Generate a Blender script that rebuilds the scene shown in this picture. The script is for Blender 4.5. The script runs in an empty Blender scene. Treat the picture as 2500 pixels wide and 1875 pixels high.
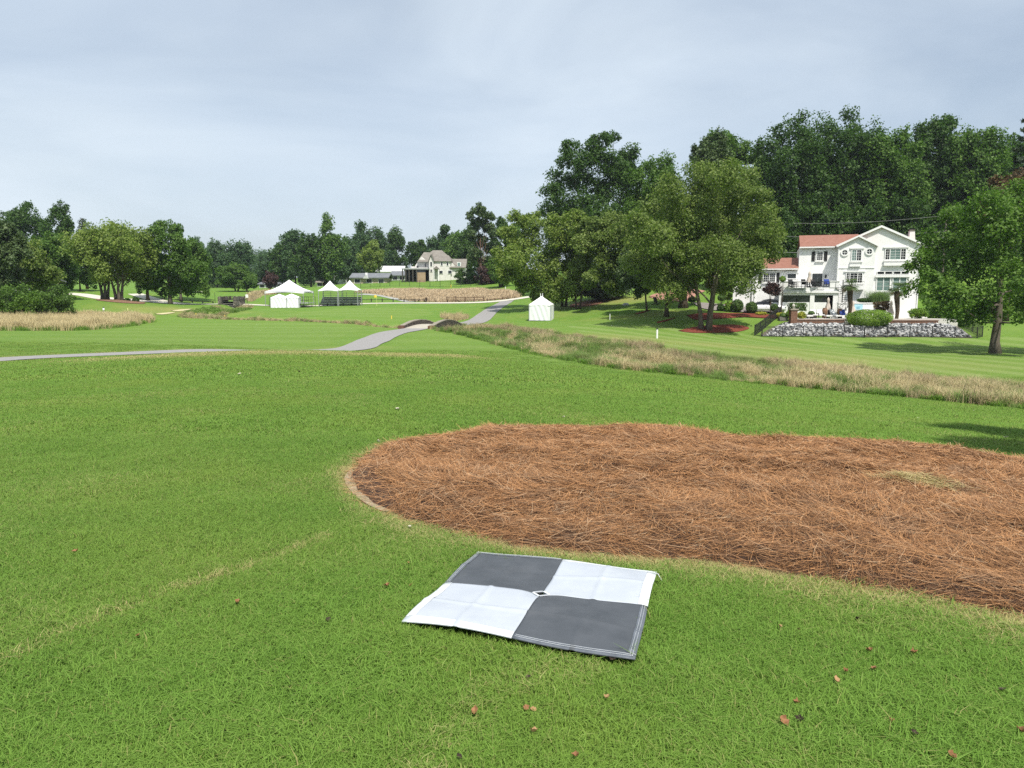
import bpy, math, random
import numpy as np
from mathutils import Vector

# ------------------------------------------------------------------ camera, sky, sun, exposure
F, CX, CY, HOR, CAMH = 1800.0, 1250.0, 937.5, 710.0, 1.6
TILT = math.atan((CY - HOR) / F)
SC = bpy.context.scene
COL = SC.collection
cam = bpy.data.cameras.new('camera'); camo = bpy.data.objects.new('camera', cam); COL.objects.link(camo)
camo.location = (0, 0, CAMH); camo.rotation_euler = (math.pi / 2 - TILT, 0, 0)
cam.sensor_fit = 'HORIZONTAL'; cam.sensor_width = 36.0; cam.lens = 36.0 * F / 2500.0
cam.clip_start = 0.05; cam.clip_end = 6000
SC.camera = camo
SUN_AZ, SUN_EL = math.radians(161), math.radians(57)
sl = bpy.data.lights.new('sun', 'SUN'); sl.energy = 4.6; sl.angle = math.radians(0.9); sl.color = (1.0, 0.945, 0.86)
so = bpy.data.objects.new('sun', sl); COL.objects.link(so)
sd = Vector((math.sin(SUN_AZ) * math.cos(SUN_EL), math.cos(SUN_AZ) * math.cos(SUN_EL), math.sin(SUN_EL)))
so.rotation_euler = sd.to_track_quat('Z', 'Y').to_euler(); so.location = (20, -20, 60)
W = bpy.data.worlds.new('World'); SC.world = W; W.use_nodes = True
wn, wl = W.node_tree.nodes, W.node_tree.links
bg = wn['Background']; bg.inputs['Strength'].default_value = 0.1
sky = wn.new('ShaderNodeTexSky'); sky.sky_type = 'NISHITA'; sky.sun_disc = False
sky.sun_elevation = SUN_EL; sky.sun_rotation = SUN_AZ; sky.air_density = 1.0; sky.dust_density = 2.0; sky.ozone_density = 1.0
tc = wn.new('ShaderNodeTexCoord')
mp = wn.new('ShaderNodeMapping'); mp.inputs['Scale'].default_value = (1.0, 1.0, 3.2); mp.inputs['Location'].default_value = (0.35, 0.2, 0.4)
n1 = wn.new('ShaderNodeTexNoise'); n1.inputs['Scale'].default_value = 1.7; n1.inputs['Detail'].default_value = 5; n1.inputs['Roughness'].default_value = 0.52; n1.inputs['Distortion'].default_value = 0.5
cr = wn.new('ShaderNodeValToRGB'); cr.color_ramp.elements[0].position = 0.30; cr.color_ramp.elements[1].position = 0.72
cr.color_ramp.elements[0].color = (0.38, 0.38, 0.38, 1); cr.color_ramp.elements[1].color = (0.97, 0.97, 0.97, 1)
mx = wn.new('ShaderNodeMix'); mx.data_type = 'RGBA'
n2 = wn.new('ShaderNodeTexNoise'); n2.inputs['Scale'].default_value = 3.1; n2.inputs['Detail'].default_value = 5
cm = wn.new('ShaderNodeMix'); cm.data_type = 'RGBA'
cm.inputs[6].default_value = (6.1, 7.1, 8.3, 1); cm.inputs[7].default_value = (7.2, 8.0, 8.6, 1)
for a, b in ((tc.outputs['Generated'], mp.inputs['Vector']), (mp.outputs['Vector'], n1.inputs['Vector']), (mp.outputs['Vector'], n2.inputs['Vector']),
             (n1.outputs['Fac'], cr.inputs['Fac']), (cr.outputs['Color'], mx.inputs[0]), (sky.outputs['Color'], mx.inputs[6]),
             (n2.outputs['Fac'], cm.inputs[0]), (cm.outputs[2], mx.inputs[7]), (mx.outputs[2], bg.inputs['Color'])):
    wl.new(a, b)
SC.view_settings.view_transform = 'Standard'; SC.view_settings.look = 'None'
SC.view_settings.exposure = 0.25; SC.view_settings.gamma = 1.0; SC.view_settings.use_curve_mapping = False
SC.cycles.use_denoising = False; SC.cycles.denoiser = 'OPENIMAGEDENOISE'; SC.cycles.denoising_input_passes = 'RGB_ALBEDO_NORMAL'; SC.cycles.denoising_prefilter = 'ACCURATE'
SC.cycles.max_bounces = 4; SC.cycles.diffuse_bounces = 2; SC.cycles.glossy_bounces = 2; SC.cycles.transmission_bounces = 2
SC.cycles.transparent_max_bounces = 6; SC.cycles.volume_bounces = 0; SC.cycles.sample_clamp_indirect = 4.0
SC.cycles.caustics_reflective = False; SC.cycles.caustics_refractive = False

# ------------------------------------------------------------------ pixel <-> place
def ray(px, py):
    x = (px - CX) / F; v = -(py - CY) / F
    return np.array((x, math.cos(TILT) + v * math.sin(TILT), -math.sin(TILT) + v * math.cos(TILT)))
def at(px, py, Y):
    d = ray(px, py); k = Y / d[1]
    return np.array((d[0] * k, Y, CAMH + d[2] * k))
def ppm(px, py, Y):            # photo pixels per metre at a place
    return F / (Y / ray(px, py)[1])

# ------------------------------------------------------------------ terrain
_w = [(0,0,0),(-6,0,0),(6,0,-.08),(0,-10,.15),(-12,-8,.1),(12,-8,-.1),(0,5,-.1),(-5,6,-.1),(5,6,-.22),(0,10,-.21),(-8,12,-.24),
      (7,11,-.58),(12,12,-.95),(0,16,-.4),(-10,18,-.42),(8,17,-1.18),(14,18,-1.8),(20,14,-1.9),(-16,12,-.35),
      (45,110,1.5),(60,110,2),(50,130,6),(80,120,6),(30,140,6),(60,160,11),(100,150,10),(110,90,2),(76,95,0),
      (33,93,-1.1),(38,93,-1.35),(45,93,-1.85),(52,93,-1.9),(35,87,-1.6),(45,87,-2.1),(56,87,-2.1),(64,86,-2.1),(74,70,-3.6),(82,50,-3.8),(60,38,-3.9),(40,24,-3.4),(60,10,-3.2),(30,5,-1.4),
      (25,100,-.3),(30,104,.2),(-75,112,1.2),(-90,70,-.5),(-60,30,-1.2),(-40,10,-.6),(-40,-20,0),(40,-20,-1),
      (0,-120,1),(-150,0,0),(170,0,-3),(-200,150,4),(200,150,12),(-120,300,6),(0,320,7),(120,320,16),(-300,400,10),(300,400,22),(0,600,12),(-600,600,12),(600,600,20),(-600,0,2),(600,0,4),(0,-600,4)]
_c = [(600,859,29.5),(700,856,31),(790,858,31.5),(300,872,27.5),(870,866,31),(0,897,25),(1000,863,34),(1150,880,30),(1400,905,29),(1700,945,27),(2000,975,26),(2300,1000,25),
      (1250,868,40),(1450,900,36),(1700,930,33),(2000,960,31),(2480,1003,28),(1330,832,58),(1500,852,52),(1800,882,47),(2150,925,43),(2450,950,40),
      (1603,826,66),(1800,840,64),(2000,860,58),(2300,882,55),(1850,822,80),(2100,824,80),(2390,826,80),(1720,805,80),(2430,862,64),
      (1320,783,96),(1250,790,88),(1150,802,78),(1400,750,106),(1520,747,104),(1500,727,113),(1640,772,88),(1620,737,103),(1700,762,92),(1800,757,95),(1560,697,125),
      (1000,801,68),(1110,803,67),(850,852,48),(700,842,50),(660,862,43),(760,862,44.5),(500,851,42),(200,852,40),(0,870,34),(300,868,36),(520,858,41),(-200,895,29),
      (600,800,72),(300,802,66),(0,808,60),(850,802,74),(200,772,88),(450,772,90),(850,760,100),(950,776,88),(700,766,98),(850,748,113),(720,751,116),(1050,762,104),(1000,746,120),
      (400,745,115),(100,742,112),(260,729,108),(150,713,125),(330,713,130),(560,742,118),(480,726,135),(520,708,200),(450,702,240),(620,720,170),(700,706,200),(620,699,260),
      (1200,738,128),(950,738,130),(1000,721,145),(1100,706,160),(950,701,165),(1050,691,185),(1060,683,196),(880,690,190),(1200,706,150),(1240,731,131),(800,712,165)]
_pts = np.array([*_w, *[at(*c) for c in _c]], float)
def _U(r2): return 0.5 * r2 * np.log(np.maximum(r2, 1e-9))
_S = 50.0
def _fit():
    P = _pts[:, :2] / _S; n = len(P)
    K = _U(((P[:, None] - P[None]) ** 2).sum(-1)) + np.eye(n) * 0.004
    A = np.zeros((n + 3, n + 3)); A[:n, :n] = K; A[:n, n] = 1; A[:n, n + 1:] = P; A[n, :n] = 1; A[n + 1:, :n] = P.T
    return P, np.linalg.solve(A, np.concatenate([_pts[:, 2], np.zeros(3)]))
_TP, _TW = _fit()
CREEK = np.array([at(*c)[:2] for c in ((575,742,117),(560,752,110),(525,764,101),(500,772,95),(600,779,88),(750,781,86),(900,785,82),(1010,789,76),(1060,793,72),(1130,806,68),
                                        (1230,828,60),(1330,845,52),(1500,868,45),(1700,895,40),(2000,932,36),(2300,960,34),(2550,985,33))])
def seg_dist(x, y, line):
    x = np.asarray(x, float); y = np.asarray(y, float); best = np.full(x.shape, 1e9)
    for (ax, ay), (bx, by) in zip(line[:-1], line[1:]):
        dx, dy = bx - ax, by - ay; t = np.clip(((x - ax) * dx + (y - ay) * dy) / (dx * dx + dy * dy), 0, 1)
        best = np.minimum(best, np.hypot(x - ax - t * dx, y - ay - t * dy))
    return best
def hraw(x, y):
    x = np.asarray(x, float); y = np.asarray(y, float); sh = x.shape
    q = np.stack([x.ravel(), y.ravel()], 1) / _S
    out = np.empty(len(q))
    for i in range(0, len(q), 20000):
        qq = q[i:i + 20000]
        out[i:i + 20000] = _U(((qq[:, None] - _TP[None]) ** 2).sum(-1)) @ _TW[:-3] + _TW[-3] + qq @ _TW[-2:]
    out = np.clip(out, -6, 30)
    far = np.hypot(q[:, 0], q[:, 1]) * _S
    k = np.clip((far - 450) / 400, 0, 1); out = out * (1 - k) + 12 * k
    return out.reshape(sh)
def hfun(x, y):
    z = hraw(x, y)
    d = seg_dist(x, y, CREEK)
    return z - 0.75 * np.exp(-(d / 1.15) ** 2)
def h1(x, y): return float(hfun(np.array([x]), np.array([y]))[0])
def ground(px, py, y0=1.5, y1=320.0):        # where the sight line first meets the terrain
    d = ray(px, py); Y = np.concatenate([np.linspace(y0, 12, 300), np.linspace(12.02, 60, 500), np.linspace(60.2, y1, 800)])
    k = Y / d[1]; z = CAMH + d[2] * k; g = hfun(d[0] * k, Y); s = z - g
    i = int(np.argmax(s < 0))
    if not (s < 0).any(): i = len(Y) - 1
    i = max(i, 1); t = s[i - 1] / (s[i - 1] - s[i] + 1e-12); yy = Y[i - 1] + t * (Y[i] - Y[i - 1]); kk = yy / d[1]
    return np.array((d[0] * kk, yy, h1(d[0] * kk, yy)))

# ------------------------------------------------------------------ node materials
def newmat(name):
    m = bpy.data.materials.new(name); m.use_nodes = True
    nt = m.node_tree; return m, nt, nt.nodes['Principled BSDF']
def mixc(nt, fac, a, b):
    n = nt.nodes.new('ShaderNodeMix'); n.data_type = 'RGBA'
    for s, v in ((n.inputs[0], fac), (n.inputs[6], a), (n.inputs[7], b)):
        if hasattr(v, 'is_output'): nt.links.new(v, s)
        elif isinstance(v, (int, float)): s.default_value = v
        else: s.default_value = (*v, 1)
    return n.outputs[2]
def noise(nt, scale, detail=4, rough=.6, vec=None, dist=0.0):
    n = nt.nodes.new('ShaderNodeTexNoise'); n.inputs['Scale'].default_value = scale; n.inputs['Detail'].default_value = detail
    n.inputs['Roughness'].default_value = rough; n.inputs['Distortion'].default_value = dist
    if vec is None:
        g = nt.nodes.get('POS') or nt.nodes.new('ShaderNodeNewGeometry'); g.name = 'POS'; vec = g.outputs['Position']
    nt.links.new(vec, n.inputs['Vector']); return n.outputs['Fac']
def ramp(nt, v, lo, hi):
    n = nt.nodes.new('ShaderNodeMapRange'); n.inputs[1].default_value = lo; n.inputs[2].default_value = hi
    nt.links.new(v, n.inputs[0]); return n.outputs[0]
def math_(nt, op, a, b=0.0):
    n = nt.nodes.new('ShaderNodeMath'); n.operation = op
    for s, v in ((n.inputs[0], a), (n.inputs[1], b)):
        if hasattr(v, 'is_output'): nt.links.new(v, s)
        else: s.default_value = v
    return n.outputs[0]
def attr(nt, name, kind='GEOMETRY'):
    n = nt.nodes.new('ShaderNodeAttribute'); n.attribute_name = name; n.attribute_type = kind; return n.outputs['Fac']
def bump(nt, b, v, strength=.5, dist=.02):
    n = nt.nodes.new('ShaderNodeBump'); n.inputs['Strength'].default_value = strength; n.inputs['Distance'].default_value = dist
    nt.links.new(v, n.inputs['Height']); nt.links.new(n.outputs['Normal'], b.inputs['Normal'])
_MC = {}
def mat(name, c1, c2=None, rough=.75, scale=3.0, spec=.25, metal=0.0, bmp=0.0, bdist=.02, detail=5):
    if name in _MC: return _MC[name]
    m, nt, b = newmat(name)
    c2 = c2 or tuple(min(1, v * 1.25 + .003) for v in c1)
    nz = noise(nt, scale, detail)
    nt.links.new(mixc(nt, ramp(nt, nz, .3, .7), c1, c2), b.inputs['Base Color'])
    b.inputs['Roughness'].default_value = rough; b.inputs['Specular IOR Level'].default_value = spec; b.inputs['Metallic'].default_value = metal
    if bmp: bump(nt, b, nz, bmp, bdist)
    _MC[name] = m; return m
def upnormal(nt, k, *sockets):               # blades of a sward catch light much as the sward does
    g = nt.nodes.new('ShaderNodeNewGeometry'); n = nt.nodes.new('ShaderNodeMix'); n.data_type = 'VECTOR'; n.inputs[0].default_value = k
    nt.links.new(g.outputs['Normal'], n.inputs[4]); n.inputs[5].default_value = (0, 0, 1)
    v = nt.nodes.new('ShaderNodeVectorMath'); v.operation = 'NORMALIZE'; nt.links.new(n.outputs[1], v.inputs[0])
    for s in sockets: nt.links.new(v.outputs[0], s)
def leafmat(name, dark, light, trans=.35, tint=(1.0, 1.25, .55), rough=.55, up=0.0):
    if name in _MC: return _MC[name]
    m, nt, b = newmat(name)
    g = nt.nodes.new('ShaderNodeNewGeometry')
    r = g.outputs['Random Per Island']
    big = noise(nt, .35, 3)
    f = math_(nt, 'ADD', math_(nt, 'MULTIPLY', r, .65), math_(nt, 'MULTIPLY', ramp(nt, big, .3, .7), .35))
    c = mixc(nt, f, dark, light)
    nt.links.new(c, b.inputs['Base Color']); b.inputs['Roughness'].default_value = rough; b.inputs['Specular IOR Level'].default_value = .3
    t = nt.nodes.new('ShaderNodeBsdfTranslucent')
    tm = nt.nodes.new('ShaderNodeMix'); tm.data_type = 'RGBA'; tm.blend_type = 'MULTIPLY'; tm.inputs[0].default_value = 1
    nt.links.new(c, tm.inputs[6]); tm.inputs[7].default_value = (*tint, 1); nt.links.new(tm.outputs[2], t.inputs['Color'])
    ms = nt.nodes.new('ShaderNodeMixShader'); ms.inputs[0].default_value = trans
    nt.links.new(b.outputs[0], ms.inputs[1]); nt.links.new(t.outputs[0], ms.inputs[2])
    nt.links.new(ms.outputs[0], nt.nodes['Material Output'].inputs['Surface'])
    if up: upnormal(nt, up, b.inputs['Normal'])
    _MC[name] = m; return m

# ------------------------------------------------------------------ objects
ORG = {}
def tag(o, label, cat=None, group=None, kind=None):
    if label: o['label'] = label
    if cat: o['category'] = cat
    if group: o['group'] = group
    if kind: o['kind'] = kind
    return o
def thing(name, label, cat, loc=(0, 0, 0), rz=0.0, group=None, world=False):
    o = bpy.data.objects.new(name, None); COL.objects.link(o); o.empty_display_size = .2
    o.location = tuple(float(v) for v in loc); o.rotation_euler = (0, 0, rz); ORG[o.name] = np.array(loc, float) if world else np.zeros(3)
    return tag(o, label, cat, group)
def link(name, me, m, parent=None):
    o = bpy.data.objects.new(name, me); COL.objects.link(o)
    if m is not None and not me.materials: me.materials.append(m)
    if parent is not None:
        o.parent = parent; ORG[o.name] = ORG.get(parent.name, np.zeros(3))
    return o
def npmesh(name, V, faces_flat, nper, smooth=False):
    me = bpy.data.meshes.new(name); V = np.asarray(V, np.float32); fl = np.asarray(faces_flat, np.int32).ravel()
    nf = len(fl) // nper
    me.vertices.add(len(V)); me.vertices.foreach_set('co', V.ravel())
    me.loops.add(len(fl)); me.loops.foreach_set('vertex_index', fl)
    me.polygons.add(nf); me.polygons.foreach_set('loop_start', np.arange(0, len(fl), nper, dtype=np.int32))
    if smooth: me.polygons.foreach_set('use_smooth', np.ones(nf, bool))
    me.update(calc_edges=True); return me
class MB:
    def __init__(s): s.v = []; s.f = []
    def add(s, vs, fs):
        k = len(s.v); s.v += [tuple(float(c) for c in v) for v in vs]; s.f += [tuple(i + k for i in f) for f in fs]; return s
    def box(s, x0, x1, y0, y1, z0, z1):
        return s.add([(x0,y0,z0),(x1,y0,z0),(x1,y1,z0),(x0,y1,z0),(x0,y0,z1),(x1,y0,z1),(x1,y1,z1),(x0,y1,z1)],
                     [(0,3,2,1),(4,5,6,7),(0,1,5,4),(1,2,6,5),(2,3,7,6),(3,0,4,7)])
    def cbox(s, c, sz, rz=0.0):
        a, b, h = sz[0] / 2, sz[1] / 2, sz[2] / 2; co, si = math.cos(rz), math.sin(rz)
        vs = [(c[0] + x * co - y * si, c[1] + x * si + y * co, c[2] + z) for z in (-h, h) for x, y in ((-a,-b),(a,-b),(a,b),(-a,b))]
        return s.add(vs, [(0,3,2,1),(4,5,6,7),(0,1,5,4),(1,2,6,5),(2,3,7,6),(3,0,4,7)])
    def beam(s, p, q, w, t=None):
        p = Vector(p); q = Vector(q); t = t or w; d = (q - p).normalized()
        u = d.cross(Vector((0, 0, 1))); u = u.normalized() if u.length > 1e-4 else Vector((1, 0, 0)); v = u.cross(d)
        vs = [e + u * (a * w / 2) + v * (b * t / 2) for e in (p, q) for a, b in ((-1,-1),(1,-1),(1,1),(-1,1))]
        return s.add(vs, [(0,3,2,1),(4,5,6,7),(0,1,5,4),(1,2,6,5),(2,3,7,6),(3,0,4,7)])
    def tube(s, pts, rs, n=8, cap=True):
        pts = [Vector(p) for p in pts]; rs = rs if hasattr(rs, '__len__') else [rs] * len(pts); k = len(s.v); m = len(pts); u = None
        for i, p in enumerate(pts):
            d = (pts[min(i + 1, m - 1)] - pts[max(i - 1, 0)]).normalized()
            if u is None: u = d.cross(Vector((0.3, 1, 0.1))).normalized()
            u = (u - d * u.dot(d)).normalized(); w = d.cross(u)
            for j in range(n):
                a = 2 * math.pi * j / n; s.v.append(tuple(p + (u * math.cos(a) + w * math.sin(a)) * rs[i]))
        for i in range(m - 1):
            for j in range(n): s.f.append((k + i*n + j, k + i*n + (j+1) % n, k + (i+1)*n + (j+1) % n, k + (i+1)*n + j))
        if cap: s.f.append(tuple(k + (n - 1 - j) for j in range(n))); s.f.append(tuple(k + (m-1)*n + j for j in range(n)))
        return s
    def lathe(s, c, prof, n=12, sx=1.0, sy=1.0):
        k = len(s.v); m = len(prof)
        for r, z in prof:
            for j in range(n): a = 2 * math.pi * j / n; s.v.append((c[0] + r*sx*math.cos(a), c[1] + r*sy*math.sin(a), c[2] + z))
        for i in range(m - 1):
            for j in range(n): s.f.append((k + i*n + j, k + i*n + (j+1) % n, k + (i+1)*n + (j+1) % n, k + (i+1)*n + j))
        s.f.append(tuple(k + (n - 1 - j) for j in range(n))); s.f.append(tuple(k + (m-1)*n + j for j in range(n))); return s
    def prism(s, poly, axis, a, b):         # poly in the plane across axis; 'y': (x,z), 'x': (y,z), 'z': (x,y)
        mk = {'y': lambda u, v, t: (u, t, v), 'x': lambda u, v, t: (t, u, v), 'z': lambda u, v, t: (u, v, t)}[axis]
        n = len(poly); vs = [mk(u, v, a) for u, v in poly] + [mk(u, v, b) for u, v in poly]
        fs = [tuple(range(n - 1, -1, -1)), tuple(range(n, 2 * n))] + [(i, (i+1) % n, n + (i+1) % n, n + i) for i in range(n)]
        return s.add(vs, fs)
    def build(s, name, m, parent=None, smooth=False, label=None):
        me = bpy.data.meshes.new(name); o0 = ORG.get(parent.name, np.zeros(3)) if parent is not None else np.zeros(3)
        me.from_pydata([(v[0]-o0[0], v[1]-o0[1], v[2]-o0[2]) for v in s.v], [], s.f)
        if smooth: me.polygons.foreach_set('use_smooth', [True] * len(me.polygons))
        import bmesh
        b = bmesh.new(); b.from_mesh(me); bmesh.ops.recalc_face_normals(b, faces=b.faces); b.to_mesh(me); b.free()
        o = link(name, me, m, parent)
        if label: o['label'] = label
        return o
def copy_tree(o, parent=None):
    c = o.copy(); COL.objects.link(c); c.parent = parent; ORG[c.name] = ORG.get(o.name, np.zeros(3))
    for ch in o.children: copy_tree(ch, c)
    return c
def inpoly(x, y, poly):
    x = np.asarray(x); y = np.asarray(y); r = np.zeros(x.shape, bool); n = len(poly)
    for i in range(n):
        x1, y1 = poly[i][0], poly[i][1]; x2, y2 = poly[(i+1) % n][0], poly[(i+1) % n][1]
        c = ((y1 > y) != (y2 > y)) & (x < (x2 - x1) * (y - y1) / ((y2 - y1) if y2 != y1 else 1e-9) + x1); r ^= c
    return r
def vnoise(x, y, s, seed=0):                 # smooth value noise 0..1
    x = np.asarray(x, float) / s; y = np.asarray(y, float) / s; xi = np.floor(x); yi = np.floor(y); fx = x - xi; fy = y - yi
    fx = fx * fx * (3 - 2 * fx); fy = fy * fy * (3 - 2 * fy)
    def H(a, b):
        v = np.sin(a * 127.1 + b * 311.7 + seed * 74.7) * 43758.5453; return v - np.floor(v)
    return (H(xi, yi) * (1-fx) + H(xi+1, yi) * fx) * (1-fy) + (H(xi, yi+1) * (1-fx) + H(xi+1, yi+1) * fx) * fy
def catmull(P, step):
    P = [np.asarray(p, float) for p in P]; P = [2*P[0]-P[1]] + P + [2*P[-1]-P[-2]]; out = []
    for i in range(1, len(P) - 2):
        n = max(2, int(np.linalg.norm(P[i+1]-P[i]) / step))
        for t in np.linspace(0, 1, n, endpoint=False):
            out.append(.5 * ((2*P[i]) + (-P[i-1]+P[i+1])*t + (2*P[i-1]-5*P[i]+4*P[i+1]-P[i+2])*t*t + (-P[i-1]+3*P[i]-3*P[i+1]+P[i+2])*t**3))
    out.append(P[-2]); return np.array(out)
# ------------------------------------------------------------------ ground sheet
def _axis(parts):
    out = [parts[0][0]]
    for a, b, s in parts: out += list(np.linspace(a, b, max(1, int(round((b - a) / s))) + 1)[1:])
    return np.array(out)
GX = _axis([(-3000,-600,300),(-600,-160,20),(-160,-60,2.5),(-60,-14,.8),(-14,16,.4),(16,90,.8),(90,160,2.5),(160,600,20),(600,3000,300)])
GY = _axis([(-3000,-300,300),(-300,-20,20),(-20,2,1.0),(2,45,.4),(45,135,.8),(135,260,2.5),(260,600,12),(600,4000,340)])
PX = lambda *a: [at(*p)[:2] for p in a]
gp = lambda px, py: ground(px, py)
# zones (own colour of the turf, given per vertex)
ASPH = [at(-260,899,27.5)[:2], at(-150,893,29)[:2], at(0,879,32)[:2], at(200,869,35)[:2], at(400,861,38.5)[:2], at(540,857,41.5)[:2], np.array((-13.5,44.5)), at(850,853,47.5)[:2], at(900,836,53)[:2], at(955,814,61)[:2], np.array((-8.75,66.2)), np.array((-6.8,80.6)), at(1155,778,88)[:2], at(1190,760,104)[:2], at(1238,737,128)[:2]]
CREAM = [at(330,716,128)[:2], at(420,736,120)[:2], at(500,741,117)[:2], at(560,741,118.5)[:2], at(680,743,118.5)[:2], at(800,742,121)[:2], at(900,739,126)[:2], at(1050,738,128)[:2], at(1180,738,128.5)[:2], at(1300,735,131)[:2]]
CREAM2 = [at(165,712,123)[:2], at(200,714,123)[:2], at(260,721,121)[:2], at(330,727,121)[:2], at(400,733,120)[:2], at(460,739,118)[:2], at(500,741,117)[:2]]
FARP = [at(880,716,150)[:2], at(930,718,146)[:2], at(970,726,138)[:2], at(1005,735,131)[:2]]
ASPH, CREAM2, CREAM, FARP = [catmull(p, .8) for p in (ASPH, CREAM2, CREAM, FARP)]
CREAMALL = np.concatenate([CREAM2, CREAM[len(CREAM)//6:]]) if False else CREAM
D113 = 2500 / 2212.0
_up = [(752,1030),(775,1000),(830,965),(920,950),(1000,940),(1060,923),(1110,929),(1200,925),(1300,931),(1400,927),(1500,936),(1600,951),(1700,958),(1800,962),(1900,966),(2000,974),(2100,986),(2212,1000)]
_lo = [(2212,1336),(2100,1315),(2000,1295),(1850,1270),(1750,1251),(1620,1226),(1500,1211),(1400,1206),(1250,1196),(1150,1186),(1050,1166),(950,1141),(860,1116),(800,1091),(765,1062)]
_bu = [gp(x * D113, y * D113)[:2] for x, y in _up]; _bl = [gp(x * D113, y * D113)[:2] for x, y in _lo]
BED = np.array(_bu + [np.array((8.3, 8.2)), np.array((10.0, 6.9)), np.array((9.3, 4.6)), np.array((6.2, 3.0)), np.array((3.9, 2.9))] + _bl)
MATC = []
for _p, _l in (((980,1515),.038),((1164,1341),.036),((1604,1390),.038),((1551,1601),.062)):
    _g = gp(*_p); _k = (CAMH - _g[2] - _l) / (CAMH - _g[2]); MATC.append(np.array((_g[0] * _k, _g[1] * _k, h1(_g[0] * _k, _g[1] * _k))))
MATP = np.array([c[:2] for c in MATC])
HOUSELAWN = [at(1380,800,84)[:2], at(1480,850,58)[:2], at(1700,875,50)[:2], at(2000,910,45)[:2], at(2500,935,43)[:2], (75,50), (75,78), at(2390,826,80)[:2], at(1850,823,80)[:2], at(1650,815,82)[:2]]
def build_ground():
    X, Y = np.meshgrid(GX, GY); Z = hfun(X, Y); nx, ny = len(GX), len(GY)
    V = np.stack([X.ravel(), Y.ravel(), Z.ravel()], 1)
    i = np.arange(ny - 1)[:, None] * nx + np.arange(nx - 1)[None]
    Fq = np.stack([i, i + 1, i + nx + 1, i + nx], -1).reshape(-1, 4)
    me = npmesh('lawn', V, Fq, 4, smooth=True)
    x, y = V[:, 0], V[:, 1]
    fw = np.zeros(len(V)); dry = np.zeros(len(V)); st = np.zeros(len(V))
    fw[(y > 34) & (y < 90) & (seg_dist(x, y, ASPH) > 1.2)] = .55
    fair = [at(0,845,42)[:2], at(250,842,44)[:2], at(480,838,46)[:2], at(760,842,50)[:2], at(880,815,64)[:2], at(880,795,80)[:2], at(600,787,82)[:2], at(380,796,74)[:2], at(150,826,52)[:2], at(0,836,46)[:2]]
    fw[inpoly(x, y, fair)] = 1.0
    green = [at(650,775,94)[:2], at(700,768,97)[:2], at(800,755,106)[:2], at(950,750,112)[:2], at(1040,752,110)[:2], at(1060,765,100)[:2], at(1000,778,90)[:2], at(850,777,90)[:2]]
    fw[inpoly(x, y, green)] = 1.0
    strip = [at(960,833,55)[:2], at(1060,815,62)[:2], at(1300,868,44)[:2], at(1500,905,34)[:2], at(1250,860,38)[:2]]
    fw[inpoly(x, y, strip)] = .9
    st[inpoly(x, y, HOUSELAWN)] = 1.0
    # yellowish worn turf: crest of the mown tee, bed rim, old wheel line
    near = seg_dist(x, y, np.array(PX((330,876,26.5),(600,868,28.5),(900,870,30),(1080,866,34))))
    dry = np.maximum(dry, .55 * np.exp(-(near / 2.2) ** 2))
    dry = np.maximum(dry, .45 * np.exp(-(seg_dist(x, y, ASPH) / 2.0) ** 2) * (y < 50))
    bd = seg_dist(x, y, np.concatenate([BED, BED[:1]])); dry = np.maximum(dry, .9 * np.exp(-(bd / .16) ** 2))
    for (a, b, c, k) in ((1500,735,4,.8),(1560,770,3,.5),(1350,770,3,.3),(1750,842,4,.55),(2100,880,5,.45),(1450,820,4,.5),(440,757,4,.8),(420,763,3,.6),(1640,760,2,.4)):
        g = gp(a, b); dry = np.maximum(dry, k * np.exp(-(np.hypot((x - g[0]) / 2.2, y - g[1]) / c) ** 2))
    for nm, arr in (('fair', fw), ('dry', dry), ('stripe', st)):
        at_ = me.attributes.new(nm, 'FLOAT', 'POINT'); at_.data.foreach_set('value', arr.astype(np.float32))
    return me
def turf_color(nt, dry, fair, stripe=None):
    big = noise(nt, .55, 3, .5); mid = noise(nt, 2.6, 4, .6); fine = noise(nt, 30, 3, .7)
    c = mixc(nt, ramp(nt, mid, .3, .7), (.100, .208, .026), (.146, .266, .042))
    c = mixc(nt, ramp(nt, big, .42, .72), c, (.178, .268, .044))
    f = mixc(nt, ramp(nt, mid, .3, .7), (.142, .240, .038), (.168, .268, .048))
    c = mixc(nt, fair, c, f)
    if stripe is not None: c = mixc(nt, stripe, c, (.215, .300, .082))
    d = mixc(nt, ramp(nt, fine, .3, .7), (.30, .25, .085), (.40, .34, .15))
    dm = math_(nt, 'MULTIPLY', dry, ramp(nt, math_(nt, 'ADD', math_(nt, 'MULTIPLY', fine, .5), math_(nt, 'MULTIPLY', mid, .5)), .25, .6))
    return mixc(nt, dm, c, d), fine, mid
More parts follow.
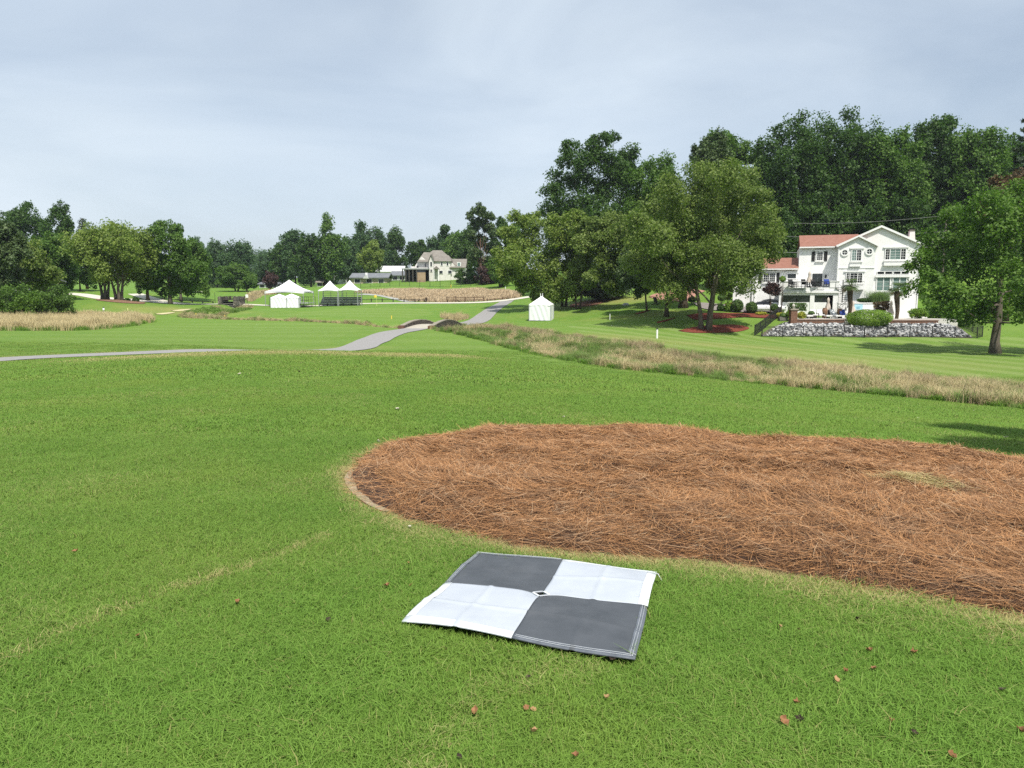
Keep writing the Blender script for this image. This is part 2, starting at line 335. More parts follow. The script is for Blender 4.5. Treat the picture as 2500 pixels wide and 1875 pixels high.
def ground_mat():
    m, nt, b = newmat('mown turf')
    g = nt.nodes.new('ShaderNodeNewGeometry'); sep = nt.nodes.new('ShaderNodeSeparateXYZ'); nt.links.new(g.outputs['Position'], sep.inputs[0])
    t = math_(nt, 'ADD', math_(nt, 'MULTIPLY', sep.outputs[0], .62), math_(nt, 'MULTIPLY', sep.outputs[1], .42))
    s = ramp(nt, math_(nt, 'SINE', math_(nt, 'MULTIPLY', t, 2.2)), -.5, .5)
    # faint cross mowing bands on the fairways
    t2 = math_(nt, 'ADD', math_(nt, 'MULTIPLY', sep.outputs[1], 1.15), math_(nt, 'MULTIPLY', sep.outputs[0], -.22))
    s2 = ramp(nt, math_(nt, 'SINE', t2), -.8, .8)
    st = math_(nt, 'MULTIPLY', math_(nt, 'MULTIPLY', s, attr(nt, 'stripe')), .95)
    fr = attr(nt, 'fair')
    st = math_(nt, 'MAXIMUM', st, math_(nt, 'MULTIPLY', math_(nt, 'MULTIPLY', s2, fr), .4))
    c, fine, mid = turf_color(nt, attr(nt, 'dry'), fr, st)
    g2 = noise(nt, 7, 5, .75)
    c = mixc(nt, math_(nt, 'MULTIPLY', ramp(nt, g2, .35, .75), .3), c, (.065, .120, .018))
    nt.links.new(c, b.inputs['Base Color']); b.inputs['Roughness'].default_value = .85; b.inputs['Specular IOR Level'].default_value = .12
    h = math_(nt, 'ADD', noise(nt, 45, 3, .8), g2)
    bump(nt, b, h, .9, .05)
    return m
TURF = ground_mat()
lawn = link('lawn', build_ground(), TURF); tag(lawn, None, None, kind='structure')

# ------------------------------------------------------------------ paths (sheets laid a little above the turf)
def ribbon(name, line, width, m, lift=.035, z=None, wob=0.0):
    L = np.asarray(line); t = np.gradient(L, axis=0); t /= np.linalg.norm(t, axis=1)[:, None]; nrm = np.stack([-t[:, 1], t[:, 0]], 1)
    offs = np.linspace(-.5, .5, 5); w = width + wob * (vnoise(np.arange(len(L)), np.zeros(len(L)), 3.0, 4) - .5)
    V = []
    for o in offs:
        P = L + nrm * (o * w)[:, None]; V.append(np.column_stack([P, hfun(P[:, 0], P[:, 1]) + lift]))
    n = len(L); V = np.concatenate(V)
    if z is not None: V[:, 2] = np.maximum(V[:, 2], z(V[:, 0], V[:, 1]))
    Fq = [(k*n + i, k*n + i + 1, (k+1)*n + i + 1, (k+1)*n + i) for k in range(4) for i in range(n - 1)]
    me = npmesh(name, V, np.array(Fq)[:, ::-1], 4, smooth=True)
    return tag(link(name, me, m), None, kind='structure')
asphalt = mat('worn asphalt', (.22, .215, .21), (.32, .31, .30), .9, 9, .15, bmp=.4, bdist=.01)
concrete = mat('pale concrete', (.52, .49, .41), (.62, .59, .50), .85, 2.5, .2)
BR0, BR1 = np.array((-8.65, 67.0)), np.array((-6.9, 80.0))
_bd = (BR1 - BR0) / np.linalg.norm(BR1 - BR0); BLEN = np.linalg.norm(BR1 - BR0)
def deck_z(x, y):
    s = (np.asarray(x) - BR0[0]) * _bd[0] + (np.asarray(y) - BR0[1]) * _bd[1]; u = np.clip(s / BLEN, 0, 1)
    z0, z1 = h1(*BR0) + .03, h1(*BR1) + .03
    z = z0 + (z1 - z0) * u + .32 * np.sin(math.pi * u); return np.where((s > 0) & (s < BLEN), z, -99)
ia = int(np.argmin(np.hypot(*(ASPH - BR0).T))); ib = int(np.argmin(np.hypot(*(ASPH - BR1).T)))
ribbon('cart_path', ASPH[:ia + 1], 2.35, asphalt, wob=.3)
ribbon('cart_path', ASPH[ib:], 2.35, asphalt, wob=.2)
ribbon('bridge_path', ASPH[ia:ib + 1], 2.35, mat('bridge concrete', (.36, .33, .27), (.48, .45, .38), .9, 3, .15), z=deck_z)
ribbon('concrete_path', CREAM, 2.6, concrete, .05)
ribbon('concrete_path', CREAM2, 2.6, concrete, .07)
ribbon('far_cart_path', FARP, 2.4, mat('grey path', (.30, .31, .29), (.38, .38, .35), .9, 3, .15), .05)
def sheet(name, poly, m, lift=.03, res=.5, kind='structure', lump=0.0):
    poly = np.asarray([np.asarray(p)[:2] for p in poly]); P = catmull(list(poly) + [poly[0]], res); c = P.mean(0)
    V = [np.array((c[0], c[1], h1(*c) + lift + lump))]; rings = 5
    for r in range(1, rings + 1):
        Q = c + (P - c) * r / rings; z = hfun(Q[:, 0], Q[:, 1]) + lift + lump * (1 - (r / rings) ** 2)
        V += [np.array((a[0], a[1], b)) for a, b in zip(Q, z)]
    n = len(P); Fs = [(0, 1 + i, 1 + (i + 1) % n, 0) for i in range(n)]
    tri = [(0, 1 + i, 1 + (i + 1) % n) for i in range(n)]
    q = [(1 + r*n + i, 1 + (r+1)*n + i, 1 + (r+1)*n + (i+1) % n, 1 + r*n + (i+1) % n) for r in range(rings - 1) for i in range(n)]
    me = bpy.data.meshes.new(name); me.from_pydata([tuple(v) for v in V], [], tri + q); me.polygons.foreach_set('use_smooth', [True] * len(me.polygons))
    o = link(name, me, m); o['kind'] = kind; return o

# ------------------------------------------------------------------ scattering of what nobody could count
def scatter(name, P, rot, scl, idx, protos, extra=None):
    me = bpy.data.meshes.new(name); me.vertices.add(len(P)); me.vertices.foreach_set('co', np.asarray(P, np.float32).ravel())
    a = me.attributes.new('rot', 'FLOAT_VECTOR', 'POINT'); a.data.foreach_set('vector', np.asarray(rot, np.float32).ravel())
    a = me.attributes.new('scl', 'FLOAT_VECTOR', 'POINT'); a.data.foreach_set('vector', np.asarray(scl, np.float32).ravel())
    a = me.attributes.new('idx', 'INT', 'POINT'); a.data.foreach_set('value', np.asarray(idx, np.int32))
    for k, v in (extra or {}).items():
        a = me.attributes.new(k, 'FLOAT', 'POINT'); a.data.foreach_set('value', np.asarray(v, np.float32))
    col = bpy.data.collections.new(name + '_kinds')
    for i, (pm, m) in enumerate(protos):
        po = bpy.data.objects.new('%s_kind_%02d' % (name, i), pm); pm.materials.append(m); col.objects.link(po)
    o = bpy.data.objects.new(name, me); COL.objects.link(o); o['kind'] = 'stuff'
    ng = bpy.data.node_groups.new(name, 'GeometryNodeTree')
    ng.interface.new_socket('Geometry', in_out='INPUT', socket_type='NodeSocketGeometry'); ng.interface.new_socket('Geometry', in_out='OUTPUT', socket_type='NodeSocketGeometry')
    N = ng.nodes; gi = N.new('NodeGroupInput'); go = N.new('NodeGroupOutput'); ip = N.new('GeometryNodeInstanceOnPoints'); ci = N.new('GeometryNodeCollectionInfo')
    ci.inputs['Collection'].default_value = col; ci.inputs['Separate Children'].default_value = True; ci.inputs['Reset Children'].default_value = True
    ip.inputs['Pick Instance'].default_value = True
    m2p = N.new('GeometryNodeMeshToPoints')
    def na(nm, t):
        n = N.new('GeometryNodeInputNamedAttribute'); n.data_type = t; n.inputs['Name'].default_value = nm; return n.outputs['Attribute']
    L = ng.links.new
    L(gi.outputs[0], m2p.inputs['Mesh']); L(m2p.outputs[0], ip.inputs['Points']); L(ci.outputs[0], ip.inputs['Instance'])
    e2r = N.new('FunctionNodeEulerToRotation'); L(na('rot', 'FLOAT_VECTOR'), e2r.inputs[0]); L(e2r.outputs[0], ip.inputs['Rotation'])
    L(na('scl', 'FLOAT_VECTOR'), ip.inputs['Scale']); L(na('idx', 'INT'), ip.inputs['Instance Index']); L(ip.outputs[0], go.inputs[0])
    md = o.modifiers.new('scatter', 'NODES'); md.node_group = ng
    return o
def blades(name, n, rad, hmin, hmax, w, lean, rng, curl=.5, clump=1.0):
    r = rad * np.sqrt(rng.random(n)) ** clump; a = rng.random(n) * 2 * np.pi
    b = np.column_stack([r * np.cos(a), r * np.sin(a), np.zeros(n)])
    H = hmin + (hmax - hmin) * rng.random(n); d = rng.random(n) * 2 * np.pi; ln = lean * (.2 + rng.random(n))
    dirv = np.column_stack([np.cos(d), np.sin(d), np.zeros(n)]); f = d + np.pi / 2 + rng.normal(0, .6, n)
    side = np.column_stack([np.cos(f), np.sin(f), np.zeros(n)]) * (w * (.6 + .8 * rng.random(n)))[:, None] / 2
    up = np.array((0, 0, 1.0))
    m1 = b + dirv * (H * ln * .35)[:, None] + up * (H * .55)[:, None]
    tip = b + dirv * (H * ln * (1 + curl))[:, None] + up * (H * (1 - .35 * ln * curl))[:, None]
    V = np.stack([b - side, b + side, m1 + side * .85, m1 - side * .85, tip + side * .12, tip - side * .12], 1).reshape(-1, 3)
    k = np.arange(n)[:, None] * 6
    Fq = np.concatenate([k + np.array([[0, 1, 2, 3]]), k + np.array([[3, 2, 4, 5]])], 1).reshape(-1, 4)
    return npmesh(name, V, Fq, 4)
def blade_mat(name, trans=.3, tall=False):
    m, nt, b = newmat(name)
    dry = attr(nt, 'dry', 'INSTANCER'); fair = nt.nodes.new('ShaderNodeValue'); fair.outputs[0].default_value = 0
    zero = nt.nodes.new('ShaderNodeValue'); zero.outputs[0].default_value = 0
    c, fine, mid = turf_color(nt, zero.outputs[0], fair.outputs[0])
    g = nt.nodes.new('ShaderNodeNewGeometry'); r = g.outputs['Random Per Island']
    c = mixc(nt, math_(nt, 'MULTIPLY', r, .7), c, (.255, .415, .086))
    c = mixc(nt, ramp(nt, r, .965, .98), c, (.33, .33, .12))
    r2 = math_(nt, 'FRACT', math_(nt, 'MULTIPLY', r, 17.3))
    c = mixc(nt, ramp(nt, math_(nt, 'SUBTRACT', math_(nt, 'MULTIPLY', dry, 1.5), r2), -.05, .25), c, mixc(nt, r, (.40, .35, .14), (.60, .52, .26)))
    nt.links.new(c, b.inputs['Base Color']); b.inputs['Roughness'].default_value = .6; b.inputs['Specular IOR Level'].default_value = .12
    t = nt.nodes.new('ShaderNodeBsdfTranslucent'); nt.links.new(mixc(nt, .5, c, (.16, .34, .02)), t.inputs['Color'])
    ms = nt.nodes.new('ShaderNodeMixShader'); ms.inputs[0].default_value = trans
    nt.links.new(b.outputs[0], ms.inputs[1]); nt.links.new(t.outputs[0], ms.inputs[2]); nt.links.new(ms.outputs[0], nt.nodes['Material Output'].inputs['Surface'])
    upnormal(nt, .75, b.inputs['Normal'])
    return m
def strawmat(name, a, b_, c_=None):
    return leafmat(name, a, b_, .3, (1, 1, .9), .7)
def normals_rot(x, y, rng):
    e = .3; gx = (hfun(x + e, y) - hfun(x - e, y)) / (2 * e); gy = (hfun(x, y + e) - hfun(x, y - e)) / (2 * e)
    # small tilts: rotate about z last
    th = rng.random(len(x)) * 2 * np.pi
    return np.column_stack([np.arctan(gy) * np.cos(0), -np.arctan(gx), th * 0]) if False else np.column_stack([np.zeros(len(x)), np.zeros(len(x)), th])
rng = np.random.default_rng(7)
TAN = math.tan(math.atan(1250 / F)) * 1.06
def inview(y0, y1, n, rng):
    # points uniform over the ground seen between two distances (with a margin to each side)
    s = 1 / math.sqrt(n); gx, gy = np.meshgrid(np.arange(-y1 * TAN - .5, y1 * TAN + .5, s), np.arange(y0, y1, s)); x = gx.ravel() + rng.uniform(-.5, .5, gx.size) * s; y = gy.ravel() + rng.uniform(-.5, .5, gx.size) * s
    k = np.abs(x) < y * TAN + .4; return x[k], y[k]
SOIL = np.array([gp(px * D113, py * D113)[:2] for px, py in ((762,1012),(800,1010),(830,1060),(855,1092),(835,1108),(790,1090),(757,1062),(744,1034))])
def lawn_stuff():
    bm_ = blade_mat('grass blade')
    protos = [(blades('tuft', 64, .07, .015, .043, .0030, 1.0, rng), bm_) for _ in range(8)] + \
             [(blades('patch', 1050, .24, .014, .042, .0030, 1.05, rng, .7), bm_) for _ in range(6)] + \
             [(blades('tuft', 24, .07, .035, .085, .0036, .9, rng), bm_) for _ in range(3)] + \
             [(blades('patch', 420, .26, .016, .042, .0052, 1.0, rng), bm_) for _ in range(6)] + \
             [(blades('patch', 330, .5, .018, .045, .011, .95, rng), bm_) for _ in range(5)]
    X = []; Y = []; I = []; S = []
    LINE_ = np.array([gp(-60,1640)[:2], gp(160,1545)[:2], gp(420,1440)[:2], gp(640,1370)[:2], gp(800,1310)[:2]]); FRONT_ = np.array([gp(1420,1625)[:2], gp(1250,1680)[:2], gp(1100,1800)[:2], gp(1040,1900)[:2]])
    def area(a, b): return (b * b - a * a) * TAN
    for a, b, dens, kinds, s0 in ((1.9, 8.6, 380, range(0, 8), 1.0), (1.9, 5.6, 30, range(8, 14), 1.0), (5.4, 8.6, 22, range(8, 14), 1.05), (8.3, 16, 20, range(17, 23), 1.0), (15.6, 46, 5.5, range(23, 28), 1.0), (1.9, 8, 3.5, range(14, 17), 1.0)):
        x, y = inview(a, b, dens, rng); n = len(x); X.append(x); Y.append(y); I.append(rng.choice(list(kinds), n)); S.append(s0 * (.75 + .5 * rng.random(n)))
    x = np.concatenate(X); y = np.concatenate(Y); I = np.concatenate(I); S = np.concatenate(S)
    # bed rim gets extra fine tufts so that the edge reads crisp
    pl = np.concatenate([BED, BED[:1]])
    bd = seg_dist(x, y, pl); ib_ = inpoly(x, y, BED)
    mc = MATP.mean(0); msh = mc + (MATP - mc) * .95
    md = seg_dist(x, y, np.concatenate([msh, msh[:1]]))
    big = np.where(I >= 23, .5, np.where(I >= 8, .22, .03)); isb = ((I >= 8) & (I < 14)) | (I >= 17); edge = np.minimum(np.minimum(bd, md), np.maximum(0, seg_dist(x, y, LINE_) - .02)); edge = np.minimum(edge, np.maximum(0, seg_dist(x, y, FRONT_) - .12))
    keep = ~(ib_ & (bd > .02)) & ~(isb & (edge < .22)) & ~((I < 8) & (edge > .24)) & ~inpoly(x, y, msh) & (seg_dist(x, y, ASPH) > 1.25 + big) & (seg_dist(x, y, CREEK) > 2.2) & ~(inpoly(x, y, SOIL) & (rng.random(len(x)) < .85))
    keep &= ~((y > 34) & (x < 30) & (rng.random(len(x)) < .55))
    x, y, I, S, bd, ib_ = x[keep], y[keep], I[keep], S[keep], bd[keep], ib_[keep]
    n = 2600; k = rng.integers(0, len(pl) - 1, n); t = rng.random(n); Q = pl[k] * (1 - t)[:, None] + pl[k + 1] * t[:, None] + rng.normal(0, .11, (n, 2))
    q = ~inpoly(Q[:, 0], Q[:, 1], BED) & ~inpoly(Q[:, 0], Q[:, 1], SOIL) & (Q[:, 0] < Q[:, 1] * TAN + .5) & (Q[:, 1] > 2)
    Q = Q[q]; x = np.concatenate([x, Q[:, 0]]); y = np.concatenate([y, Q[:, 1]]); I = np.concatenate([I, rng.integers(0, 8, len(Q))]); S = np.concatenate([S, np.full(len(Q), .8)])
    bd = seg_dist(x, y, pl)
    lower = (y < BED[:, 1].mean() + .4)
    rim = np.exp(-(bd / ((.10 + .13 * vnoise(x, y, .5, 3)) * np.where(lower & (x > 1.0), 1.55, 1.0))) ** 2) * np.where(lower, 1.0, .35)
    line = np.array([gp(-60,1640)[:2], gp(160,1545)[:2], gp(420,1440)[:2], gp(640,1370)[:2], gp(800,1310)[:2]])
    ld = seg_dist(x, y, line); old = .46 * np.exp(-(ld / .055) ** 2) * (.3 + .7 * vnoise(x, y, .3, 9))
    front = np.array([gp(1420,1625)[:2], gp(1250,1680)[:2], gp(1100,1800)[:2], gp(1040,1900)[:2]])
    old = np.maximum(old, .27 * np.exp(-(seg_dist(x, y, front) / .13) ** 2) * vnoise(x, y, .2, 5))
    crest = .55 * np.exp(-(seg_dist(x, y, np.array(PX((330,876,26.5),(600,868,28.5),(900,870,30),(1080,866,34)))) / 2.4) ** 2)
    old = np.maximum(old, crest); old = np.maximum(old, .6 * np.exp(-((seg_dist(x, y, ASPH) - 1.3) / .8) ** 2) * (y < 50))
    dry = np.clip(np.maximum(np.maximum(rim, old), .16 * vnoise(x, y, .9, 2) ** 2), 0, 1)
    S = S * np.where(rim > .5, .75, 1.0) * (.8 + .4 * vnoise(x, y, .8, 12))
    z = hfun(x, y) - .004
    n = len(x); rot = np.column_stack([np.zeros(n), np.zeros(n), rng.random(n) * 6.283])
    print('grass instances', n)
    o = scatter('grass', np.column_stack([x, y, z]), rot, np.column_stack([S, S, S * (.8 + .4 * rng.random(n))]), I, protos, {'dry': dry})
    tag(o, 'green mown lawn grass blades covering the foreground', kind='stuff')
lawn_stuff()

# ------------------------------------------------------------------ pine straw bed
def bed_h(x, y):
    bd = seg_dist(x, y, np.concatenate([BED, BED[:1]])) * np.where(inpoly(x, y, BED), 1, -1)
    e = np.clip(bd / .35, 0, 1); e = e * (2 - e)
    lump = vnoise(x, y, .55, 1) * .5 + vnoise(x, y, .22, 2) * .35 + vnoise(x, y, 1.6, 3) * .4
    return hfun(x, y) + np.where(bd > 0, e * (.02 + .10 * lump ** 1.4), 0)
def straw():
    x0, x1, y0, y1 = BED[:, 0].min(), BED[:, 0].max(), BED[:, 1].min(), BED[:, 1].max()
    gx = np.arange(x0 - .1, x1 + .1, .05); gy = np.arange(y0 - .1, y1 + .1, .05); X, Y = np.meshgrid(gx, gy)
    nx = len(gx); ny = len(gy); ins = inpoly(X, Y, BED)
    V = np.stack([X.ravel(), Y.ravel(), bed_h(X, Y).ravel()], 1); i = np.arange(ny - 1)[:, None] * nx + np.arange(nx - 1)[None]
    ok = ins[:-1, :-1] | ins[1:, :-1] | ins[:-1, 1:] | ins[1:, 1:]
    Fq = np.stack([i, i + 1, i + nx + 1, i + nx], -1)[ok]
    m, nt, b = newmat('straw base'); c = mixc(nt, ramp(nt, noise(nt, 14, 5, .7), .3, .7), (.035, .018, .011), (.13, .062, .030))
    nt.links.new(c, b.inputs['Base Color']); b.inputs['Roughness'].default_value = .9
    bump(nt, b, noise(nt, 60, 4, .8), 1, .03)
    bed = link('pine_straw_bed', npmesh('pine_straw_bed', V, Fq, 4, True), m); bed['kind'] = 'structure'
    r = np.random.default_rng(11); n = 330000
    x = x0 + (x1 - x0) * r.random(n); y = y0 + (y1 - y0) * r.random(n)
    # more needles where they show larger, none outside the view
    bdn = seg_dist(x, y, np.concatenate([BED, BED[:1]])); k = ~(inpoly(x, y, SOIL) & (r.random(n) < .75)) & (inpoly(x, y, BED) | (bdn < .07 * r.random(n) ** 1.5)) & (x < y * TAN + .6); x, y = x[k], y[k]; n = len(x)
    L = .09 + .15 * r.random(n); th = r.random(n) * 2 * np.pi
    th = np.where(r.random(n) < .55, vnoise(x, y, .7, 21) * 5.0 + r.normal(0, .5, n), th)
    pitch = r.normal(.05, .16, n) + .25 * (vnoise(x, y, .25, 30) > .78)
    d = np.column_stack([np.cos(th) * np.cos(pitch), np.sin(th) * np.cos(pitch), np.sin(pitch)])
    c0 = np.column_stack([x, y, bed_h(x, y) + .004 + .03 * r.random(n) ** 2])
    side = np.column_stack([-np.sin(th), np.cos(th), r.normal(0, .5, n)]); side /= np.linalg.norm(side, axis=1)[:, None]
    w = (.0007 + .0006 * r.random(n)) * np.clip(np.hypot(x, y) / 5.0, .85, 2.0); side *= w[:, None]
    bend = r.normal(0, .18, n)[:, None] * L[:, None] * np.column_stack([-np.sin(th), np.cos(th), np.full(n, .5)])
    p0 = c0 - d * L[:, None] / 2; p2 = c0 + d * L[:, None] / 2 + bend; p1 = c0 + bend * .2
    p0[:, 2] = np.maximum(p0[:, 2], bed_h(p0[:, 0], p0[:, 1]) - .004); p2[:, 2] = np.maximum(p2[:, 2], bed_h(p2[:, 0], p2[:, 1]) - .004)
    V = np.stack([p0 - side, p0 + side, p1 - side, p1 + side, p2 - side * .6, p2 + side * .6], 1).reshape(-1, 3); k = np.arange(n)[:, None] * 6
    Fq = np.concatenate([k + np.array([[0, 1, 3, 2]]), k + np.array([[2, 3, 5, 4]])], 1).reshape(-1, 4)
    m, nt, b = newmat('pine needles'); g = nt.nodes.new('ShaderNodeNewGeometry'); ri = g.outputs['Random Per Island']
    c = mixc(nt, ri, (.125, .055, .022), (.56, .290, .122)); c = mixc(nt, ramp(nt, ri, .90, .93), c, (.50, .34, .20))
    c = mixc(nt, math_(nt, 'MULTIPLY', ramp(nt, noise(nt, 2.4, 5, .65), .52, .72), .6), c, mixc(nt, ri, (.10, .06, .035), (.36, .23, .14)))
    yp = gp(1985 * D113, 1062 * D113)
    nt.links.new(c, b.inputs['Base Color']); b.inputs['Roughness'].default_value = .6; b.inputs['Specular IOR Level'].default_value = .3
    o = link('pine_needles', npmesh('pine_needles', V, Fq, 4), m); tag(o, 'loose brown pine needles heaped over the bed', kind='stuff')
    # a scrap of pale dry grass lying on the straw
    n = 420; x = yp[0] + r.normal(0, .16, n) ; y = yp[1] + r.normal(0, .09, n) - .35 * (x - yp[0]); L = .05 + .09 * r.random(n); th = r.normal(2.7, .5, n)
    d = np.column_stack([np.cos(th), np.sin(th), r.normal(.1, .15, n)]); c0 = np.column_stack([x, y, bed_h(x, y) + .03 + .02 * r.random(n)]); side = np.column_stack([-np.sin(th), np.cos(th), np.zeros(n)]) * .0025
    p0, p2 = c0 - d * L[:, None] / 2, c0 + d * L[:, None] / 2
    V = np.stack([p0 - side, p0 + side, p2 + side, p2 - side], 1).reshape(-1, 3)
    o = link('dry_grass_clippings', npmesh('dry_grass_clippings', V, np.arange(4 * n).reshape(-1, 4), 4), leafmat('straw yellow', (.42, .33, .14), (.62, .52, .26), .25))
    tag(o, 'scrap of pale yellow dry grass lying on the pine straw', kind='stuff')
    soil = sheet('bare_soil', list(SOIL),
                 mat('bare soil', (.26, .20, .13), (.42, .345, .235), .95, 14, .1, bmp=.6), .012, .1)
straw()

# ------------------------------------------------------------------ tall dry meadow grass and creek growth
def tallmats():
    return dict(wheat=leafmat('wheat coloured field grass', (.54, .42, .26), (.74, .60, .40), .3, (1, .95, .85), up=.75), tan=leafmat('tan seed grass', (.44, .36, .18), (.66, .565, .32), .3, (1, .95, .8), up=.5),
                green=leafmat('creek green grass', (.11, .19, .035), (.22, .32, .075), .3, up=.5),
                olive=leafmat('olive weeds', (.15, .185, .055), (.28, .30, .11), .3, (1, 1.05, .7), up=.5),
                brown=leafmat('brown seed weeds', (.27, .215, .115), (.44, .36, .20), .25, (1, .95, .8), up=.5),
                lush=leafmat('lush bank grass', (.10, .21, .02), (.18, .31, .04), .35, up=.5))
TM = tallmats()
def field(name, label, poly, n, protos, kinds, scale, rng, zlift=-.03):
    poly = np.asarray([np.asarray(p)[:2] for p in poly]); lo, hi = poly.min(0), poly.max(0)
    x = lo[0] + (hi[0] - lo[0]) * rng.random(n); y = lo[1] + (hi[1] - lo[1]) * rng.random(n); k = inpoly(x, y, poly) & ((seg_dist(x, y, np.array([BR0, BR1])) > 3.6) | (rng.random(len(x)) < .12)); x, y = x[k], y[k]; n = len(x)
    I = kinds(x, y, rng); s = scale * (.6 + .7 * rng.random(n)) * (.55 + .9 * vnoise(x, y, 2.2, 8))
    o = scatter(name, np.column_stack([x, y, hfun(x, y) + zlift]), np.column_stack([rng.normal(0, .06, n), rng.normal(0, .06, n), rng.random(n) * 6.28]), np.column_stack([s, s, s * (.8 + .4 * rng.random(n))]), I, protos)
    return tag(o, label, kind='stuff')
r3 = np.random.default_rng(5)
mead = [(blades('tall', 70, .45, .45, .95, .022, .35, r3, .6), TM['tan']) for _ in range(4)] + [(blades('tall', 60, .45, .2, .5, .022, .5, r3, .6), TM['lush'])]
LM = [at(-60,806,60), at(60,805,60.5), at(180,806,61.5), at(225,803,63), at(310,791,70), at(372,779,80), at(365,772,85.5), at(250,769,88), at(150,773,85), at(60,780,80), at(-60,786,76)]
def lm_kind(x, y, r):
    d = seg_dist(x, y, np.array([p[:2] for p in LM[:6]])); return np.where((d < .8) & (r.random(len(x)) < .8), 4, r.integers(0, 4, len(x)))
field('tall_dry_grass', 'strip of tall tan dry grass at left below the shrubs', LM, 9500, mead, lm_kind, .78, r3)
mead2 = [(blades('tall', 60, .7, .3, .6, .05, .4, r3, .6), TM['wheat']) for _ in range(4)]
RM = [at(868,711,155), at(1000,706.5,157), at(1130,709,153), at(1215,717,145), at(1272,730,136), at(1260,734,132), at(1080,737,130.5), at(1005,733,132.5), at(960,721,142), at(900,711,152)]
field('tall_dry_grass', 'broad tan dry grass slope below the cream house', RM, 9000, mead2, lambda x, y, r: r.integers(0, 4, len(x)), 1.0, r3)
SM = [at(622,715,176), at(660,706,180), at(676,708,178), at(672,716,170), at(640,722,160), at(612,736,128), at(604,730,135)]
field('tall_dry_grass', 'small patch of tan grass left of the big white tent', SM, 1500, [(blades('tall', 60, .7, .4, .8, .05, .35, r3, .6), TM['brown']), (blades('tall', 60, .7, .4, .8, .05, .35, r3, .6), TM['tan'])], lambda x, y, r: r.integers(0, 2, len(x)), 1.0, r3)
NEARE = [(1040,805),(1110,815),(1180,832),(1250,852),(1330,872),(1420,887),(1500,901),(1600,911),(1700,922),(1850,938),(2000,952),(2150,966),(2300,980),(2400,990),(2520,1003)]
FARE = [(2520,948),(2400,938),(2250,925),(2100,905),(1950,893),(1800,878),(1660,862),(1560,845),(1450,828),(1330,812),(1230,802),(1140,795),(1090,792)]
CV = [gp(*p) for p in NEARE] + [at(2560,965,40)] + [gp(*p) for p in FARE]
cv = [(blades('weed', 80, .34, .3, .75, .014, .6, r3, .9), TM['tan']), (blades('weed', 80, .34, .3, .8, .014, .55, r3, .8), TM['tan']),
      (blades('weed', 80, .3, .25, .65, .016, .6, r3, .8), TM['green']), (blades('weed', 80, .34, .3, .7, .016, .6, r3, .8), TM['olive']),
      (blades('weed', 70, .34, .35, .8, .016, .5, r3, .8), TM['brown']), (blades('weed', 80, .3, .15, .45, .02, .8, r3, .9), TM['lush'])]
def cv_kind(x, y, r):
    n = len(x); u = vnoise(x, y, 2.2, 40) * .7 + r.random(n) * .3; v = vnoise(x, y, 3.5, 44)
    d = seg_dist(x, y, np.array([gp(*p)[:2] for p in NEARE])); df = seg_dist(x, y, np.array([gp(*p)[:2] for p in FARE]))
    k = np.where(u < .36, r.integers(0, 2, n), np.where(u < .44, 3, np.where(u < .82, 2, 4)))
    k = np.where((df < d * .8) & (r.random(n) < .55), np.where(v > .5, 4, 3), k)
    k = np.where((x > 17) & (r.random(n) < .4), r.integers(0, 2, n), k)
    return np.where((d < .5) & (r.random(n) < .6), 5, k)
field('creek_bank_growth', 'wild tan and green grasses lining the creek', CV, 26000, cv, cv_kind, .72, r3)
CL = [at(455,768,97), at(520,748,110), at(552,743,113), at(600,744,113), at(618,741,115), at(612,752,106), at(575,766,98), at(540,772,93), at(600,776,90), at(760,780,86), at(900,783,84), at(985,787,78), at(985,792,74), at(880,788,80), at(740,786,82), at(600,783,84), at(500,780,86), at(430,776,88)]
field('creek_bank_growth', 'weeds and reeds along the ditch below the plank bridge', CL, 12000, cv, lambda x, y, r: np.where(np.hypot(x + 42, y - 102) < 7, np.where(r.random(len(x)) < .6, 5, 2), r.choice([0, 3, 4, 2, 0], len(x))), .62, r3)
TU = [at(1078,766,95), at(1120,758,99), at(1146,757,99), at(1140,766,94), at(1100,775,88)]
field('bank_tuft', 'tan grass tuft on the bank above the stone bridge', TU, 300, [(blades('weed', 70, .34, .4, .9, .02, .45, r3, .8), TM['tan']), (blades('weed', 70, .34, .3, .7, .02, .6, r3, .8), TM['brown'])], lambda x, y, r: r.integers(0, 2, len(x)), .8, r3)
# ------------------------------------------------------------------ trees and shrubs
LEAF = dict(dark=leafmat('dark broad leaves', (0.030, 0.072, 0.015), (0.085, 0.159, 0.026)),
            mid=leafmat('mid green leaves', (0.053, 0.116, 0.018), (0.140, 0.236, 0.040)),
            olive=leafmat('olive fine leaves', (0.085, 0.140, 0.026), (0.218, 0.278, 0.065)),
            light=leafmat('light olive leaves', (0.103, 0.168, 0.028), (0.260, 0.327, 0.068)),
            bright=leafmat('bright maple leaves', (0.054, 0.124, 0.015), (0.150, 0.253, 0.034)),
            pine=leafmat('pine needles green', (0.041, 0.079, 0.026), (0.105, 0.151, 0.048), .2),
            spruce=leafmat('spruce needles', (0.028, 0.054, 0.028), (0.076, 0.105, 0.054), .15),
            blue=leafmat('far leaves', (0.041, 0.095, 0.035), (0.100, 0.171, 0.059)),
            copper=leafmat('copper leaves', (.055, .042, .016), (.150, .092, .038), .25, (1.1, .9, .6)),
            plum=leafmat('plum leaves', (0.035, 0.020, 0.020), (0.095, 0.051, 0.041), .15, (1, .7, .6)),
            box=leafmat('clipped box leaves', (0.044, 0.099, 0.020), (0.120, 0.199, 0.035), .25),
            hedge=leafmat('bright hedge leaves', (0.104, 0.206, 0.020), (0.246, 0.365, 0.048), .3),
            yellow=leafmat('yellow leaves', (0.254, 0.285, 0.032), (0.539, 0.508, 0.063), .3))
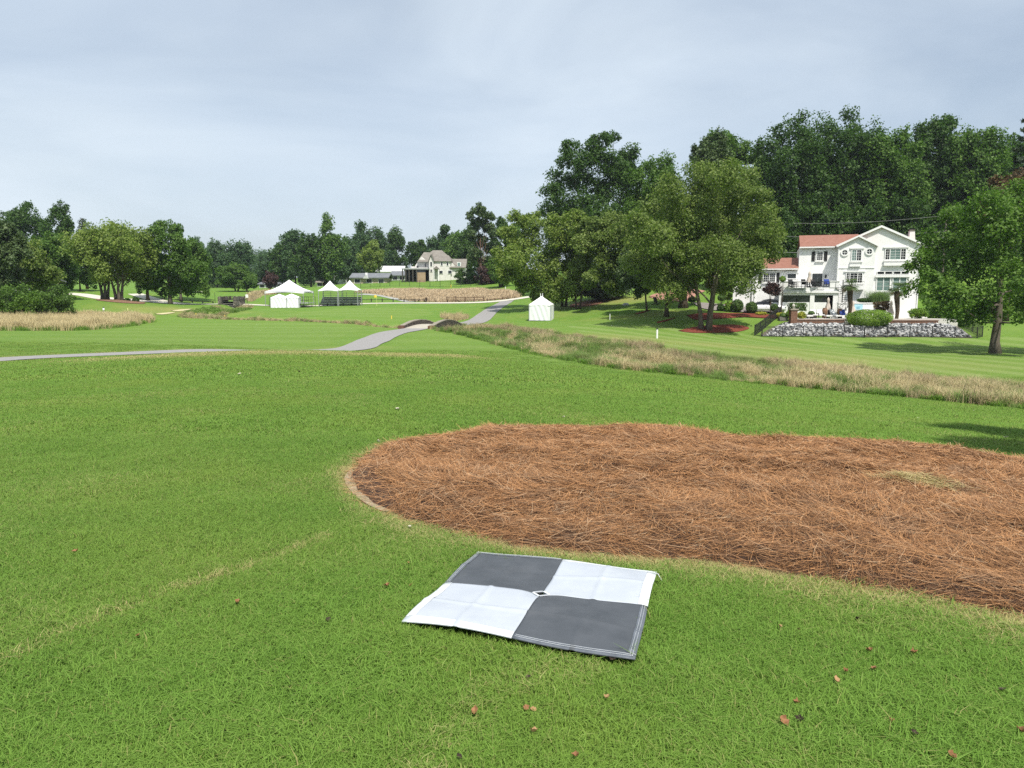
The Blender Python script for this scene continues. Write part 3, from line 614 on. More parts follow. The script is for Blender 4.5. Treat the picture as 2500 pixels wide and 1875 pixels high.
def bark(name, a, b): 
    m = mat(name, a, b, .9, 6, .1, bmp=.8, bdist=.03); return m
BARK = dict(grey=bark('grey bark', (.085, .072, .056), (.16, .14, .11)), brown=bark('brown bark', (.055, .042, .030), (.11, .085, .062)), pale=bark('pale bark', (.115, .10, .082), (.20, .178, .148)), pine=bark('pine bark', (.09, .055, .038), (.16, .10, .07)))
def leaves(name, P, out, size, r, m, flat=.0, aspect=.55, parent=None):
    n = len(P); N = r.normal(0, 1, (n, 3)) + out * .9 + np.array((0, 0, .55 + flat)); N /= np.linalg.norm(N, axis=1)[:, None]
    u = np.cross(N, r.normal(0, 1, (n, 3))); u /= np.linalg.norm(u, axis=1)[:, None]; v = np.cross(N, u)
    s = (size * (.55 + .9 * r.random(n)))[:, None] * .5; u = u * s; v = v * s * aspect
    fold = N * s * .22
    V = np.stack([P - u, P + u * .6 - v * 1.3 + fold, P + u * .7 + v * 1.3], 1).reshape(-1, 3)
    me = npmesh(name, V, np.arange(3 * n).reshape(-1, 3), 3)
    return link(name, me, m, parent)
def lobe_points(lobes, n, r, sub=9, fine=.52, hollow=.35):
    C = np.array([l[:3] for l in lobes]); R = np.array([l[3:6] for l in lobes]); w = R.prod(1) ** (2 / 3); w /= w.sum(); cnt = np.maximum(20, (w * n).astype(int))
    P = []; O = []
    for c, rr, k in zip(C, R, cnt):
        d = r.normal(0, 1, (sub, 3)); d[:, 2] += .25; d /= np.linalg.norm(d, axis=1)[:, None]
        sc = d * (.55 + .35 * r.random(sub))[:, None]; rad = fine * (.65 + .6 * r.random(sub))
        j = r.integers(0, sub, k); e = r.normal(0, 1, (k, 3)); e /= np.linalg.norm(e, axis=1)[:, None]
        q = sc[j] + e * (rad[j] * (hollow + (1 - hollow) * r.random(k)))[:, None]
        inner = r.random(k) < .16; q[inner] = e[inner] * (.8 * r.random(inner.sum()) ** .5)[:, None]
        P.append(c + q * rr); O.append(q)
    return np.concatenate(P), np.concatenate(O)
def auto_lobes(c, rx, ry, rz, k, r, lr=.42, top=1.0, shape='round'):
    out = []
    for i in range(k):
        t = (i + .5) / k; zz = 1 - 2 * t; a = i * 2.39996 + r.normal(0, .35)
        q = math.sqrt(max(0, 1 - zz * zz))
        if shape == 'oval': q *= .95 - .25 * zz
        if shape == 'cone': q = (1 - zz) * .55
        if shape == 'vase': q *= .8 + .35 * zz
        s = .62 + .16 * r.random(); l = lr * (.75 + .5 * r.random())
        out.append((c[0] + rx * s * q * math.cos(a), c[1] + ry * s * q * math.sin(a), c[2] + rz * s * zz * 1.05 + (rz * .1 * r.normal()), rx * l, ry * l, min(rz, rx * 1.3) * l))
    for i in range(max(2, k // 5)):
        out.append((c[0] + rx * .3 * r.normal(), c[1] + ry * .3 * r.normal(), c[2] + rz * .35 * r.normal(), rx * lr, ry * lr, min(rz, rx * 1.3) * lr))
    return out
def wood(name, base, top, r0, limbs, r, m, parent, lean=(0, 0), stems=1, bend=.018):
    mb = MB(); base = np.array(base, float); H = top - base[2]
    for s in range(stems):
        off = np.array((math.cos(s * 2.4 + .6), math.sin(s * 2.4 + .6), 0)) * (r0 * 1.1 if stems > 1 else 0); spread = np.array((math.cos(s * 2.4 + .6), math.sin(s * 2.4 + .6), 0)) * (H * .16 if stems > 1 else 0)
        pts = []; rs = []; n = 8; rr = r0 / (1 if stems == 1 else 1.35)
        for i in range(n + 1):
            t = i / n; p = base + off + np.array((lean[0], lean[1], 0)) * t * H + spread * t ** 1.2 + np.array((0, 0, H * t)) + r.normal(0, bend * H * .25, 3) * np.array((1, 1, 0)) * (0 < i)
            pts.append(p); rs.append(rr * (1.0 - .78 * t) * (1.45 if i == 0 else 1.0))
        pts[0] = pts[0] - np.array((0, 0, .3)); mb.tube(pts, rs, 8)
        for L in limbs[s::stems]:
            t = .3 + .45 * r.random(); k = t * n; i = int(k); p = pts[i] + (pts[min(i + 1, n)] - pts[i]) * (k - i); e = np.array(L[:3], float)
            if e[2] < p[2] + .4: p = pts[2] * .6 + pts[3] * .4
            mid = p * .5 + e * .5 + np.array((0, 0, -.06 * np.linalg.norm(e - p))) + r.normal(0, .05, 3) * np.linalg.norm(e - p)
            q = rs[i] * .5; mb.tube([p, p * .7 + mid * .3 + np.array((0, 0, .02 * H)), mid, e], [q, q * .75, q * .5, q * .15], 6)
    return mb.build(name, m, parent, smooth=True)
NT = [0]
def tree(name, label, px, Y, top, hw, bot=None, leaf='mid', bk='grey', n=7000, size=.42, k=16, lr=.42, shape='round', tr=None, lobes=None, stems=1, group=None, base=None, ry=None, lean=(0, 0), sub=9, cat='tree', flat=0.0, hollow=.35, fine=.52, crown=None):
    NT[0] += 1; r = np.random.default_rng(100 + NT[0]); s = 1 / ppm(px, (top + (bot or 700)) / 2, Y)
    if base is None: bx = at(px, 700, Y)[0]; by = Y
    else: bx, by = base[0], base[1]
    bz = h1(bx, by); zt = at(px, top, Y)[2]; zb = at(px, bot, Y)[2] if bot else bz + (zt - bz) * .25
    cxw = at(px, 700, Y)[0]; rx = hw * s
    if crown: cxw, Y, zt, zb, rx = crown
    t = thing(name, label, cat, (bx, by, bz), group=group, world=True)
    if lobes: Ls = [(*at(a, b, Y + (ry or rx) * .55 * r.uniform(-1, 1)), c / ppm(a, b, Y), c / ppm(a, b, Y), c / ppm(a, b, Y) * .9) for a, b, c in lobes]
    else: Ls = auto_lobes((cxw, Y, (zt + zb) / 2), rx, ry or rx, (zt - zb) / 2, k, r, lr, shape=shape)
    P, O = lobe_points(Ls, int(n * 1.75), r, sub, hollow=hollow, fine=fine); P -= np.array((bx, by, bz))
    low = h1(bx, by); P = P[P[:, 2] > .25] if True else P; O = O[:len(P)] if len(O) != len(P) else O
    order = r.permutation(len(Ls))[:10]
    wood('trunk', (bx, by, bz), bz + (zt - bz) * (.62 if stems == 1 else .42), tr or max(.12, (zt - bz) * .017), [Ls[i] for i in order], r, BARK[bk], t, lean, stems)
    leaves('crown', P, O[:len(P)], size * .92, r, LEAF[leaf], flat, parent=t)
    return t
# --- the near maple at the right
tree('maple_tree', 'broad bright green maple in front of the fence corner, thick grey trunk', 2440, 64, 480, 230, 770, 'bright', 'grey', 34000, .27, 26, .36, 'round', tr=.42, base=at(2430,862,64), stems=1, flat=.5,
     lobes=[(2330,535,45),(2400,510,50),(2470,500,60),(2540,520,70),(2620,560,80),(2290,590,45),(2360,590,55),(2440,580,65),(2530,600,70),(2650,650,80),(2270,640,42),(2330,655,55),(2420,660,65),(2510,680,60),(2600,720,70),(2262,690,36),(2320,715,45),(2390,725,48),(2470,735,38),(2290,745,34),(2350,765,34),(2410,775,26),(2520,760,45),(2600,780,50),(2230,650,26),(2228,705,26),(2560,660,70),(2460,540,60),(2370,640,60),(2400,752,34),(2335,742,34),(2450,765,26),(2500,720,45),(2300,700,40)])
# --- the great tree on the lawn left of the white house
tree('oak_tree', 'large olive green tree with triple trunk in a red mulch ring', 1712, 80, 392, 200, 720, 'olive', 'grey', 56000, .27, base=at(1722,806,80), tr=.38, stems=3, sub=12,
     lobes=[(1760,420,48),(1700,440,50),(1820,445,48),(1640,470,45),(1760,480,70),(1850,490,48),(1600,510,45),(1690,520,70),(1800,540,75),(1870,550,48),(1570,555,40),(1640,570,65),(1740,590,75),(1850,610,55),(1890,580,32),(1560,605,42),(1620,630,55),(1688,636,46),(1738,648,46),(1715,560,75),(1655,600,60),(1760,620,60),(1700,680,36),(1600,590,50),(1640,660,46),(1580,640,40),(1800,660,60),(1840,635,36),(1545,650,34),(1600,680,42),(1665,688,38),(1758,690,42),(1795,692,34),(1640,715,34)])
tree('oak_tree', 'tall dark oak with ragged crown standing behind the left lawn trees', 1425, 128, 322, 120, 560, 'dark', 'brown', 30000, .42, base=at(1430,720,128), tr=.55, sub=11,
     lobes=[(1470,345,26),(1440,365,28),(1395,365,28),(1500,335,16),(1380,395,26),(1425,410,36),(1480,400,34),(1540,385,34),(1370,440,34),(1430,460,46),(1500,455,50),(1550,430,36),(1512,418,32),(1525,398,28),(1460,380,26),(1350,480,32),(1400,510,46),(1470,520,55),(1540,500,50),(1335,515,24),(1370,545,38),(1440,570,50),(1520,570,50),(1560,540,40)])
tree('river_birch_tree', 'mid green bushy tree behind the small white tent', 1330, 106, 515, 112, 700, 'light', 'brown', 30000, .34, base=at(1378,752,108), tr=.26, stems=3, sub=11,
     lobes=[(1262,535,24),(1300,545,34),(1350,555,36),(1400,545,34),(1430,565,30),(1240,575,28),(1290,590,42),(1350,600,46),(1405,595,40),(1228,625,30),(1275,640,44),(1340,650,50),(1405,645,44),(1440,620,34),(1235,672,26),(1290,690,34),(1345,700,40),(1400,695,36),(1310,720,18),(1360,722,22)])
tree('willow_oak_tree', 'olive tree between the small tent and the triple trunk tree', 1500, 100, 545, 95, 690, 'olive', 'brown', 24000, .34, base=at(1412,755,104), tr=.22, stems=2, sub=11,
     lobes=[(1450,555,32),(1500,550,38),(1550,560,40),(1430,600,36),(1490,600,46),(1550,610,46),(1420,645,32),(1475,650,42),(1535,660,42),(1440,685,26),(1500,695,28)])
tree('yew_tree', 'dark low spreading evergreen at the back of the tree group', 1470, 112, 655, 62, 742, 'spruce', 'brown', 9000, .38, 12, .45)
tree('cedar_tree', 'dark feathery evergreen under the big lawn tree', 1555, 92, 600, 55, 728, 'pine', 'brown', 9000, .32, 12, .42, base=at(1580,754,95), tr=.14, lean=(-.12, 0))
tree('elm_tree', 'dark trunked tree left of the triple trunk tree', 1628, 88, 520, 75, 700, 'olive', 'brown', 10000, .32, 14, .42, base=at(1627,780,88), tr=.26)
tree('elm_tree', 'thick trunked tree behind the triple trunk tree by the brick drive', 1672, 96, 490, 85, 700, 'mid', 'brown', 9000, .36, 14, .42, base=at(1668,752,97), tr=.55)
tree('hickory_tree', 'mid green tree rising between the ragged oak and the pine', 1590, 122, 385, 72, 600, 'mid', 'brown', 15000, .42, 18, .38)
tree('poplar_tree', 'tall leafy tree at the top of the slope behind the pine', 1745, 132, 305, 72, 560, 'mid', 'brown', 16000, .44, 20, .36, 'oval')
tree('pine_tree', 'soft needled pine showing above the big lawn tree', 1730, 116, 332, 52, 480, 'pine', 'pine', 12000, .40, 16, .38, 'vase')
tree('poplar_tree', 'slim tree left of the tall row behind the white house', 1845, 138, 345, 52, 600, 'mid', 'brown', 12000, .46, 18, .36, 'oval')
row = [(1925,272,72,'dark',126),(2045,268,78,'dark',128),(2160,295,70,'mid',124),(2265,280,62,'dark',126),(2362,278,62,'mid',122),(2440,330,55,'dark',124),(1985,330,60,'mid',134),(2105,320,60,'dark',134),(2220,330,60,'dark',136),(2330,350,60,'mid',134)]
names = ['first tall tree from the left in the row behind the white house', 'tallest double headed tree directly behind the white house roof', 'tall tree behind the gable peak of the white house', 'tall tree behind the chimney of the white house', 'tall ragged topped tree right of the utility pole', 'dark tree left of the spruce at the right edge',
         'rear tree filling the gap above the red roof', 'rear tree filling the gap above the white gables', 'rear tree between the chimney and the utility pole', 'rear tree above the bright maple']
for (a, t, w, lf, Y), nm in zip(row, names):
    tree('forest_tree', nm, a, Y, t, w * 1.22, 620, lf, 'brown', 19000, .46, 32, .36, 'round', group='tall trees behind the white house', sub=10)
for a, t, w, Y, nm in ((1800,520,60,112,'understorey tree left of the low red roofed wing'),(1900,500,58,116,'understorey tree above the low red roofed wing'),(2000,470,62,118,'understorey tree above the upper red roof'),(2110,470,60,118,'understorey tree behind the white gable'),(2215,480,58,116,'understorey tree behind the white chimney'),(2310,500,55,114,'understorey tree behind the utility pole')):
    tree('understorey_tree', nm, a, Y, t, w, 690, 'dark', 'brown', 9000, .46, 14, .42, group='understorey behind the white house')
tree('copper_beech_tree', 'copper red leaved tree above the maple at the right edge', 2462, 88, 412, 85, 600, 'copper', 'brown', 15000, .34, 16, .40)
def conifer(name, label, px, Y, top, bot, hw, leaf='spruce', n=12000, size=.4, group=None):
    NT[0] += 1; r = np.random.default_rng(300 + NT[0]); b = at(px, 700, Y); bz = h1(b[0], Y); zt = at(px, top, Y)[2]; zb = max(bz + .6, at(px, bot, Y)[2]); R = hw / ppm(px, 500, Y)
    t = thing(name, label, 'tree', (b[0], Y, bz), group=group, world=True); mb = MB(); mb.tube([(b[0], Y, bz - .3), (b[0], Y, (bz + zt) / 2), (b[0], Y, zt)], [.32, .2, .03], 7); P = []; O = []
    nb = 70
    for i in range(nb):
        u = (i / nb) ** .85; z = zb + (zt - zb) * u; L = R * (1 - u) ** .8 * r.uniform(.7, 1.1) + .3; a = i * 2.4 + r.normal(0, .3)
        mb.tube([(b[0], Y, z), (b[0] + math.cos(a) * L, Y + math.sin(a) * L, z - L * .18)], [.05, .015], 4, cap=False)
        k = max(20, int(n / nb * (1.4 - u))); s = r.random(k) ** .6; 
        q = np.column_stack([b[0] + math.cos(a) * L * s, Y + math.sin(a) * L * s, z - L * (.25 * s - .12 * s ** 3) - .25 * r.random(k)]) + r.normal(0, .22, (k, 3)) * np.array((1, 1, .45)); P.append(q); O.append(np.tile((math.cos(a), math.sin(a), .2), (k, 1)))
    mb.build('trunk', BARK['pine'], t, smooth=True); leaves('crown', np.concatenate(P) - np.array((b[0], Y, bz)), np.concatenate(O), size, r, LEAF[leaf], .2, .35, parent=t); return t
conifer('spruce_tree', 'dark pointed spruce cut by the right edge of the picture', 2497, 92, 205, 640, 100, 'spruce', 22000, .42)
# --- far middle
tree('tall_pine_tree', 'tall thin pine with flat tufted top beside the cream house', 1175, 168, 506, 36, 640, 'pine', 'pine', 7000, .5, base=at(1174,690,168), tr=.34,
     lobes=[(1172,515,20),(1195,525,16),(1150,530,14),(1165,545,18),(1190,552,18),(1205,570,16),(1150,575,16),(1178,590,20),(1200,610,20),(1158,620,20),(1185,640,24)])
far = [('forest_tree','far tree at the left end of the distant wood',478,235,577,38,'blue'),('forest_tree','distant tree dark against the gap in the treeline',530,245,593,40,'blue'),('forest_tree','pale topped distant tree left of the treeline gap',585,240,588,42,'blue'),('forest_tree','low hazy distant tree at the treeline gap',640,320,614,42,'blue'),('forest_tree','distant tree right of the treeline gap',668,262,612,34,'blue'),
       ('forest_tree','ragged left tree of the tall clump behind the big tent',722,214,556,34,'blue'),('forest_tree','dark middle tree of the tall clump behind the big tent',760,208,562,42,'dark'),('forest_tree','tallest tree of the clump behind the big tent',803,210,542,44,'mid'),('forest_tree','low dark tree behind the peak of the big tent',690,222,596,36,'dark'),
       ('forest_tree','tree behind the left canopy of the double tent',850,232,578,38,'blue'),('forest_tree','tall tree above the grey roofed bungalow',880,246,545,32,'blue'),('forest_tree','broad tree left of the cream house',926,250,556,40,'blue'),('forest_tree','flat topped tree left of the cream house roof',965,252,552,36,'dark'),
       ('forest_tree','slim tree above the porch of the cream house',1022,246,568,26,'dark'),('forest_tree','pointed pale tree above the cream house roof',1086,234,540,22,'blue'),('forest_tree','rounded tree behind the cream house gable',1062,240,580,30,'blue'),('forest_tree','tree filling the space right of the cream house roof',1115,222,566,40,'mid'),('forest_tree','dark tree left of the tall thin pine',1142,205,560,34,'dark'),
       ('forest_tree','tree right of the tall thin pine',1222,178,535,32,'dark'),('forest_tree','tree behind the left edge of the bushy tree',1258,170,530,34,'mid')]
for nm, lb, a, Y, t, w, lf in far:
    tree(nm, lb, a, Y, t, w, 690, lf, 'brown', 6500, .66, 18, .42, 'oval', group='trees of the distant wood', sub=8)
for lb, a, Y, t, w in (('dark low trees behind the round tree by the plank bridge',555,262,640,60),('dark low trees behind the big tent',660,268,640,60),('dark low trees behind the double tent',790,262,630,62),('dark low trees behind the grey bungalow',900,268,630,60),('dark low trees behind the cream house',1010,262,620,60),('dark low trees right of the cream house',1110,240,625,50),('dark low trees at the left end of the wood',470,270,640,50)):
    tree('forest_tree', lb.replace('trees', 'tree'), a, Y, t, w, 715, 'blue', 'brown', 5000, .8, 12, .45, group='understorey of the distant wood')
tree('round_tree', 'round topped tree standing alone beyond the plank bridge', 572, 190, 643, 48, 702, 'mid', 'brown', 9000, .42, 15, .40, base=at(578,714,190), tr=.3, stems=2)
tree('small_tree', 'small tree at the right foot of the round topped tree', 606, 187, 674, 22, 706, 'mid', 'brown', 3500, .4, 10, .45, base=at(603,714,187), tr=.22)
tree('small_tree', 'small reddish green tree left of the big tent', 661, 182, 664, 19, 702, 'plum', 'brown', 3000, .4, 10, .45)
tree('light_tree', 'yellow green rounded tree above the double tent', 905, 205, 598, 36, 665, 'light', 'brown', 6500, .5, 14, .42)
tree('crape_myrtle_tree', 'dark low tree at the right front of the cream house', 1140, 172, 656, 30, 700, 'dark', 'brown', 4500, .34, 10, .45, base=at(1142,697,172), stems=3, tr=.16)
tree('crape_myrtle_tree', 'dark low tree under the tall thin pine', 1190, 166, 652, 28, 698, 'plum', 'brown', 4000, .34, 10, .45, base=at(1182,700,166), stems=2, tr=.16)
tree('crape_myrtle_tree', 'multi stemmed tree at the top right of the tan slope', 1222, 152, 628, 34, 695, 'mid', 'brown', 6000, .34, 12, .42, base=at(1222,704,152), stems=4, tr=.2)
# --- left group
tree('cypress_tree', 'dark feathery tree at the left edge of the picture', 15, 84, 545, 62, 700, 'pine', 'brown', 15000, .30, 20, .36, 'vase')
tree('broad_tree', 'grey green drooping tree over the dark shed', 75, 92, 590, 60, 705, 'olive', 'brown', 10000, .30, 14, .40)
tree('broad_tree', 'large rounded tree rising behind the trees at far left', 70, 158, 503, 56, 640, 'dark', 'brown', 9000, .46, 18, .38)
tree('broad_tree', 'tall open crowned tree with sky showing through', 155, 150, 508, 38, 605, 'dark', 'brown', 5500, .44, 15, .34)
conifer('small_cedar_tree', 'narrow dark top showing beside the open crowned tree', 213, 152, 532, 640, 32, 'spruce', 3500, .4)
tree('broad_tree', 'rounded dark tree right of the shed', 125, 112, 580, 66, 708, 'mid', 'brown', 15000, .36, 18, .40)
tree('locust_tree', 'pale olive tree with grey branches over the brown bed', 280, 108, 546, 88, 690, 'light', 'grey', 17000, .34, 18, .40, base=at(256,731,108), stems=3, tr=.32, sub=11)
tree('locust_tree', 'leaning grey trunked tree on the right of the brown bed', 330, 110, 565, 55, 690, 'light', 'grey', 8000, .34, 13, .42, base=at(290,733,107.5), stems=3, tr=.34, lean=(-.05, 0))
tree('broad_tree', 'dense dark tree with a pale straight trunk', 410, 114, 545, 62, 712, 'mid', 'grey', 17000, .36, 20, .38, base=at(415,728,114), tr=.32,
     lobes=[(405,560,26),(430,565,22),(385,575,24),(365,600,28),(410,605,34),(440,600,26),(350,640,32),(395,650,40),(445,650,36),(370,685,28),(420,690,34),(465,690,32),(340,670,24),(480,650,24),(400,715,14)])
tree('broad_tree', 'tree behind the pale trunk with drooping right side', 468, 126, 590, 44, 718, 'mid', 'grey', 10000, .38, 15, .40, base=at(442,729,124), tr=.24)
tree('broad_tree', 'dark shaded tree between the locust and the dense tree', 360, 122, 600, 40, 725, 'dark', 'brown', 7000, .38, 14, .42, base=at(361,726,122), tr=.28)
tree('broad_tree', 'dark tree closing the view left of the locust', 195, 128, 590, 50, 706, 'dark', 'brown', 8000, .4, 15, .40)
# an unseen neighbour that throws the shade at the right end of the straw bed
tree('loblolly_pine_tree', 'pine just outside the right edge shading the straw bed', 3350, 6.8, 0, 300, 200, 'pine', 'pine', 6000, .2, 14, .35, base=(10.3, 3.6), tr=.2, crown=(10.3, 3.6, 12.5, 5.5, 2.3))
def bush(name, label, px, py, rx, ry, Y, leaf='box', n=2500, size=.16, cat='shrub', group=None, sub=18, square=False, k=1):
    NT[0] += 1; r = np.random.default_rng(500 + NT[0]); s = 1 / ppm(px, py, Y); c = at(px, py, Y); gz = h1(c[0], Y); d = r.normal(0, 1, (n, 3)); d /= np.linalg.norm(d, axis=1)[:, None]
    if square: d = r.uniform(-1, 1, (n, 3)); ax = r.integers(0, 3, n); d[np.arange(n), ax] = np.sign(d[np.arange(n), ax])
    u = 1 - .35 * r.random(n) ** 2; lump = 1 + .10 * np.sin(d[:, 0] * 5 + d[:, 2] * 4 + px) * np.cos(d[:, 1] * 5 + py)
    if k > 1: L = auto_lobes((c[0], Y, c[2]), rx * s, rx * s * .8, ry * s, k, r, .5); P, O = lobe_points(L, n, r, 8); P = P[P[:, 2] > gz - .1]; O = O[:len(P)]
    else: P = c + d * (u * lump)[:, None] * np.array((rx * s, rx * s * .85, ry * s)); P[:, 2] = np.maximum(P[:, 2], gz - .05); O = d * 1.5
    t = thing(name, label, cat, (c[0], Y, gz), group=group, world=True); mb = MB()
    for i in range(4): mb.tube([(c[0], Y, gz - .1), (c[0] + r.normal(0, .3) * rx * s, Y + r.normal(0, .3) * rx * s, max(gz + .15, c[2] + .2 * ry * s))], [.03 + .02 * rx * s, .01], 5)
    mb.build('stem', BARK['brown'], t); leaves('foliage', P - np.array((c[0], Y, gz)), O, size, r, LEAF[leaf], parent=t); return t
# shrubs at left above the tan strip
bush('wild_shrub', 'big dark green shrub at the left edge behind the tan grass', 25, 742, 60, 46, 80, 'mid', 9000, .22, k=12)
bush('wild_shrub', 'yellow green shrub between the two dark shrubs behind the tan grass', 70, 752, 36, 34, 79, 'bright', 4500, .2, k=9)
bush('wild_shrub', 'glossy dark shrub with pale tips left of the locust lawn', 130, 738, 50, 36, 82, 'mid', 8000, .2, k=12)
bush('low_shrub', 'low dark shrub in the brown bed beside the leaning trunk', 310, 733, 8, 5, 108, 'dark', 500, .2)
bush('low_shrub', 'low dark shrub at the right end of the brown bed', 331, 733, 8, 6, 108, 'dark', 500, .2)
# ------------------------------------------------------------------ red mulch, drive, garden sheets by the white house
mulch = mat('red mulch', (.120, .030, .020), (.235, .072, .047), .95, 5, .1, bmp=.8, bdist=.05)
brickpave = mat('brick drive', (.33, .165, .12), (.43, .235, .18), .85, 2.5, .2)
greydrive = mat('grey drive', (.20, .18, .17), (.28, .25, .235), .9, 2, .15)
sheet('mulch_ring', [gp(1655,808), gp(1690,800), gp(1730,795), gp(1790,793), gp(1828,800), gp(1815,808), gp(1750,813), gp(1690,813)], mulch, .05, .6, lump=.06)
sheet('mulch_bed', [at(1675,770,89), at(1720,765,91), at(1800,763,91.5), at(1880,764,90.5), at(1915,770,88.5), at(1895,776,87.5), at(1840,769,88.8), at(1760,774,87.5), at(1700,782,86)], mulch, .06, .6, lump=.05)
sheet('mulch_bed', [at(1605,786,84), at(1640,776,86.5), at(1650,773,87), at(1632,782,85), at(1605,790,83)], mulch, .05, .5)
sheet('mulch_bed', [at(1550,765,93), at(1585,755,96), at(1592,752,97), at(1580,760,94.5), at(1556,769,92)], mulch, .05, .5)
sheet('mulch_bed', [at(1390,752,106), at(1440,748,106), at(1480,738,109), at(1520,722,114), at(1470,722,114), at(1400,738,110)], mat('needle litter', (.14,.07,.045), (.24,.13,.085), .95, 4, .1), .05, .8)
sheet('mulch_bed', [at(1770,729,101), at(1840,722,104), at(1880,728,101), at(1850,737,98.5), at(1780,738,98.5)], mulch, .1, .6, lump=.15)
sheet('mulch_bed', [at(235,733,106), at(290,731,107), at(350,733,106.5), at(345,738,103.5), at(290,739.5,102.5), at(240,738,103.5)], mat('brown litter', (.16,.09,.06), (.27,.165,.11), .95, 3, .1), .06, .6)
sheet('brick_drive', [at(1584,722,110), at(1600,714,113), at(1660,708,116), at(1720,713,113), at(1700,722,110), at(1690,738,104), at(1650,742,103), at(1610,735,106)], brickpave, .08, .8)
sheet('driveway', [at(1690,745,102), at(1740,745,101), at(1830,752,97.5), at(1900,752,96.5), at(1910,763,92.5), at(1850,766,91.8), at(1780,764,92.8), at(1720,760,95)], greydrive, .1, .8)
for a, b, c_ in ((400,764,'left'), (440,756,'right')):
    sheet('sand_patch', [gp(a - 24, b + 3), gp(a + 5, b), gp(a + 28, b - 1), gp(a + 14, b + 2.5), gp(a - 5, b + 4.5)], mat('pale dry turf', (.45,.40,.22), (.55,.50,.30), .95, 3, .1), .05, .6)
sheet('sand_bunker', [at(455,710,180), at(480,708.5,183), at(500,709.5,182), at(490,712,177), at(465,712.5,176)], mat('bunker sand', (.55,.50,.40), (.66,.61,.50), .95, 2, .1), .25, 1.0)

# ------------------------------------------------------------------ stone footbridge
stone = None
def stone_mat(name, a, b, sc=3.0):
    m, nt, bs = newmat(name); v = nt.nodes.new('ShaderNodeTexVoronoi'); v.inputs['Scale'].default_value = sc; v.feature = 'F1'
    g = nt.nodes.new('ShaderNodeNewGeometry'); nt.links.new(g.outputs['Position'], v.inputs['Vector'])
    e = nt.nodes.new('ShaderNodeTexVoronoi'); e.inputs['Scale'].default_value = sc; e.feature = 'DISTANCE_TO_EDGE'; nt.links.new(g.outputs['Position'], e.inputs['Vector'])
    s = nt.nodes.new('ShaderNodeSeparateColor'); nt.links.new(v.outputs['Color'], s.inputs[0])
    c = mixc(nt, s.outputs[0], a, b); c = mixc(nt, ramp(nt, e.outputs['Distance'], .12, .02), c, tuple(x * .45 for x in a)); nt.links.new(c, bs.inputs['Base Color'])
    bs.inputs['Roughness'].default_value = .9; bump(nt, bs, ramp(nt, e.outputs['Distance'], 0, .15), .8, .05); return m
def footbridge():
    t = thing('stone_footbridge', 'small arched stone bridge carrying the cart path over the creek', 'bridge', (*BR0, h1(*BR0)), world=True)
    sm = stone_mat('bridge stone', (.045, .036, .030), (.12, .095, .078), 3.2); capm = mat('bridge cap stone', (.20, .18, .145), (.36, .325, .265), .9, 4, .15, bmp=.5)
    n_ = np.array((-_bd[1], _bd[0])); z0, z1 = h1(*BR0), h1(*BR1)
    for sgn in (1, -1):
        off = n_ * 1.38 * sgn; mb = MB(); N = 30; tops = []; 
        def prof(u): return z0 + (z1 - z0) * u + .32 * math.sin(math.pi * u) + .24 + .18 * math.sin(math.pi * min(1, max(0, (u - .02) / .96)))
        for i in range(N):
            u0, u1 = i / N, (i + 1) / N; um = (u0 + u1) / 2
            zb = -4.3
            x = (um - .5) / .17
            if abs(x) < 1: zb = z0 - 1.05 + .95 * math.sqrt(1 - x * x)
            P = [BR0 + _bd * BLEN * u + off + n_ * q for u in (u0, u1) for q in (-.2, .2)]
            zt0, zt1 = prof(u0), prof(u1)
            vs = [(*P[0], zb), (*P[2], zb), (*P[3], zb), (*P[1], zb), (*P[0], zt0), (*P[2], zt1), (*P[3], zt1), (*P[1], zt0)]
            mb.add(vs, [(0,3,2,1),(4,5,6,7),(0,1,5,4),(1,2,6,5),(2,3,7,6),(3,0,4,7)])
        w = mb.build('parapet_wall', sm, t)
        r = np.random.default_rng(31 + sgn)
        for i in range(17):
            u = (i + .5) / 17; p = BR0 + _bd * BLEN * u + off; d = (prof(u + .03) - prof(u - .03)) / (.06 * BLEN); hh = .05 + .04 * r.random()
            a = np.array((*(p - _bd * BLEN / 17 * .47), prof(u - .47 / 17) + .012)); b = np.array((*(p + _bd * BLEN / 17 * .47), prof(u + .47 / 17) + .012))
            c = MB(); nn = np.array((*n_, 0)) * (.20 + .02 * r.random()); up = np.array((0, 0, hh))
            c.add([a - nn, b - nn, b + nn, a + nn, a - nn + up, b - nn * .97 + up, b + nn + up * .95, a + nn * .97 + up], [(0,3,2,1),(4,5,6,7),(0,1,5,4),(1,2,6,5),(2,3,7,6),(3,0,4,7)])
            c.build('cap_stone', capm, w)
        for u in (-.012,):
            p = BR0 + _bd * BLEN * u + off; z = h1(*BR0) if u < .5 else h1(*BR1)
            b = MB().cbox((p[0], p[1], z - .25), (.5, .5, 1.05), math.atan2(_bd[1], _bd[0])); b.build('end_pier', mat('bridge brick', (.11,.055,.042), (.20,.11,.085), .9, 5, .1), t)
    d = MB(); N = 24
    for i in range(N):
        u0, u1 = i / N, (i + 1) / N; c0, c1 = BR0 + _bd * BLEN * u0, BR0 + _bd * BLEN * u1
        za, zb2 = [z0 + (z1 - z0) * u + .32 * math.sin(math.pi * u) - .02 for u in (u0, u1)]; w = n_ * 1.17
        d.add([(*(c0 - w), za - .4), (*(c1 - w), zb2 - .4), (*(c1 + w), zb2 - .4), (*(c0 + w), za - .4), (*(c0 - w), za), (*(c1 - w), zb2), (*(c1 + w), zb2), (*(c0 + w), za)], [(0,3,2,1),(4,5,6,7),(0,1,5,4),(1,2,6,5),(2,3,7,6),(3,0,4,7)])
    d.build('deck', concrete, t)
footbridge()
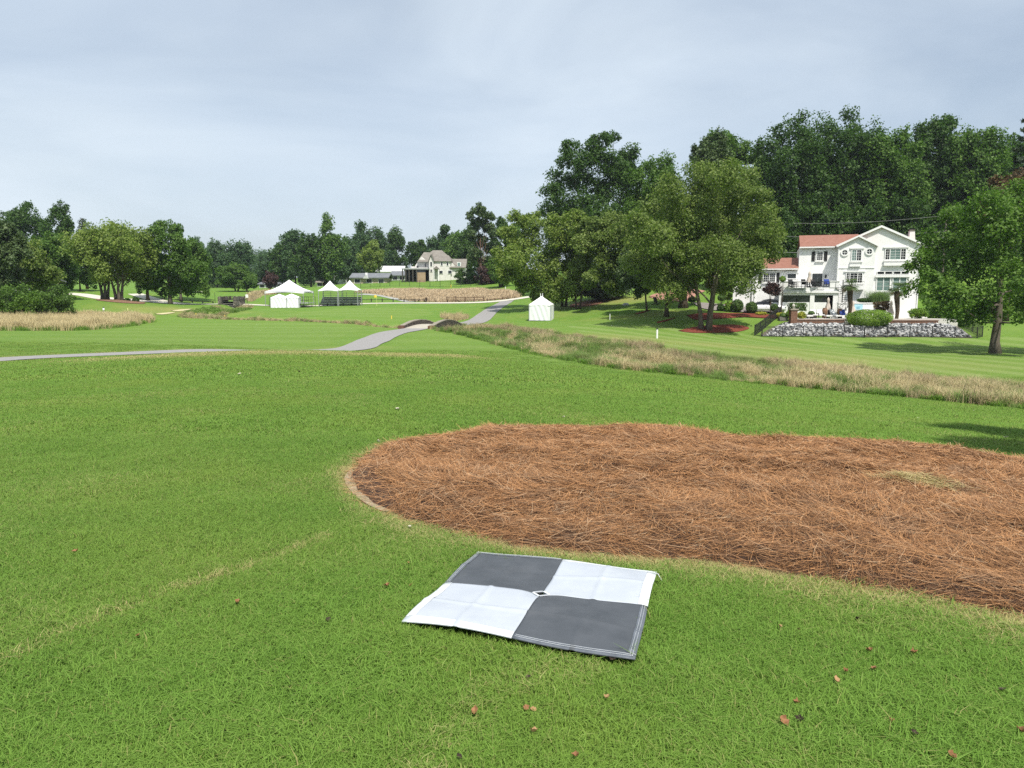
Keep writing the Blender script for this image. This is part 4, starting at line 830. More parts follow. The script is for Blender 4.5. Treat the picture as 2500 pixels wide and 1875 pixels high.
def plank_bridge():
    c = at(566, 741, 118.5); gz = h1(c[0], 118.5) ; t = thing('plank_bridge', 'dark timber bridge on stone ends over the ditch, far left', 'bridge', (c[0], 118.5, gz), world=True)
    s = 118.5 / 1815; X = lambda px: (px - 1250) * s; Z = lambda py: at(566, py, 117)[2]; tim = mat('dark timber', (.035,.030,.026), (.075,.065,.055), .85, 6, .2); ab = stone_mat('abutment stone', (.10,.09,.075), (.26,.23,.19), 2.0)
    for a, b in ((544, 550), (581, 591)): MB().box(X(a), X(b), 116.2, 119.6, Z(748), Z(724)).build('abutment', ab, t)
    for py in (736, 741, 746): MB().box(X(549), X(582), 117.2, 117.5, Z(py + 1.3), Z(py)).build('beam', mat('grey beam', (.16,.155,.15), (.24,.235,.22), .8, 5, .2), t)
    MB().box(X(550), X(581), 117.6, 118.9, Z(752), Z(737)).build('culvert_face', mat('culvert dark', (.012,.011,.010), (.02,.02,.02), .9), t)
    MB().box(X(543), X(592), 117.0, 119.8, Z(733), Z(731)).build('deck', tim, t)
    for y_ in (117.05, 119.6):
        for k, py in enumerate((724, 728)): MB().box(X(544), X(591), y_, y_ + .1, Z(py + 1.6), Z(py)).build('rail', tim, t)
        for px in (545, 555, 567, 579, 590): MB().box(X(px) - .07, X(px) + .07, y_ - .02, y_ + .12, Z(733), Z(723)).build('post', tim, t)
plank_bridge()

# ------------------------------------------------------------------ tents and stands
canvas = mat('white tent canvas', (.80, .81, .82), (.86, .86, .86), .6, 2, .3)
canvas_g = mat('white tent sidewall', (.74, .76, .78), (.82, .83, .84), .6, 2, .3)
alum = mat('aluminium', (.42, .43, .44), (.55, .56, .57), .45, 6, .5, .6); blackm = mat('black metal', (.012, .012, .013), (.022, .022, .023), .5, 6, .4)
steelblack = mat('grey black rail', (.05, .05, .055), (.09, .09, .095), .5, 6, .4)
def canopy(w, eave, peak, sag=.28, valance=.3, n=12, cone=True):
    mb = MB(); h = w / 2; rings = 10; V = []; per = 4 * n
    def edge(j):
        s, q = divmod(j % per, n); f = -1 + 2 * q / n
        return [(f, -1), (1, f), (-f, 1), (-1, -f)][s]
    for r in range(rings + 1):
        t = r / rings
        for j in range(per):
            ex, ey = edge(j); mid = 1 - (ex if abs(ey) == 1 else ey) ** 2
            R = 1 - t; z = eave + (peak - eave) * (t ** (1.55 if cone else 1.0))
            V.append((ex * h * R * (1 - .035 * mid * (1 - t)), ey * h * R * (1 - .035 * mid * (1 - t)), z))
    Fs = [(r*per + j, r*per + (j+1) % per, (r+1)*per + (j+1) % per, (r+1)*per + j) for r in range(rings) for j in range(per)]
    mb.add(V, Fs); V = []
    for j in range(per):
        ex, ey = edge(j); m_ = 1 - (ex if abs(ey) == 1 else ey) ** 2; V.append((ex * h * (1 - .035 * m_), ey * h * (1 - .035 * m_), eave + .002))
    for j in range(per):
        ex, ey = edge(j); m_ = 1 - (ex if abs(ey) == 1 else ey) ** 2; V.append((ex * h * (1 - .03 * m_), ey * h * (1 - .03 * m_), eave - valance * (1 - .55 * m_)))
    mb.add(V, [(j, (j+1) % per, per + (j+1) % per, per + j) for j in range(per)]); return mb
def frame_tent(label, x, y, w, eave, peak, rz=0.0, group=None, legs=True, gz=None):
    gz = h1(x, y) if gz is None else gz; t = thing('frame_tent', label, 'tent', (x, y, gz), rz, group)
    canopy(w, eave, peak, valance=.1 * w * .6).build('canopy', canvas, t, smooth=True); h = w / 2 - .06
    for a, b in ((-1,-1),(1,-1),(1,1),(-1,1)):
        MB().tube([(a*h, b*h, -.3), (a*h, b*h, eave)], .05, 8).build('leg', alum, t)
    for a, b, c, d in ((-1,-1,1,-1),(1,-1,1,1),(1,1,-1,1),(-1,1,-1,-1)): MB().tube([(a*h, b*h, eave - .03), (c*h, d*h, eave - .03)], .035, 6).build('eave_tube', alum, t)
    MB().tube([(0, 0, eave + .2), (0, 0, peak - .02)], .04, 6).build('mast', alum, t); return t
def sidewall(t, w, eave, r, folds=True, off=(0, 0)):
    h = w / 2 - .02; nx, nz = 28, 16
    for k, (a, b, c, d) in enumerate(((-1,-1,1,-1),(1,-1,1,1),(1,1,-1,1),(-1,1,-1,-1))):
        V = []
        for i in range(nz + 1):
            for j in range(nx + 1):
                f = j / nx; g = i / nz; x = (a + (c - a) * f) * h; y = (b + (d - b) * f) * h; nrm = np.array((-(a + c) / 2, -(b + d) / 2)) * -1
                q = .035 * math.sin(f * 27 - g * 7 + k) * math.sin(math.pi * f) + .02 * math.sin(f * 41 + g * 5 + 2 * k) * math.sin(math.pi * f)
                V.append((x + nrm[0] * q, y + nrm[1] * q, eave * (1 - g) + .0 if i < nz else .03))
        Fq = [(i*(nx+1)+j, i*(nx+1)+j+1, (i+1)*(nx+1)+j+1, (i+1)*(nx+1)+j) for i in range(nz) for j in range(nx)]
        MB().add(V, Fq).build('sidewall', canvas_g, t, smooth=True)
    return t
def walled_tent(label, px, py, Y, w, eave, peak, rz, group=None, twin=False):
    p = at(px, py, Y); gz = h1(p[0], Y); t = thing('walled_tent', label, 'tent', (p[0], Y, gz), rz, group)
    canopy(w * 1.02, eave, peak, valance=.22, cone=False).build('canopy', canvas, t, smooth=True)
    sidewall(t, w, eave - .02, None)
    for a, b in ((-1,-1),(1,-1),(1,1),(-1,1)): MB().tube([(a*w/2, b*w/2, -.2), (a*w/2, b*w/2, eave)], .045, 8).build('leg', alum, t)
    if twin:
        for q in (-.13, .13): MB().tube([(q, 0, peak - .25), (q, 0, peak + .38)], [.06, .03], 6).build('finial', canvas, t)
    return t
walled_tent('closed white square tent standing alone on the lawn by the trees', 1322, 783, 96, 2.8, 2.05, 3.12, math.radians(-11), twin=True)
g0 = at(716, 747, 119)
frame_tent('largest white peaked canopy tent with open sides, left of the double tent', (716-1250)/1800*120.5, 119.5, 6.1, 2.35, 4.2)
for px, lb in ((814.5, 'left canopy of the white double tent over the bleachers'), (862, 'right canopy of the white double tent over the bleachers')):
    frame_tent(lb, (px-1250)/1800*119.3, 118.0, 3.1, 2.55, 4.05, group='twin canopies over the bleachers')
walled_tent('left of two small closed white tents in front of the largest canopy', 683.5, 746, 113.5, 2.35, 1.55, 2.1, math.radians(8), group='small closed tents')
walled_tent('right of two small closed white tents in front of the largest canopy', 713, 745, 114.5, 2.35, 1.6, 2.15, math.radians(8), group='small closed tents')
def bleacher():
    Y = 119.5; x0, x1 = [(p - 1250) / 1800 * 120.6 for p in (791, 886)]; gz = h1((x0+x1)/2, Y) - .05; t = thing('bleachers', 'grey metal bleacher benches under the double tent', 'bleachers', ((x0+x1)/2, Y, gz)); L = (x1 - x0) / 2
    for i in range(5):
        MB().box(-L, L, i*.45-1.1, i*.45-.8, .35 + i*.26, .41 + i*.26).build('bench_plank', alum, t)
        MB().box(-L, L, i*.45-.75, i*.45-.5, .16 + i*.26, .20 + i*.26).build('foot_plank', alum, t); MB().box(-L, L, i*.45-.79, i*.45-.76, .17 + i*.26, .40 + i*.26).build('riser_board', mat('grey riser', (.20,.205,.21), (.30,.305,.31), .6), t)
    for k in range(6):
        x = -L + 2 * L * k / 5
        MB().beam((x, -1.2, 0), (x, 1.3, 1.35), .06).build('stringer', steelblack, t); MB().tube([(x, 1.3, -.2), (x, 1.3, 2.3)], .035, 6).build('post', steelblack, t); MB().tube([(x, -1.2, -.2), (x, -1.2, .6)], .05, 6).build('post', blackm, t)
    for z in (1.65, 1.95, 2.25): MB().tube([(-L, 1.3, z), (L, 1.3, z)], .025, 6).build('rail', steelblack, t)
bleacher()
def platform():
    Y = 116.2; x0, x1 = [(p - 1250) / 1800 * Y for p in (668, 762)]; gz = h1((x0+x1)/2, Y) - .1; t = thing('railed_platform', 'low metal viewing platform with black railings under the largest canopy', 'platform', ((x0+x1)/2, Y, gz)); L = (x1 - x0) / 2
    MB().box(-L, L, -1.3, 2.6, .72, .82).build('deck', alum, t)
    for y in (-1.3, 2.6):
        for k in range(10): x = -L + 2 * L * k / 9; MB().tube([(x, y, -.25), (x, y, 1.75)], .03, 6).build('post', blackm, t)
        for z in (1.2, 1.72): MB().tube([(-L, y, z), (L, y, z)], .022, 6).build('rail', blackm, t)
    for k in range(5): x = -L + 2*L*k/4; MB().beam((x, -1.3, .1), (x + L*.4, -1.3, .72), .04).build('brace', steelblack, t)
platform()

# ------------------------------------------------------------------ stakes, flag, posts, low fences
def stake(label, px, top, bot, Y, m, w=.05, group=None, name='marker_stake', cap=None):
    p = at(px, bot, Y); gz = h1(p[0], Y); hh = at(px, top, Y)[2] - p[2]; t = thing(name, label, 'stake', (p[0], Y, gz), group=group)
    MB().lathe((0, 0, 0), [(w * .5, -.15), (w * .5, hh * .93), (w * .38, hh)], 8).build('post', m, t)
    if cap: MB().lathe((0, 0, hh * .93), [(w * .62, 0), (w * .62, hh * .05), (w * .3, hh * .08)], 8).build('cap', cap, t)
    return t
wpaint = mat('white paint', (.78, .78, .76), (.85, .85, .83), .5, 5, .3); ypaint = mat('yellow paint', (.75, .55, .06), (.82, .62, .10), .5, 5, .3); ygpaint = mat('pale yellow paint', (.70, .70, .28), (.76, .76, .36), .5, 5, .3)
stake('tall white round stake on the lawn between creek and mulch ring', 1604, 801, 825, 66, wpaint, .17, cap=blackm)
stake('small white stake on the slope under the big trees', 1489, 764, 779, 88, wpaint, .09)
stake('yellow stake at the creek left of the stone bridge', 956, 770, 778, 87, ypaint, .12, 'yellow hazard stakes')
stake('yellow stake standing in the ditch growth below the plank bridge', 549, 761, 777, 92, ypaint, .10, 'yellow hazard stakes')
stake('short yellow stake at the left end of the ditch growth', 479, 770, 778, 90, ypaint, .10, 'yellow hazard stakes')
stake('pale yellow stake right of the white ball washer at left', 312, 748, 757, 94, ygpaint, .09, 'yellow hazard stakes')
stake('yellow stake at the foot of the far black fence', 1101, 691, 698, 164, ypaint, .14, 'yellow hazard stakes')
stake('white stake right of the tan slope', 1234, 708, 714, 147, wpaint, .14)
stake('yellow post beside the plank bridge', 590, 713, 726, 120, ypaint, .10)
stake('thin dark post left of the plank bridge', 525, 704, 730, 122, blackm, .07)
stake('stout green post left of the plank bridge', 539, 713, 730, 121, mat('green post', (.05,.09,.05), (.08,.12,.07), .7), .2)
def signpost(label, px, top, mid, bot, Y, m):
    p = at(px, bot, Y); t = thing('sign_post', label, 'sign', (p[0], Y, h1(p[0], Y))); z = lambda q: at(px, q, Y)[2] - p[2]
    MB().box(-.04, .04, -.03, .03, -.2, z(mid)).build('post', blackm, t); MB().box(-.22, .22, -.05, .02, z(mid), z(top)).build('sign_board', m, t)
signpost('small white board on a thin post right of the plank bridge', 603, 708, 716, 729, 124, wpaint)
signpost('dark box topped post at the tan slope edge', 1040, 722, 727, 733, 131, mat('brown post', (.05,.03,.02), (.08,.05,.035), .8))
def flag():
    p = gp(920, 748); t = thing('flag_stick', 'golf flagstick with small yellow flag on the green', 'flag', p); hh = at(920, 720, p[1])[2] - p[2]
    MB().tube([(0, 0, -.1), (0, 0, hh)], .02, 6).build('pole', ygpaint, t); V = []
    for i in range(7):
        x = -.07 * i; w = .05 * math.sin(i * 1.3); V += [(x, w, hh - .02), (x, w, hh - .40)]
    MB().add(V, [(2*i, 2*i+1, 2*i+3, 2*i+2) for i in range(6)]).build('flag_cloth', ypaint, t, smooth=True)
flag()
def washer():
    p = at(253.5, 763, 91); t = thing('ball_washer', 'small white ball washer with dark top behind the tan strip', 'ball washer', (p[0], 91, h1(p[0], 91))); s = .052
    MB().lathe((0, 0, 0), [(.20, 0), (.22, .1), (.17, .26)], 10).build('base', wpaint, t); MB().tube([(0, 0, .2), (0, 0, .5)], .05, 8).build('post', blackm, t)
    MB().lathe((0, 0, .42), [(.10, 0), (.13, .1), (.10, .26), (.06, .3)], 10).build('body', wpaint, t); MB().lathe((0, 0, .72), [(.07, 0), (.10, .05), (.03, .12)], 8).build('lid', blackm, t)
washer()
def rail_fence(label, pts, posts, m, rails=(.35, .75), hgt=.95, name='rail_fence'):
    p0 = pts[0]; t = thing(name, label, 'fence', (*p0[:2], h1(*p0[:2])), world=True); P = [np.array(p[:2]) for p in pts]; a, b = P[0], P[-1]
    for i in range(posts):
        q = a + (b - a) * i / (posts - 1); z = h1(*q); MB().box(q[0]-.08, q[0]+.08, q[1]-.08, q[1]+.08, z-.2, z+hgt).build('post', m, t)
    for i in range(posts - 1):
        q0 = a + (b - a) * i / (posts - 1); q1 = a + (b - a) * (i + 1) / (posts - 1)
        for r_ in rails: MB().beam((*q0, h1(*q0) + r_), (*q1, h1(*q1) + r_), .07, .1).build('rail', m, t)
brownw = mat('weathered rail', (.075, .045, .03), (.13, .085, .06), .85, 6, .15)
rail_fence('brown two rail fence along the foot of the tan slope', [at(1091,732,130.6), at(1180,734,130.0)], 5, brownw)
rail_fence('low dark rail right of the brown two rail fence', [at(1190,736,130.2), at(1245,735,131.5)], 4, brownw, (.25,), .4)
rail_fence('dark low rail fence beside the far grey path', [at(880,735,131), at(1040,736,130.4)], 7, mat('dark rail', (.03,.03,.025), (.06,.055,.05), .85), (.4,), .6)
rail_fence('thin dark rail by the pale path at far left', [at(395,731,124), at(520,736,121)], 6, blackm, (.25,), .35)
def black_fence(label, line, hgt=1.15, step=.12, post=2.3, name='metal_fence'):
    L = np.asarray(line); t = thing(name, label, 'fence', (*L[0], h1(*L[0])), world=True); pk = MB()
    for a, b in zip(L[:-1], L[1:]):
        ln = np.linalg.norm(b - a); n = max(1, int(round(ln / post)))
        for i in range(n + 1):
            if i == 0 and a is not L[0] and not np.allclose(a, L[0]): continue
            q = a + (b - a) * i / n; z = h1(*q); MB().box(q[0]-.035, q[0]+.035, q[1]-.035, q[1]+.035, z-.15, z+hgt+.06).build('post', blackm, t)
        for i in range(n):
            q0 = a + (b - a) * i / n; q1 = a + (b - a) * (i + 1) / n
            for r_ in (.1, hgt - .15, hgt): MB().beam((*q0, h1(*q0) + r_), (*q1, h1(*q1) + r_), .03, .035).build('rail', blackm, t)
        m_ = int(ln / step); Q = a + (b - a) * ((np.arange(m_) + .5) / m_)[:, None]; zs = hfun(Q[:, 0], Q[:, 1])
        for q, z in zip(Q, zs): pk.beam((q[0], q[1], z + .04), (q[0], q[1], z + hgt), .02)
    o = pk.build('picket_infill', blackm, t); o['kind'] = 'stuff'
FENCE = np.array([at(1905,765,89)[:2], at(1842,821,80)[:2], at(1860,823,79.6)[:2], at(2110,825,79.6)[:2], at(2385,828,79.8)[:2], at(2398,824,80.5)[:2], at(2310,770,90)[:2]])
black_fence('black metal picket fence round the white house terrace and rock slope', FENCE)
black_fence('far black fence along the top of the tan slope', np.array([at(880,694,170)[:2], at(1000,695,168)[:2], at(1100,697,165)[:2], at(1150,697,165)[:2]]), 1.35, .35, 2.4)
# ------------------------------------------------------------------ the white house on the right
HY = 93.0
stucco = mat('white stucco', (.76, .76, .745), (.87, .87, .86), .85, .9, .2, bmp=.35, bdist=.05, detail=8)
trimw = mat('white trim', (.80, .80, .79), (.84, .84, .83), .6, 3, .3)
def rooftile():
    m, nt, b = newmat('terracotta shingles'); g = nt.nodes.new('ShaderNodeNewGeometry'); s = nt.nodes.new('ShaderNodeSeparateXYZ'); nt.links.new(g.outputs['Position'], s.inputs[0])
    c = mixc(nt, ramp(nt, noise(nt, 2.2, 5, .7), .3, .7), (.22, .095, .065), (.32, .155, .112)); bd_ = ramp(nt, math_(nt, 'SINE', math_(nt, 'MULTIPLY', s.outputs[2], 34)), .55, .95)
    nt.links.new(mixc(nt, math_(nt, 'MULTIPLY', bd_, .35), c, (.16, .06, .035)), b.inputs['Base Color']); b.inputs['Roughness'].default_value = .9; bump(nt, b, bd_, .4, .03); return m
tile = rooftile()
glass = mat('dark window glass', (.012, .014, .016), (.03, .034, .038), .08, .8, .6); glassg = mat('greenish window glass', (.10, .17, .155), (.20, .28, .26), .1, 1.2, .6); shut = mat('black shutter', (.012, .012, .013), (.02, .02, .021), .6, 5, .3)
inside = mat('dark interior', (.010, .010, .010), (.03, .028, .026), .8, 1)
HS = 1 / ppm(2050, 660, HY)
HROT = math.radians(19); _hc, _hs = math.cos(HROT), math.sin(HROT); HX0 = at(2050, 660, HY)[0]; HCOL = [2050]
def WX(px, Y=HY): return at(px, 660, Y)[0]
def WZ(py, Y=HY): return at(2050, py, Y)[2]
def HX(px, Y=HY):                          # column of the facade (house frame, turned 19 degrees to face the lawn)
    kx = at(px, 660, 1.0)[0]; v = Y - HY
    return HX0 + (kx * (HY + v * _hc) - HX0 - v * _hs) / (_hc + kx * _hs)
def HZ(py, Y=HY):
    u = HX(HCOL[0], Y) - HX0; return at(HCOL[0], py, HY - u * _hs + (Y - HY) * _hc)[2]
def HW(px, Y, z): u, v = HX(px, Y) - HX0, Y - HY; return (HX0 + u * _hc + v * _hs, HY - u * _hs + v * _hc, z)
pad = h1(45, 93)
house = thing('white_house', 'large white stucco house with terracotta roofs and front terrace', 'house', (HX0, HY, pad), world=True); house.rotation_euler = (0, 0, -HROT)
def wall_(poly, y0, y1, nm='wall', m=stucco): return MB().prism(poly, 'y', y0, y1).build(nm, m, house)
def gable_roof(x0, xm, x1, zl, zm, zr, y0, y1, th=.22, over=.35, nm='roof', m=tile):
    mb = MB(); y0 -= over; sl = (zm - zl) / (xm - x0); sr = (zm - zr) / (x1 - xm); a0, a1 = x0 - over, x1 + over
    za, zb = zl - sl * over, zr - sr * over
    mb.prism([(a0, za), (xm, zm), (a1, zb), (a1, zb + th), (xm, zm + th), (a0, za + th)], 'y', y0, y1); r = mb.build(nm, m, house)
    for (p, q, s_) in ((a0, xm, za), (xm, a1, zb)):
        mb2 = MB(); zz0, zz1 = (za, zm) if p == a0 else (zm, zb)
        mb2.add([(p, y0 - .06, zz0 - .06), (q, y0 - .06, zz1 - .06), (q, y0 - .06, zz1 + th + .02), (p, y0 - .06, zz0 + th + .02), (p, y0 - .005, zz0 - .06), (q, y0 - .005, zz1 - .06), (q, y0 - .005, zz1 + th + .02), (p, y0 - .005, zz0 + th + .02)], [(0,3,2,1),(4,5,6,7),(0,1,5,4),(1,2,6,5),(2,3,7,6),(3,0,4,7)])
        mb2.build('bargeboard', trimw, r)
    return r
def window(px0, px1, py0, py1, Y, cols=1, rows=1, split=(), g=glass, frame=.09, sill=True, lintel=True, shutters=False, depth=.10):
    x0, x1, z0, z1 = HX(px0, Y), HX(px1, Y), HZ(py1, Y), HZ(py0, Y); f = frame; mb = MB()
    mb.box(x0 - f, x1 + f, Y - depth, Y + .02, z1, z1 + f).box(x0 - f, x1 + f, Y - depth, Y + .02, z0 - f, z0).box(x0 - f, x0, Y - depth, Y + .02, z0, z1).box(x1, x1 + f, Y - depth, Y + .02, z0, z1)
    w = mb.build('window', trimw, house)
    edges = [x0, *[x0 + (x1 - x0) * s for s in split], x1]
    for i, (a, b) in enumerate(zip(edges[:-1], edges[1:])):
        if i: MB().box(a - .04, a + .04, Y - depth + .01, Y, z0, z1).build('mullion', trimw, w)
        gg = g[i] if isinstance(g, (list, tuple)) else g
        MB().box(a + .04 * (i > 0), b - .04 * (i < len(edges) - 2), Y - .035, Y - .012, z0, z1).build('pane', gg, w)
        if cols * rows > 1:
            mu = MB()
            for c in range(1, cols): xx = a + (b - a) * c / cols; mu.box(xx - .013, xx + .013, Y - .055, Y - .036, z0, z1)
            for r in range(1, rows): zz = z0 + (z1 - z0) * r / rows; mu.box(a, b, Y - .06, Y - .0365, zz - .013, zz + .013)
            mu.build('muntin_bars', trimw, w)
    if lintel: MB().box(x0 - .3, x1 + .3, Y - .16, Y - .002, z1 + f + .06, z1 + f + .22).build('lintel', trimw, w)
    if sill: MB().box(x0 - .2, x1 + .2, Y - .2, Y - .003, z0 - f - .14, z0 - f - .02).build('sill', trimw, w)
    if shutters:
        for a in shutters: MB().box(HX(a[0], Y), HX(a[1], Y), Y - .07, Y - .002, HZ(a[3], Y), HZ(a[2], Y)).build('shutter', shut, w)
    return w
YL, YB, YG, YR, YT = 94.2, 94.2, 92.2, 92.9, 90.0      # low wing, left block, gable wing, right block, terrace front
base = pad - .6
# low wing
HCOL[0] = 1893
wall_([(HX(1838, YL), base), (HX(1950, YL), base), (HX(1950, YL), HZ(657, YL)), (HX(1838, YL), HZ(657, YL))], YL, YL + 6)
zE, zR = HZ(657.5, YL), HZ(633, YL + 2.6)
r = MB().prism([(YL - .35, zE - .05), (YL + 2.8, zR), (YL + 6.2, zE), (YL + 6.2, zE + .15), (YL + 2.8, zR + .18), (YL - .35, zE + .12)], 'x', HX(1836, YL), HX(1949.5, YL)).build('roof', tile, house)
MB().box(HX(1835, YL), HX(1949, YL), YL - .47, YL - .36, zE - .06, zE + .08).build('gutter', trimw, r)
MB().box(HX(1845, YL) - .05, HX(1845, YL) + .05, YL - .12, YL - .02, base, zE).build('downpipe', trimw, house)
window(1865, 1893, 667, 688, YL, 3, 4, (.5,), shutters=((1854, 1861, 666, 691), (1897, 1904, 666, 689)))
window(1923, 1944, 669, 680, YL, 1, 1, g=glass)
# left block
HCOL[0] = 1998
wall_([(HX(1949.5, YB), base), (HX(2046, YB), base), (HX(2046, YB), HZ(604, YB)), (HX(1949.5, YB), HZ(604, YB))], YB, YB + 9)
zE, zR = HZ(604, YB), HZ(581, YB + 3.3)
r = MB().prism([(YB - .35, zE - .05), (YB + 4.2, zR + .25), (YB + 9.2, zE), (YB + 9.2, zE + .15), (YB + 4.2, zR + .43), (YB - .35, zE + .13)], 'x', HX(1950, YB), HX(2100, YB)).build('roof', tile, house)
MB().box(HX(1949, YB), HX(2044, YB), YB - .47, YB - .36, zE - .07, zE + .09).build('gutter', trimw, r)
window(1993, 2006.5, 616, 635, YB, 3, 4, shutters=((1980, 1988, 614, 637.5), (2010, 2018, 614, 637.5)))
d = MB().box(HX(1982, YB), HX(2010, YB), YB - .12, YB + .01, HZ(700.5, YB), HZ(666.5, YB)).build('door_frame', trimw, house)
MB().box(HX(1984, YB), HX(1996.6, YB), YB - .15, YB - .121, HZ(700, YB), HZ(668, YB)).build('door_leaf', glass, d); MB().box(HX(1997, YB), HX(2008.5, YB), YB - .15, YB - .121, HZ(700, YB), HZ(668, YB)).build('door_leaf', glass, d)
MB().lathe((HX(2016.5, YB), YB - .16, HZ(676, YB)), [(.05, -.15), (.12, -.1), (.13, .15), (.05, .28)], 8).build('wall_lantern', blackm, house)
# gable wing
HCOL[0] = 2090
xa, xm, xb = HX(2046, YG), HX(2091.5, YG), HX(2134.5, YG); ze = HZ(599, YG); za = HZ(577.5, YG)
wall_([(xa, base), (xb, base), (xb, ze), (xm, za), (xa, ze)], YG, YG + 6)
gable_roof(xa, xm, xb, ze, za, ze, YG, YG + 4, .14, .3)
MB().box(xa - .02, xb + .02, YG - .07, YG - .001, HZ(655, YG), HZ(652.6, YG)).build('belt_course', trimw, house)
MB().box(xa - .09, xa + .03, YG - .1, YG - .003, base, ze - .1).build('downpipe', trimw, house)
window(2078, 2100, 610.5, 636, YG, 2, 4, (.5,), g=(glassg, glass))
MB().box(HX(2073, YG), HX(2100, YG), YG - .28, YG - .002, HZ(651, YG), HZ(645, YG)).build('planter_ledge', trimw, house)
window(2067.5, 2105.5, 667, 690, YG, 2, 4, (.22, .72))
for px, py in ((2060, 616), (2119.7, 614.5)):
    ring = MB(); N = 24; cx_, cz_ = HX(px, YG), HZ(py, YG); V = []
    for k in range(N):
        a = 2 * math.pi * k / N
        for rr, yy in ((.47, YG - .001), (.47, YG - .12), (.30, YG - .12), (.30, YG - .001)): V.append((cx_ + rr * math.cos(a), yy, cz_ + rr * math.sin(a)))
    ring.add(V, [(4*k + j, 4*((k+1) % N) + j, 4*((k+1) % N) + (j+1) % 4, 4*k + (j+1) % 4) for k in range(N) for j in range(4)])
    w = ring.build('round_window', trimw, house); MB().prism([(cx_ + .3 * math.cos(2*math.pi*k/N), cz_ + .3 * math.sin(2*math.pi*k/N)) for k in range(N)], 'y', YG - .05, YG - .02).build('pane', glass, w)
    MB().box(cx_ - .02, cx_ + .02, YG - .07, YG - .051, cz_ - .3, cz_ + .3).box(cx_ - .3, cx_ + .3, YG - .075, YG - .0515, cz_ - .02, cz_ + .02).build('muntin_bars', trimw, w)
# balcony box under the lower wing window
b = MB().box(HX(2078, YG - .5), HX(2112, YG - .5), YG - .7, YG - .004, HZ(707, YG - .5), HZ(697, YG - .5)).build('window_balcony', trimw, house)
for k in range(9):
    x = HX(2079, YG - .6) + (HX(2111, YG - .6) - HX(2079, YG - .6)) * k / 8; MB().beam((x, YG - .68, HZ(697, YG - .5)), (x, YG - .68, HZ(687, YG - .5)), .025).build('baluster', blackm, b)
MB().beam((HX(2078.5, YG - .6), YG - .68, HZ(687, YG - .5)), (HX(2111.5, YG - .6), YG - .68, HZ(687, YG - .5)), .04).build('rail', blackm, b)
# right block
HCOL[0] = 2195
xa2, xm2, xb2 = HX(2043.5, YR), HX(2145, YR), HX(2245, YR); ze2 = HZ(597.5, YR); za2 = HZ(553, YR)
wall_([(xa2, base), (xb2, base), (xb2, ze2), (xm2, za2), (xa2, ze2)], YR, YR + 10)
gable_roof(xa2, xm2, xb2, ze2, za2, ze2, YR, YR + 10.2, .18, .3)
window(2159.5, 2208, 608, 633, YR, 2, 4, (.22, .76), g=(glass, glassg, glass))
MB().box(HX(2156, YR), HX(2209, YR), YR - .42, YR - .002, HZ(648.5, YR), HZ(641, YR)).build('planter_ledge', trimw, house)
for i, (a, b_) in enumerate(((2142.5, 2158.5), (2161.5, 2178), (2182.5, 2198.5), (2201.5, 2218.5))): window(a, b_, 663, 669, YR, 1, 1, sill=False, lintel=False, frame=.06)
for a, b_ in ((2143, 2174), (2182.5, 2214)): window(a, b_, 678, 709, YR, 1, 3, (.5,), g=glassg, lintel=False)
MB().box(HX(2138, YR), HX(2222, YR), YR - .25, YR - .002, HZ(676.5, YR), HZ(671.5, YR)).build('window_hood', trimw, house)
MB().box(xb2 - .1, xb2 + .02, YR - .1, YR - .003, base, ze2 - .1).build('downpipe', trimw, house)
ch = MB().prism([(HX(2213, YR + 5), HZ(592, YR + 5)), (HX(2230, YR + 5), HZ(592, YR + 5)), (HX(2227, YR + 5), HZ(563, YR + 5)), (HX(2216, YR + 5), HZ(563, YR + 5))], 'y', YR + 5, YR + 6.2).build('chimney', stucco, house)
MB().box(HX(2215, YR + 5), HX(2228, YR + 5), YR + 4.9, YR + 6.3, HZ(563, YR + 5) + .003, HZ(560, YR + 5)).build('chimney_cap', mat('soot cap', (.05,.045,.04), (.09,.08,.075), .9), ch)
HCOL[0] = 1978
# terrace over the lower rooms
tx0, tx1 = HX(1905, YT), HX(2051, YT); zf = HZ(702, YT); zp = HZ(687.5, YT); zs = HZ(710, YT)
t0 = MB().box(tx0, tx1, YT, YB - .003, zs, zf).build('terrace_slab', trimw, house)
ox0, ox1 = HX(1926, YT), HX(2028, YT)
for a, b_ in ((tx0, ox0), (ox1, tx1)): MB().box(a, b_, YT - .05, YT + .2, zf + .001, zp).build('parapet', stucco, t0)
MB().box(tx0 - .05, tx1 + .05, YT - .12, YT + .25, zs - .25, zs - .002).build('cornice', trimw, t0)
for a, b_ in ((tx0 - .06, ox0 + .05), (ox1 - .05, tx1 + .06)): MB().box(a, b_, YT - .12, YT + .27, zp + .001, zp + .09).build('coping', trimw, t0)
rl = MB(); n = 40
for z in (zf + .15, zp - .02): rl.beam((ox0, YT + .05, z), (ox1, YT + .05, z), .07)
for k in range(n + 1): x = ox0 + (ox1 - ox0) * k / n; rl.beam((x, YT + .05, zf + .1), (x, YT + .05, zp - .02), .032)
rl.build('railing', blackm, t0)
